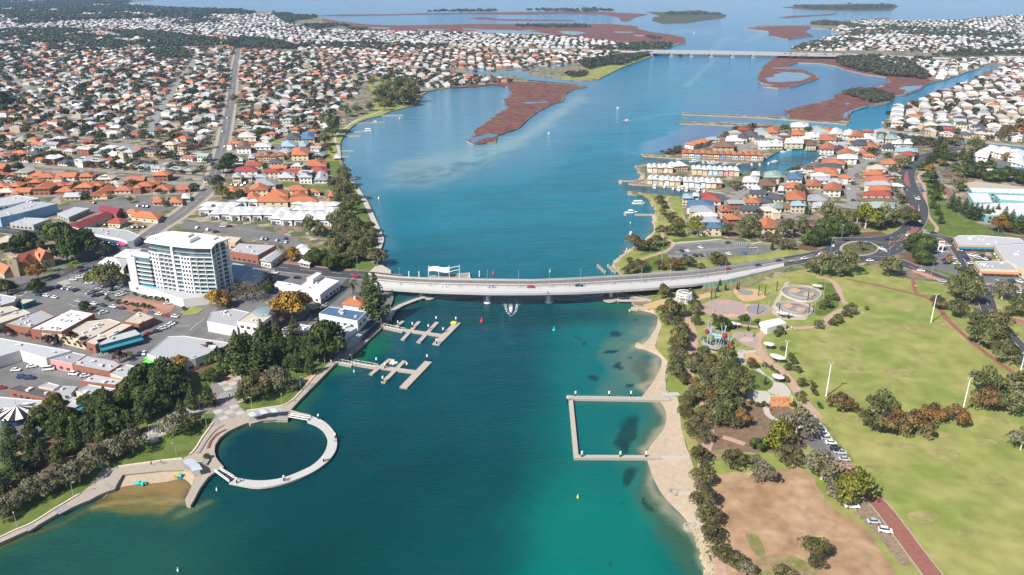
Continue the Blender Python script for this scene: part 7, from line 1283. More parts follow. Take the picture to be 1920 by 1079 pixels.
wood([(1485,13),(1527,10),(1615,9),(1678,12),(1668,18),(1610,19),(1520,17.5)], 26, 'wood covering the farthest island', (13, 20), 12, col=ol); wood([(1248,25),(1300,24),(1360,28),(1350,34),(1300,37),(1250,38)], 22, 'wood covering the second far island', (10, 16), 13, col=ol)
wood([(965,48.5),(1103,48.5),(1106,53),(1040,52.5),(967,51)], 17, 'dark thicket on the far marsh', (9, 14), 14, col=dk, block_=False); wood([(1210,68.5),(1243,72),(1232,75),(1208,71)], 12, 'thicket on the near side of the far marsh', (6, 9), 15, block_=False)
wood([(1100,86),(1165,82),(1258,84),(1258,92),(1210,95),(1165,100),(1110,98)], 13, 'trees at the west end of the bypass bridge', (8, 13), 16, col=dk); wood([(1085,118),(1150,108),(1222,103),(1196,112),(1166,124),(1140,122),(1100,131)], 9, 'trees on the park point by the bypass bridge', (8, 13), 17, col=dk)
wood([(1450,105),(1590,105),(1590,110),(1500,112),(1452,109)], 15, 'bushes along the bypass embankment', (6, 10), 18); wood([(1780,102),(1920,84),(1930,108),(1780,110),(1700,118),(1720,108)], 17, 'trees near the upper right edge', (9, 13), 19, col=dk)
for pts in ([(800,24.6),(870,21.8),(940,22),(920,24.6)], [(980,21.5),(1130,19.5),(1160,23),(1060,24)]): wood(pts, 36, 'thin line of trees on the far sand spit', (16, 24), 20, block_=False)
wood([(1060,140),(1100,137),(1098,144),(1066,146)], 9, 'small clump on the park point lawn', (7, 10), 21)
wood([(1690,262),(1700,258),(1790,262),(1800,272),(1740,280),(1700,272)], 8, 'bushes along the canal below the highway', (6, 10), 22, fine=True)
wood([(1240,289),(1262,282),(1280,277),(1275,289),(1255,292)], 5, 'scrub at the left end of the quay houses', (4, 7), 23, fine=True, col=ol)
# ---------------------------------------------------------------- cars
CC = {'white': (.75, .75, .75), 'silver': (.42, .45, .48), 'grey': (.20, .22, .24), 'black': (.015, .016, .02), 'navy': (.02, .04, .12), 'red': (.45, .015, .03), 'maroon': (.16, .012, .03), 'blue': (.03, .15, .40)}
PAINT = {k: M('paint_'+k, c, rough=.25, var=.02, spec=.6, coord='obj') for k, c in CC.items()}; tyre = M('tyre', (.02, .02, .02))
def car_meshes(kind):
    L_, W_, hb, cab, ch = {'car': (4.5, 1.8, .75, (-1.5, 1.0), .55), 'suv': (4.7, 1.9, .95, (-2.1, 1.0), .70), 'ute': (5.1, 1.85, .85, (-.3, 1.3), .65), 'van': (5.3, 2.0, 1.2, (-2.5, 1.6), .85)}[kind]
    k = MB(); a, b = L_/2, W_/2; z0, z1 = .32, .32+hb*.85; pr = [(-a, z0), (a, z0), (a, z0+hb*.45), (a-.25, z1-.12), (cab[1]+.35, z1), (cab[0]-.2, z1), (-a+.1, z1-.06), (-a, z0+hb*.5)]
    n = len(pr); B = len(k.v)
    for s, q in ((-1, b), (1, b)): k.v += [(x, s*(q-(.12 if z > z0+hb*.5 else 0)), z) for x, z in pr]
    for i in range(n): j = (i+1) % n; k.f.append((B+i, B+j, B+n+j, B+n+i)); k.m.append(0)
    k.f.append(tuple(B+i for i in range(n))[::-1]); k.m.append(0); k.f.append(tuple(B+n+i for i in range(n))); k.m.append(0)
    if kind == 'ute': k.box((-1.5, 0, z1-.05), (1.9, 1.5, .06), 0, 1)
    body = k; g = MB(); B = len(g.v); c0, c1 = cab; zt = z1+ch
    for x, y, z in ((c0, b-.16, z1), (c1+.3, b-.16, z1), (c0+.35, b-.38, zt), (c1-.4, b-.38, zt)): g.v += [(x, -y, z), (x, y, z)]
    for f in ((0, 2, 6, 4), (1, 5, 7, 3), (0, 4, 5, 1), (2, 3, 7, 6), (4, 6, 7, 5)): g.f.append(f); g.m.append(0)
    r = MB(); r.box(((c0+c1)/2-.02, 0, zt), (c1-c0-.7, (b-.38)*2+.04, .07))
    return body, g, r, a, b
CM = {k: car_meshes(k) for k in ('car', 'suv', 'ute', 'van')}
wk = MB(); wk.tube((0, -.11, 0), (0, .11, 0), .32, .32, 10); wk.poly([(.32*math.cos(t), -.11, .32*math.sin(t)) for t in np.linspace(0, 5.65, 10)]); WHEEL = wk.mesh('wheel', [tyre]); CMS = {}
def car(x, y, head, col, kind, label, group, z=LZ+.3, name='parked_car', cat=None, world=None, detail=True):
    key = (kind, col)
    if key not in CMS:
        b_, g_, r_, a, w = CM[kind]; CMS[key] = (b_.mesh('body', [PAINT[col], black]), shared(('glass', kind), lambda: g_.mesh('windows', [dark_glass])), r_.mesh('roof', [PAINT[col]]))
    me = CMS[key]; p = world or G(x, y, z); t = tag(empty(name, p, R(head)), label, cat or {'ute': 'pickup', 'van': 'van'}.get(kind, 'car'), group)
    link('body', me[0], t); link('windows', me[1], t); link('roof', me[2], t)
    if detail:
        a, w = CM[kind][3], CM[kind][4]
        for sx in (-.62, .62):
            for sy in (-1, 1): link('wheel', WHEEL, t, (a*sx, sy*(w-.1), .32))
    return t
KN = {'car': 'car', 'suv': 'tall car', 'ute': 'pickup', 'van': 'van'}; CK = {'w': 'white', 's': 'silver', 'g': 'grey', 'k': 'black', 'n': 'navy', 'r': 'red', 'm': 'maroon', 'b': 'blue'}
def cars(txt, head, place, group, z=LZ+.3, name='parked_car', jit=6, detail=True):
    L_ = []
    for s in txt.split(';'):
        v = s.split(); L_.append((float(v[0]), float(v[1]), CK[v[2][0]], {'u': 'ute', 'v': 'van', 'S': 'suv'}.get(v[2][1:2], 'car'), float(v[3]) if len(v) > 3 else head))
    by = {}
    for c in L_: by.setdefault((c[2], c[3]), []).append(c)
    for (col, kd), cs in by.items():
        cs.sort()
        for i, (x, y, _, _, h) in enumerate(cs):
            car(x, y, h+random.uniform(-jit, jit)*.5, col, kd, ('%s %s %s' % (col, KN[kd], place)) if len(cs) == 1 else '%s %s %s from left, %s' % (nth(i), col, KN[kd], place), group, z if not callable(z) else z(x), name, detail=detail)
cars('834 537.5 w 0;921.7 539.5 s 0;995 540 r 178;1085 537 n 182', 0, 'driving over the bridge', 'cars on the bridge', lambda x: prof(ZB, x)+.1, 'driving_car', 0)
cars('1365 506 r 20;1421 499 n 20', 0, 'on the approach right of the bridge', 'cars on the bridge approach', lambda x: prof(ZB, x)+.1, 'driving_car', 0)
cars('666.7 519 r -4;501.7 499 wv -4;515 513 w -4;1461 490.5 k 16;1508 486 w 14;1521.6 492 su 14;1540 477 w 30;1563 462 s 60;1587 452 k 2;1628 458.6 n -20;1654 468 w -50;1631 490 w 2;1664.7 449.7 n 8;1703 442 w 30;1726.7 508.8 w -22;1767 529 s -22;1833 522 nS 130;1861 599 k 120;1913 550 w -10;1690.6 348 w 70;1721 374 wv 85;1870 264.5 w 20;1722 415 wv 80;1727 435 m 60;1750 438 k -10;427 222 w 80;418 248 w 80;422 276 w 80;409 318 s 80;591 582 kv 50;606 577 w 50', 0, 'driving on the roads', 'cars driving on the roads', LZ+.45, 'driving_car', 0)
cars('1277.6 472 n;1289 471.5 w;1313.5 465.4 w;1285 481 n;1303.5 480.5 k;1314 480 m;1326 479 g;1337 478 k;1366 477.3 w;1395 476 b;1365 456.8 n 10;1412 466 sS 8', 115, 'in the foreshore car park', 'cars in the foreshore car park')
cars('1758 472.5 wu 4;1766 464 s 4;1768.5 468 k 4;1775 474 s 4;1781 482 r 4;1771 488.7 m 4;1786 486 w 4;1775 495 k 4;1794 495.6 w 4;1805 511 wu 4;1811 485 n;1820 480 w;1832 481.7 w;1841 482 kS;1852 486 n;1820.6 495 w 10;1831 485 s;1867 477 w 50;1871 483 s 50;1876 488 w 50;1874 528 s;1896 528.5 nS;1911 529 w;1777 462 w 4;1762 480 g 4;1800 470 s 95;1846 487 w', 110, 'in the shopping centre car park', 'cars in the shopping centre car park')
cars('1519 784 wS;1525 791 k;1529 797 w;1537 803 s;1540 809 w;1545 816 w;1550 824 s;1558 832 w;1567 844 kS;1575 850 su;1583 863 s', -8, 'in the row beside the oval', 'cars parked in a row beside the oval')
cars('1638 980 s;1660 997 wS -14;1597 951 wv;1584 938 s', -4, 'under and below the yellow green gum', 'cars near the red drive')
cars('111 540 kS;122.5 541.7 w;133 543 w;142 545.5 n;73 554.5 n 160;87 556 w 160;102 559 w 160;147 566 s 160;160 568 g 160;176 571 w 160;192.5 573.7 n 160;212.5 576.7 w 160;229 579.5 n 160;257.5 584 k 160;283 588 b 165;297.5 590.5 w 165;312 593 r 165;327.7 595 w 165;194 588 wS 40;137 526 w 10;149 521.7 w 10;157 520 w 10;164 516 w 10;167 532 w 10;197.5 508.7 n 10;210 509 m 10;150 503 k 35;155 509 m 35;167 505 b 35;168 551 s;175 548 g;186 555 k;192 551.7 w;196 549 s;212 545 k;220 541.7 w;225 538 w;224 555 w 30;231 552.5 s 30;242.5 528 g 0;197 537 w;183 545 w;314 571 w 30;62 511 r 20;100 540 g 40;235 548 s;205 552 w;178 556 n', 55, 'in the town centre car parks', 'cars in the town centre car parks')
cars('277.5 627.5 r 60;294 622.5 n;303 618 w;310 616 s;317 611.6 w;321 609 w;260.7 665.7 k 100;271 663.6 w 100;325 606 g', 30, 'beside the teal mural shop', 'cars parked near the mural shop')
cars('30 695.5 w 0;59.4 688.6 w 20;92 694 wv 10;42 708.5 nS 8;56 710.5 nS 8;138.7 703 wS -10;159.5 706 w 20;1 729 r 20;146 780 w 25;22 836 wS 25', 0, 'in the small lots of the lower left block', 'cars of the lower left block')
cars('510 635 w 20;527 633 w 20;524 628 s 20;537 619 s 30;549 612 s 30;551 653 w 25;536 648 r;559 653 r;543.5 652 k;570 650 g;520 643 n 20;532 640 m 20;557 522 k 10;545 648 w;564 655 s', 60, 'around the street by the golden plane tree', 'cars by the golden plane tree')
cars('370 428 w;390 431.7 w;405 436 k 10;491.7 449 w;500 450 n;520 452 s;535.7 449 k;536.7 455 w;430 425.7 k 10;418 425.7 w 10;195 456 s;206.7 457 n;213 459 w;217 460 w;223 459 w;157 372.5 n;177 381.7 r;259 387.5 w;270 388 n;277 389 k;198 423 n;222 426 k;225 427 w;250 428 n;260 428 m;270 427 n;442 343 w;449 344 s;454 349 w;473 344 b;443 349 s;460 345 k;435 347 w;315 374 s 80;345 378 w 80', 85, 'behind the apartment tower and beyond', 'cars behind the apartment tower')
cars('1372 399 w 60;1377.5 403 w 60;1600 377 n 0;1500 254 w;1450 345 w 90;1397 356 s 40;1480 413 r;1604 330 g 90;1591 355 w 90;1730 359 b 0;1775 375 k 60;1780 382 w 60', 0, 'on the marina streets', 'cars on the marina streets')
# bus and truck
t = tag(empty('bus', G(150, 768, LZ+.3), R(28)), 'white bus stopped by the trees below the blue awning', 'bus'); k = MB(); k.box((0, 0, .4), (11, 2.5, 2.7)); k.build('body', PAINT['white'], t); k = MB(); k.box((0, 0, 1.5), (10.2, 2.54, .9)); k.build('windows', dark_glass, t)
for sx in (-3.5, 3.5):
    for sy in (-1, 1): link('wheel', WHEEL, t, (sx, sy*1.15, .45), 0, 1.4)
# ---------------------------------------------------------------- boats
def boat_meshes():
    out = {}
    for kd, (L_, W_, cb) in {'motor_boat': (6.5, 2.4, .9), 'cruiser': (11, 3.6, 1.9), 'dinghy': (4, 1.6, 0), 'houseboat': (11, 4.2, 2.6)}.items():
        k = MB(); pts = [(-L_/2, -W_*.42), (L_*.1, -W_*.5), (L_*.35, -W_*.32), (L_/2, 0), (L_*.35, W_*.32), (L_*.1, W_*.5), (-L_/2, W_*.42)]
        if kd == 'houseboat': pts = [(-L_/2, -W_/2), (L_*.4, -W_/2), (L_/2, -W_*.25), (L_/2, W_*.25), (L_*.4, W_/2), (-L_/2, W_/2)]
        n = len(pts); lo = [(x*.9, y*.7, -.3) for x, y in pts]; hi = [(x, y, .6+L_*.03+(.25 if x > L_*.2 else 0)) for x, y in pts]
        for i in range(n): j = (i+1) % n; k.poly([lo[i], lo[j], hi[j], hi[i]])
        k.poly([(x, y, z-.12) for x, y, z in hi], 1); hull = k.mesh('hull', [white, M('boat_deck', (.55, .52, .46))]); parts = [('hull', hull)]
        if cb:
            k = MB(); k.box((-L_*.05, 0, .5), (L_*(.75 if kd == 'houseboat' else .42), W_*.72, cb), 0, 0, taper=.86); parts.append(('cabin', k.mesh('cabin', [white]))); k = MB(); k.box((-L_*.05, 0, .5+cb*.45), (L_*(.75 if kd == 'houseboat' else .42)*.97, W_*.70, cb*.34)); parts.append(('windows', k.mesh('windows', [dark_glass])))
        if kd in ('cruiser', 'motor_boat'): k = MB(); k.box((-L_*.08, 0, .5+cb+.35), (L_*.3, W_*.6, .1)); [k.tube((-L_*.08+sx, sy, .5+cb*.8), (-L_*.08+sx, sy, .5+cb+.4), .04, .04, 4) for sx in (-L_*.12, L_*.12) for sy in (-W_*.25, W_*.25)]; parts.append(('canopy', k.mesh('canopy', [white])))
        out[kd] = parts
    return out
BM = boat_meshes()
def boat(x, y, kd, head, label, group=None, hullmat=None):
    t = tag(empty(kd, (*G(x, y, 0)[:2], 0), R(head)), label, 'boat', group)
    for nm, me in BM[kd]:
        if hullmat and nm == 'hull': me = me.copy(); me.materials[0] = hullmat
        link(nm, me, t)
    return t
boat(958, 583, 'motor_boat', -86, 'white motor boat with a wake heading away from under the bridge'); boat(1174, 228.5, 'cruiser', 175, 'red hulled cruise boat trailing a long wake in the upper estuary', None, M('hull_red', (.35, .06, .04))); boat(1158, 203.5, 'motor_boat', 120, 'tiny white boat above the red hulled cruise boat')
boat(1197, 383, 'houseboat', 5, 'white houseboat moored off the eastern point'); boat(1184, 400, 'cruiser', 5, 'white cruiser at the end of the thin eastern jetty'); boat(1182.5, 439, 'motor_boat', 80, 'white motor boat moored alone near the little eastern beach', None); boat(705, 231, 'cruiser', 0, 'cruiser with a green canopy on the second bay jetty'); boat(691, 246, 'houseboat', 0, 'white houseboat on the third bay jetty'); boat(1276, 104.5, 'cruiser', 0, 'boat passing under the far bridge'); boat(1301, 61, 'motor_boat', -30, 'tiny speed boat far beyond the long bridge'); boat(752, 1.5, 'cruiser', 0, 'tiny boat on the horizon water'); boat(1763, 22, 'motor_boat', 0, 'tiny boat in the far right channel'); boat(1674, 24.5, 'motor_boat', 0, 'tiny boat near the farthest island'); boat(649, 316, 'dinghy', 0, 'small boat on the lowest bay jetty but one'); boat(669, 333, 'motor_boat', 0, 'small boat on the lowest bay jetty')
for grp, place, pts in (('boats in the near marina arm', 'in the near marina arm', [(1227,352,80),(1247,351.5,60),(1262.5,355,70),(1272,356.5,80),(1278,354,80),(1287.5,357.5,70),(1311,358,60),(1321,360,60)]), ('boats below the orange townhouses', 'below the orange townhouses', [(1273,301,20),(1302,304.5,10),(1318,306,90),(1327,306,90),(1338,307.5,0),(1385,310,30),(1409,310,80),(1424,310,80),(1441,308,70),(1453,304,10),(1360,309,10)]), ('boats in the marina basin', 'in the round marina basin', [(1468,286,-20),(1505,322,30),(1451,305,0),(1523,308,20),(1542,298,20),(1554,292,0),(1534,303,20),(1480,283,0)]), ('boats on the right hand canals', 'on the right hand canals', [(1655,231,90),(1673,211,80),(1736,186,90),(1708,253.5,0),(1720,254.5,0),(1814,152,20),(1767.6,151.5,20),(1794,143,20),(1805,138,20),(1821,133,20),(1835,128.5,20),(1876,126,20),(1780,147,20)])):
    for i, (x, y, h) in enumerate(sorted(pts)): boat(x, y, 'cruiser' if (x*7) % 3 < 1 else 'motor_boat', h, 'white moored boat, %s from the left %s' % (nth(i), place), grp)
for i, (x, y) in enumerate(((731,679),(734,681),(737,679),(736,683),(740,681))): t = boat(x, y, 'dinghy', 40+i*30, 'white and blue water scooter on the lower jetty, %s from the left' % nth(i), 'water scooters at the lower jetty'); t.scale = (.8, .8, .8)
teal_m = M('pedal_teal', (.03, .50, .48)); yel_m = M('pedal_orange', (.85, .40, .03))
for x, y, m_, l_ in ((260,907,teal_m,'teal pedal boat pair, left one, on the town beach'),(269,908,teal_m,'teal pedal boat, right one, on the town beach'),(333,892,yel_m,'orange and yellow pedal boat on the town beach'),(338,894,teal_m,'teal pedal boat beside the orange one')):
    t = tag(empty('pedal_boat', (*G(x, y, .25)[:2], .25), random.random()*3), l_, 'pedal boat', 'pedal boats on the town beach')
    for s in (-.6, .6): k = MB(); k.tube((-1.3, s, .3), (1.3, s, .3), .32, .2, 7); k.build('float', m_, t)
    k = MB(); k.box((0, 0, .5), (1.4, 1.5, .5), taper=.8); k.build('seat', m_, t)
# wakes
fm = bpy.data.materials.new('foam'); fm.use_nodes = True; N = fm.node_tree.nodes; L = fm.node_tree.links; b = N['Principled BSDF']; b.inputs['Base Color'].default_value = (.8, .85, .87, 1); b.inputs['Roughness'].default_value = .6
p = N.new('ShaderNodeNewGeometry'); no = N.new('ShaderNodeTexNoise'); no.inputs['Scale'].default_value = .9; no.inputs['Detail'].default_value = 4; L.new(p.outputs['Position'], no.inputs['Vector']); rr = N.new('ShaderNodeMapRange'); rr.inputs['From Min'].default_value = .45; rr.inputs['From Max'].default_value = .62; rr.inputs['To Max'].default_value = .75; L.new(no.outputs['Fac'], rr.inputs[0]); L.new(rr.outputs[0], b.inputs['Alpha'])
fm2 = fm.copy(); fm2.name = 'faint_foam'; fm2.node_tree.nodes['Map Range'].inputs['To Max'].default_value = .28; fm2.node_tree.nodes['Map Range'].inputs['From Min'].default_value = .38
wk_ = 0
def foam(px, w0, w1, m_=fm):
    global wk_; wk_ += 1; line = smooth(GP(px, .05+.01*wk_), 4); n = len(line); A = []; B = []
    for i, p_ in enumerate(line):
        w = w0+(w1-w0)*i/(n-1); q = line[min(i+1, n-1)]-line[max(i-1, 0)]; nn = Vector((-q.y, q.x, 0)).normalized()*w/2; A.append(p_+nn); B.append(p_-nn)
    k = MB(); k.ribbon(B, A); o = k.build('boat_wake', m_); o['kind'] = 'stuff'
for pts, a, b_, m_ in (([(954,590),(950,583),(948,572),(947,560)], 1.2, 1.6, fm), ([(962,590),(967,583),(969,572),(970,560)], 1.2, 1.6, fm), ([(958,580),(957,572),(956,563),(956,556)], 2, 3, fm), ([(955,591),(958,593),(962,591)], .8, .8, fm), ([(952,586),(946,575),(938,564),(932,557)], .6, 1.0, fm2), ([(964,586),(971,575),(979,564),(985,557)], .6, 1.0, fm2), ([(1179,228),(1195,223),(1215,219),(1240,215.5),(1268,214)], 1.5, 4, fm2), ([(1178,230),(1192,228),(1210,224),(1236,219)], 1, 1.5, fm2), ([(1160,203),(1172,198),(1190,195)], 1, 2, fm2), ([(1300,61),(1282,57),(1266,53),(1262,50)], 4, 10, fm2)): foam(pts, a, b_, m_)
# ---------------------------------------------------------------- small jetties of the bay and the east shore
for i, (a, b_) in enumerate((((709,216.5),(756,216)), ((669,231.5),(722,229)), ((644,247),(692,246.5)), ((643,254.8),(677,255)), ((640,283),(664,282.5)), ((640,294),(656,293.5)), ((645,316.5),(659,315.5)), ((658,336),(672,333.5)))):
    pontoon_jetty('bay_jetty', [((a, b_), 2.2 if i else 3, 'walkway')], 'thin pale jetty, %s from the top of the western bay' % nth(i), z=1.0)
pontoon_jetty('shore_jetty', [((1193,402),(1231,402.5)), ] and [(((1190,402),(1231,402.5)), 2, 'walkway'), (((1170,401),(1174,401)), 6, 'end_pontoon')], 'thin pale jetty reaching the white cruiser at the eastern point', z=1.0)
pontoon_jetty('shore_jetty', [(((1164,339.5),(1200,339.5)), 2, 'walkway'), (((1163,338),(1163.5,344)), 3, 'end_pontoon')], 'short white jetty with a square head at the townhouse spit', z=1.0)
t = quad_house('boat_house', 'small white roofed red boat house on the western path', [(626,297),(628,291),(639,291),(639,297)], 2.6, 'white', 'brick', cat='boat house', wn=1)
# rocks along the spits, moles and points
g = np.random.default_rng(4); V = []; F = []
def rocks(px, n, sp, z=.1):
    line = smooth(GP(px, 0), 3)
    for _ in range(n):
        i = g.integers(len(line)-1); p_ = line[i].lerp(line[i+1], g.random()); s = .3+.5*g.random(); b0 = len(V); x, y = p_.x+g.normal()*sp, p_.y+g.normal()*sp
        for dx, dy, dz in ((-1, -1, 0), (1, -1, 0), (1, 1, 0), (-1, 1, 0), (-.6, -.7, 1), (.7, -.5, .9), (.5, .7, 1), (-.7, .5, .8)): V.append((x+dx*s*(.7+.5*g.random()), y+dy*s*(.7+.5*g.random()), z-.3+dz*s*1.2+(LZ*.6 if dz else 0)))
        F.extend([(b0, b0+1, b0+5, b0+4), (b0+1, b0+2, b0+6, b0+5), (b0+2, b0+3, b0+7, b0+6), (b0+3, b0, b0+4, b0+7), (b0+4, b0+5, b0+6, b0+7)])
for px, n in (([(1177,362),(1206,367),(1221,377),(1230,393),(1233,408),(1229,420)], 260), ([(1178,345),(1240,349),(1290,354),(1358,362)], 260), ([(1192,313),(1200,325),(1209,330)], 60), ([(1204,291),(1240,294.5),(1299,299),(1370,305)], 160), ([(1200,463),(1177,475),(1162,487),(1153,497),(1158,508),(1167,515)], 170), ([(1274,230),(1334,231),(1405,234),(1467,237)], 260), ([(1279,213),(1334,215),(1421,219),(1484,224),(1546,229.5),(1590,232)], 330), ([(1185,582),(1205,581)], 40), ([(1194,650),(1212,653)], 50), ([(1316,1010),(1326,1050),(1334,1090)], 120), ([(1305,985),(1312,1010),(1318,1030)], 50), ([(1240,294),(1264,282),(1300,273),(1350,254)], 60)): rocks(px, n, .9)
me = bpy.data.meshes.new('rubble'); me.from_pydata(V, [], F); me.materials.append(limestone); o = link('rubble', me); o['kind'] = 'stuff'; o['label'] = 'pale limestone rubble along the spits and groynes'
# ---------------------------------------------------------------- playground, skate bowls, shelters
lb_ = M('frame_blue', (.30, .42, .50), rough=.4); rd_ = M('net_red', (.25, .03, .03))
cf = tag(empty('climbing_frame', G(1343, 650)), 'tall pale blue climbing frame with red pods inside a grey ring ramp', 'climbing frame')
k = MB(); n = 36
for i in range(n):
    a0, a1 = 5.4*i/n+2.2, 5.4*(i+1)/n+2.2; z = [.5+2.0*abs(math.sin(a/2)) for a in (a0, a1)]
    for r0, r1 in ((6.6, 7.9),): k.poly([(r0*math.cos(a0), r0*math.sin(a0), z[0]), (r1*math.cos(a0), r1*math.sin(a0), z[0]), (r1*math.cos(a1), r1*math.sin(a1), z[1]), (r0*math.cos(a1), r0*math.sin(a1), z[1])])
    for r_ in (6.6, 7.9): k.poly([(r_*math.cos(a0), r_*math.sin(a0), z[0]-.4), (r_*math.cos(a1), r_*math.sin(a1), z[1]-.4), (r_*math.cos(a1), r_*math.sin(a1), z[1]+.9), (r_*math.cos(a0), r_*math.sin(a0), z[0]+.9)])
k.build('ring_ramp', metal_grey, cf)
g2 = random.Random(3)
for i, (dx, dy, h) in enumerate(((-4.6, 1.5, 14), (-3.8, 2.6, 13), (-3.4, -.5, 11), (-1.8, 1.2, 9), (.2, 2.5, 8), (1.2, .6, 9), (2.6, 1.2, 11), (3.6, 0, 12), (4.3, 1.6, 11), (5.4, -1.4, 7.5), (6.3, -3.4, 7), (-.8, -1.6, 6), (.8, -2, 6), (2.0, -1.2, 6), (-4.9, -1, 8))):
    k = MB(); lx = g2.uniform(-1, 1.4); k.path([(dx, dy, 0), (dx-lx*.25, dy, h*.4), (dx-lx*.1, dy, h*.75), (dx+lx*.7, dy, h)], .22, 6); k.build('pole', lb_, cf)
for x, y, z, r_ in ((-5.3, .6, 8.4, 1.3), (3.6, -.6, 6.4, 1.6), (6.0, -3.6, 2.6, 1.5)): k = MB(); k.lathe((x, y, z-r_), [(.2, 0), (r_*.8, r_*.4), (r_, r_), (r_*.8, r_*1.6), (.2, r_*2)], 10); k.build('pod', rd_, cf)
k = MB(); k.path([(-4.5, 1, 9.5), (-2.5, 0, 7), (-.5, -.5, 6.4), (1.5, -.3, 6.2), (3.4, -.4, 6)], .8, 8); k.build('tube_bridge', lb_, cf)
k = MB(); k.lathe((.3, 0, 5), [(1.8, 0), (2.1, .5), (1.8, 1.0)], 12); k.build('crow_nest', lb_, cf)
k = MB(); [k.tube((-3+u*.9, 1, 0), (-1.5+u*.6, 0, 7), .04, .04, 4) for u in range(9)]; [k.tube((-3.2, 1, 1+v), (4, .3, 1+v), .04, .04, 4) for v in range(5)]; k.build('rope_net', black, cf)
def shelter_roof(name, cx, cy, rx, ry, label, h=3.2, ang=0, sh=None):
    p = G(cx, cy, LZ+h); t = tag(empty(name, (p[0], p[1], LZ)), label, 'shelter'); a = R(ang); pts = smooth([(x*math.cos(a)-y*math.sin(a), x*math.sin(a)+y*math.cos(a)) for x, y in (sh or ((-rx, ry*.5), (-rx*.3, ry), (rx*.8, ry*.55), (rx, -ry*.3), (rx*.2, -ry), (-rx*.7, -ry*.5)))], 3, True)
    k = MB(); k.prism([tuple(q) for q in pts], h-.18, h); k.prism([tuple(q) for q in pts], h-.18, h-.17, side=False); k.build('roof', M('shelter_white', (.58, .56, .56), var=.05), t)
    for f in (0, .33, .66): q = pts[int(f*len(pts))]*.6; k = MB(); k.tube((q[0], q[1], 0), (q[0], q[1], h-.1), .1, .1, 5); k.build('post', metal_grey, t)
    k = MB(); k.box((0, 0, .4), (1.8, .8, .35)); k.build('table', M('table_dark', (.08, .07, .07)), t)
for a in ((1370, 606, 2.9, 2.6, 'white petal shaped shelter behind the climbing frame', 3.2, 10), (1381, 607, 2.2, 1.6, 'smaller white shelter tucked behind the petal shaped one', 2.6, -10), (1442, 645, 2.6, 2.5, 'upper small white picnic shelter beside the brick path', 3, 0), (1458, 669, 4.0, 2.6, 'middle leaf shaped white picnic shelter beside the brick path', 3, -35), (1458.5, 706, 3.0, 2.4, 'lower white picnic shelter near the play paving', 3, -35), (1470, 587, 4.2, 1.6, 'long thin white shelter at the edge of the lower skate bowl', 3, -14), (1532.5, 535.5, 3.0, 2.0, 'white oval shelter above the upper skate bowl', 3, -10)): shelter_roof('picnic_shelter', a[0], a[1], a[2], a[3], a[4], a[5], a[6])
cs = tag(empty('round_arbour', G(1282, 563)), 'round white ribbed arbour at the eastern end of the bridge', 'arbour')
k = MB(); n = 24
for i in range(n):
    a0, a1 = 6.2832*i/n, 6.2832*(i+1)/n
    for ra, za, rb, zb_ in ((4.6, 5.0, 4.6, 4.2), (4.6, 3.4, 4.6, 2.9), (4.3, 5.1, 3.6, 5.1)): k.poly([(ra*math.cos(a0), ra*math.sin(a0), za), (ra*math.cos(a1), ra*math.sin(a1), za), (rb*math.cos(a1), rb*math.sin(a1), zb_), (rb*math.cos(a0), rb*math.sin(a0), zb_)])
k.build('ring_band', white, cs)
for i in range(8): a0 = 6.2832*i/8; k = MB(); k.tube((4.6*math.cos(a0), 4.6*math.sin(a0), 0), (4.5*math.cos(a0), 4.5*math.sin(a0), 5.0), .16, .16, 6); k.build('column', white, cs)
for i in range(4): a0 = 3.1416*i/4; k = MB(); k.tube((-4.4*math.cos(a0), -4.4*math.sin(a0), 5.0), (4.4*math.cos(a0), 4.4*math.sin(a0), 5.0), .1, .1, 5); k.build('rib', white, cs)
def bowl(cx, cy, rx, ry, label, sd):
    c = G(cx, cy); e = G(cx+rx, cy); f = G(cx, cy-ry); RX_, RY_ = e[0]-c[0], (f[1]-c[1]); t = tag(empty('skate_bowl', c), label, 'skate bowl')
    rings = [(1.12, 0, cream), (1.08, .75, cream), (1.0, .75, cream), (.97, .1, mauve), (.90, -.05, slate), (.72, .05, slate), (.66, .7, slate), (.6, .7, tan)]
    def ring(f_, a): w = 1+.08*math.sin(2*a+sd)+.05*math.sin(3*a); return f_*RX_*math.cos(a)*w, f_*RY_*math.sin(a)*w
    for j in range(len(rings)-1):
        k = MB(); A = [(*ring(rings[j][0], 6.2832*i/32), rings[j][1]+.25) for i in range(33)]; B = [(*ring(rings[j+1][0], 6.2832*i/32), rings[j+1][1]+.25) for i in range(33)]; k.ribbon(A, B); k.build(['outer_wall', 'coping', 'inner_wall', 'bowl_floor', 'bowl_floor', 'roll_over', 'tan_bank'][j], rings[j+1][2] if j else cream, t)
    k = MB(); k.poly([(*ring(.66, 6.2832*i/32), .5) for i in range(32)]); k.build('platform', slate, t)
    for q, (ox, oy, sx, sy) in enumerate(((-.25, .3, .30, .24), (.32, -.2, .30, .22))): k = MB(); k.poly([(RX_*(ox+sx*math.cos(a)), RY_*(oy+sy*math.sin(a)), 1.0) for a in np.linspace(0, 6.1, 20)]); k.prism([(RX_*(ox+sx*math.cos(a)), RY_*(oy+sy*math.sin(a))) for a in np.linspace(0, 6.1, 20)], .4, .98); k.build('tan_mound', tan, t)
bowl(1503, 551.5, 34, 14, 'upper skate bowl with tan mounds and grey floor', .4); bowl(1489, 580, 29, 13.5, 'lower skate bowl with tan mounds and grey floor', 1.8)
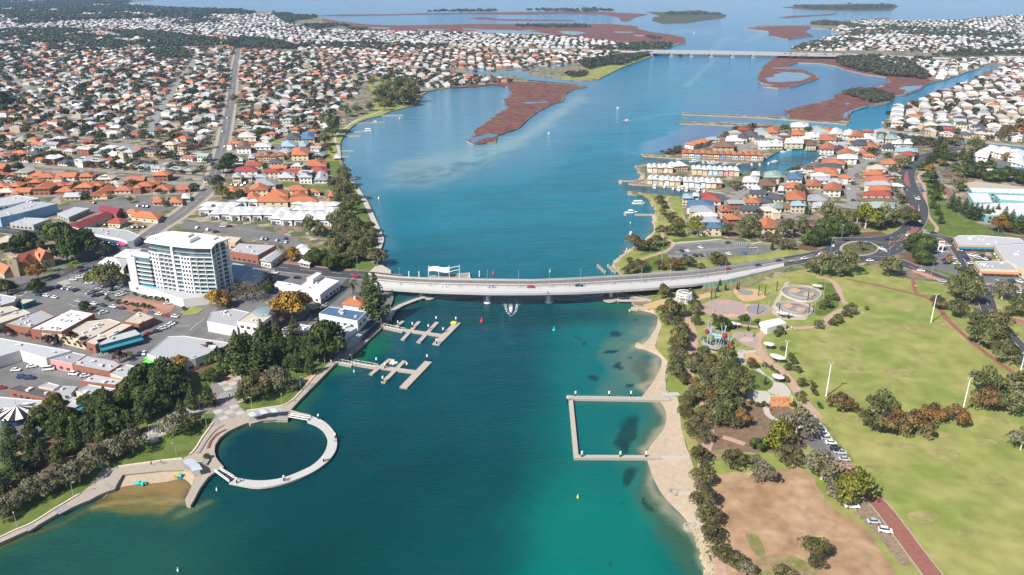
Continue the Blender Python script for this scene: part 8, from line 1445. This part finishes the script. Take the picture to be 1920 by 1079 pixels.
for x, y, a, b_, h, m_, l_ in ((1368,577,4,1.2,.5,mauve,'upper low grey ledge on the skate court'),(1367,582,4.6,1.3,.5,seg_m,'lower low grey ledge on the skate court'),(1336,584,2.6,2.2,1,mauve,'mauve ramp at the left end of the skate court'),(1330,580,2,2,.8,mauve,'small mauve ramp at the far left of the skate court'),(1372,593,8,1,.6,tan,'long tan bench below the skate court'),(1326,578,2.4,1.2,.6,M('garden_bed',(.25,.2,.05)),'planter at the skate court edge')):
    k = MB(); k.box((0, 0, 0), (a, b_, h), 0, taper=.85); tag(k.build('skate_block', m_, None, (*G(x, y)[:2], LZ+.2), -.1), l_, 'skate block')
for i, (x, y) in enumerate(((1333,562),(1341,560),(1422,555),(1434,555),(1456,546),(1514,567),(1516,590),(1420,590),(1460,590),(1385,548))): k = MB(); k.box((0, 0, 0), (.5, .3, 6.5)); tag(k.build('totem_post', M('totem_dark', (.05, .05, .055)), None, G(x, y)), 'dark totem post, %s in the skate park' % nth(i), 'post', 'dark totem posts in the skate park')
# swings in the orange playground
sw = tag(empty('swing_set', G(1463, 754)), 'white swing set on orange soft fall', 'swing'); k = MB(); k.tube((-5, 0, 3), (5, 0, 3), .08, .08, 5)
for x in (-5, 5):
    for y in (-1.2, 1.2): k.tube((x, y, 0), (x, 0, 3), .07, .07, 5)
k.build('frame', white, sw)
for x in (-3, -.8, 1.5, 3.6): k = MB(); k.box((x, 0, .6), (.6, .25, .06)); k.build('seat', black, sw); k = MB(); k.tube((x-.25, 0, .6), (x-.25, 0, 3), .02, .02, 3); k.build('rope', black, sw); k = MB(); k.tube((x+.25, 0, .6), (x+.25, 0, 3), .02, .02, 3); k.build('rope', black, sw)
# retail sign tower at the shopping centre
t = tag(empty('sign_tower', G(1758, 474)), 'white and red roadside sign pylon of the shopping centre', 'sign'); k = MB(); k.box((0, 0, 0), (.5, .5, 8)); k.box((3, 0, 0), (.5, .5, 8)); k.build('post', white, t); k = MB(); k.box((1.5, 0, 5), (3.6, .6, 3.4)); k.build('sign_panel', white, t); k = MB(); k.box((1.5, -.32, 6.8), (3.0, .06, 1)); k.build('sign_face', M('sign_red', (.6, .03, .03)), t)
# ---------------------------------------------------------------- people
def person_mesh(shirt, trousers, walk):
    v = [(0, 0, .95), (0, 0, 1.2), (0, 0, 1.42), (0, 0, 1.52), (0, .02, 1.66), (.1, 0, .9), (.11, .12*walk, .5), (.11, -.02+.1*walk, .06), (-.1, 0, .9), (-.11, -.10*walk, .5), (-.11, -.2*walk, .06), (.2, 0, 1.4), (.25, -.12*walk, 1.12), (.24, -.02-.1*walk, .86), (-.2, 0, 1.4), (-.25, .12*walk, 1.12), (-.24, .16*walk, .86)]
    e = [(0, 1), (1, 2), (2, 3), (3, 4), (0, 5), (5, 6), (6, 7), (0, 8), (8, 9), (9, 10), (2, 11), (11, 12), (12, 13), (2, 14), (14, 15), (15, 16)]; r = [.15, .15, .16, .06, .11, .10, .075, .055, .10, .075, .055, .065, .05, .04, .065, .05, .04]
    me = bpy.data.meshes.new('person'); me.from_pydata(v, e, []); o = bpy.data.objects.new('tmp', me); COL.objects.link(o); md = o.modifiers.new('s', 'SKIN')
    for i, q in enumerate(r): me.skin_vertices[0].data[i].radius = (q, q)
    me.skin_vertices[0].data[0].use_root = True; dg = bpy.context.evaluated_depsgraph_get(); dg.update(); out = bpy.data.meshes.new_from_object(o.evaluated_get(dg)); bpy.data.objects.remove(o); out.name = 'person'
    for m_ in (M('skin', (.45, .26, .18)), M('shirt_'+shirt, {'white': (.7, .7, .7), 'blue': (.05, .12, .4), 'red': (.5, .03, .04), 'dark': (.03, .03, .04)}[shirt]), M('trousers_'+trousers, {'dark': (.02, .02, .03), 'pale': (.4, .36, .3)}[trousers])): out.materials.append(m_)
    for f in out.polygons: z = f.center.z; f.material_index = 0 if z > 1.47 or (z < .95 and abs(f.center.x) > .19) else (1 if z > .95 else 2)
    return out
PM_ = [('white', 'dark', 1), ('blue', 'pale', -1), ('red', 'dark', 1), ('dark', 'pale', 1), ('dark', 'dark', -1), ('white', 'pale', .3)]; PMM = [person_mesh(*a) for a in PM_]
for grp, place, z, pts in (('people on the pool ring', 'by the round pool', 1.05, [(443,900),(608-165+8,903),(536,903),(628,828),(420,892),(607,864)]), ('people on the promenade', 'on the waterfront promenade', LZ+.45, [(284,872),(298,869),(303,870),(350,875),(377,877),(580,722),(610,694),(645,665),(655,658),(685,636),(628,675),(621,680),(455,768),(431,745),(436,743),(404,742)]), ('people on the bridge footway', 'on the bridge footway', None, [(1166,546.5),(1184,545.5),(1027,551)]), ('people in the parks', 'in the eastern park', LZ+.4, [(1716,540),(1484,617),(1549,616),(1388,661),(1262,577),(1500,740),(1444,770),(1395,630),(1430,688),(1721,598)]), ('people on the jetties', 'on the upper jetty', .75, [(747,612),(805,620),(835,622),(786,641)]), ('people in the mall', 'in the shopping street', LZ+.3, [(115,641),(122,650),(165,662),(180,672),(600,560),(612,552),(340,690)])):
    for i, (x, y) in enumerate(sorted(pts)):
        zz = z if z is not None else prof(ZB, x)+.1; j = int(x*3+y) % 6; tag(link('person', PMM[j], None, G(x, y, zz), random.uniform(0, 6)), 'person in a %s top, %s from the left %s' % (PM_[j][0], nth(i), place), 'person', grp)
# ---------------------------------------------------------------- the air
hz = MB(); hz.box((0, 14000, -12), (62000, 36000, 203)); hm = bpy.data.materials.new('haze'); hm.use_nodes = True
hN = hm.node_tree.nodes; hN.remove(hN['Principled BSDF']); pv = hN.new('ShaderNodeVolumePrincipled'); pv.inputs['Color'].default_value = (.42, .66, 1, 1)
pv.inputs['Density'].default_value = 0.00005; hm.node_tree.links.new(pv.outputs[0], hN['Material Output'].inputs['Volume'])
ho = hz.build('haze', hm); ho['kind'] = 'stuff'
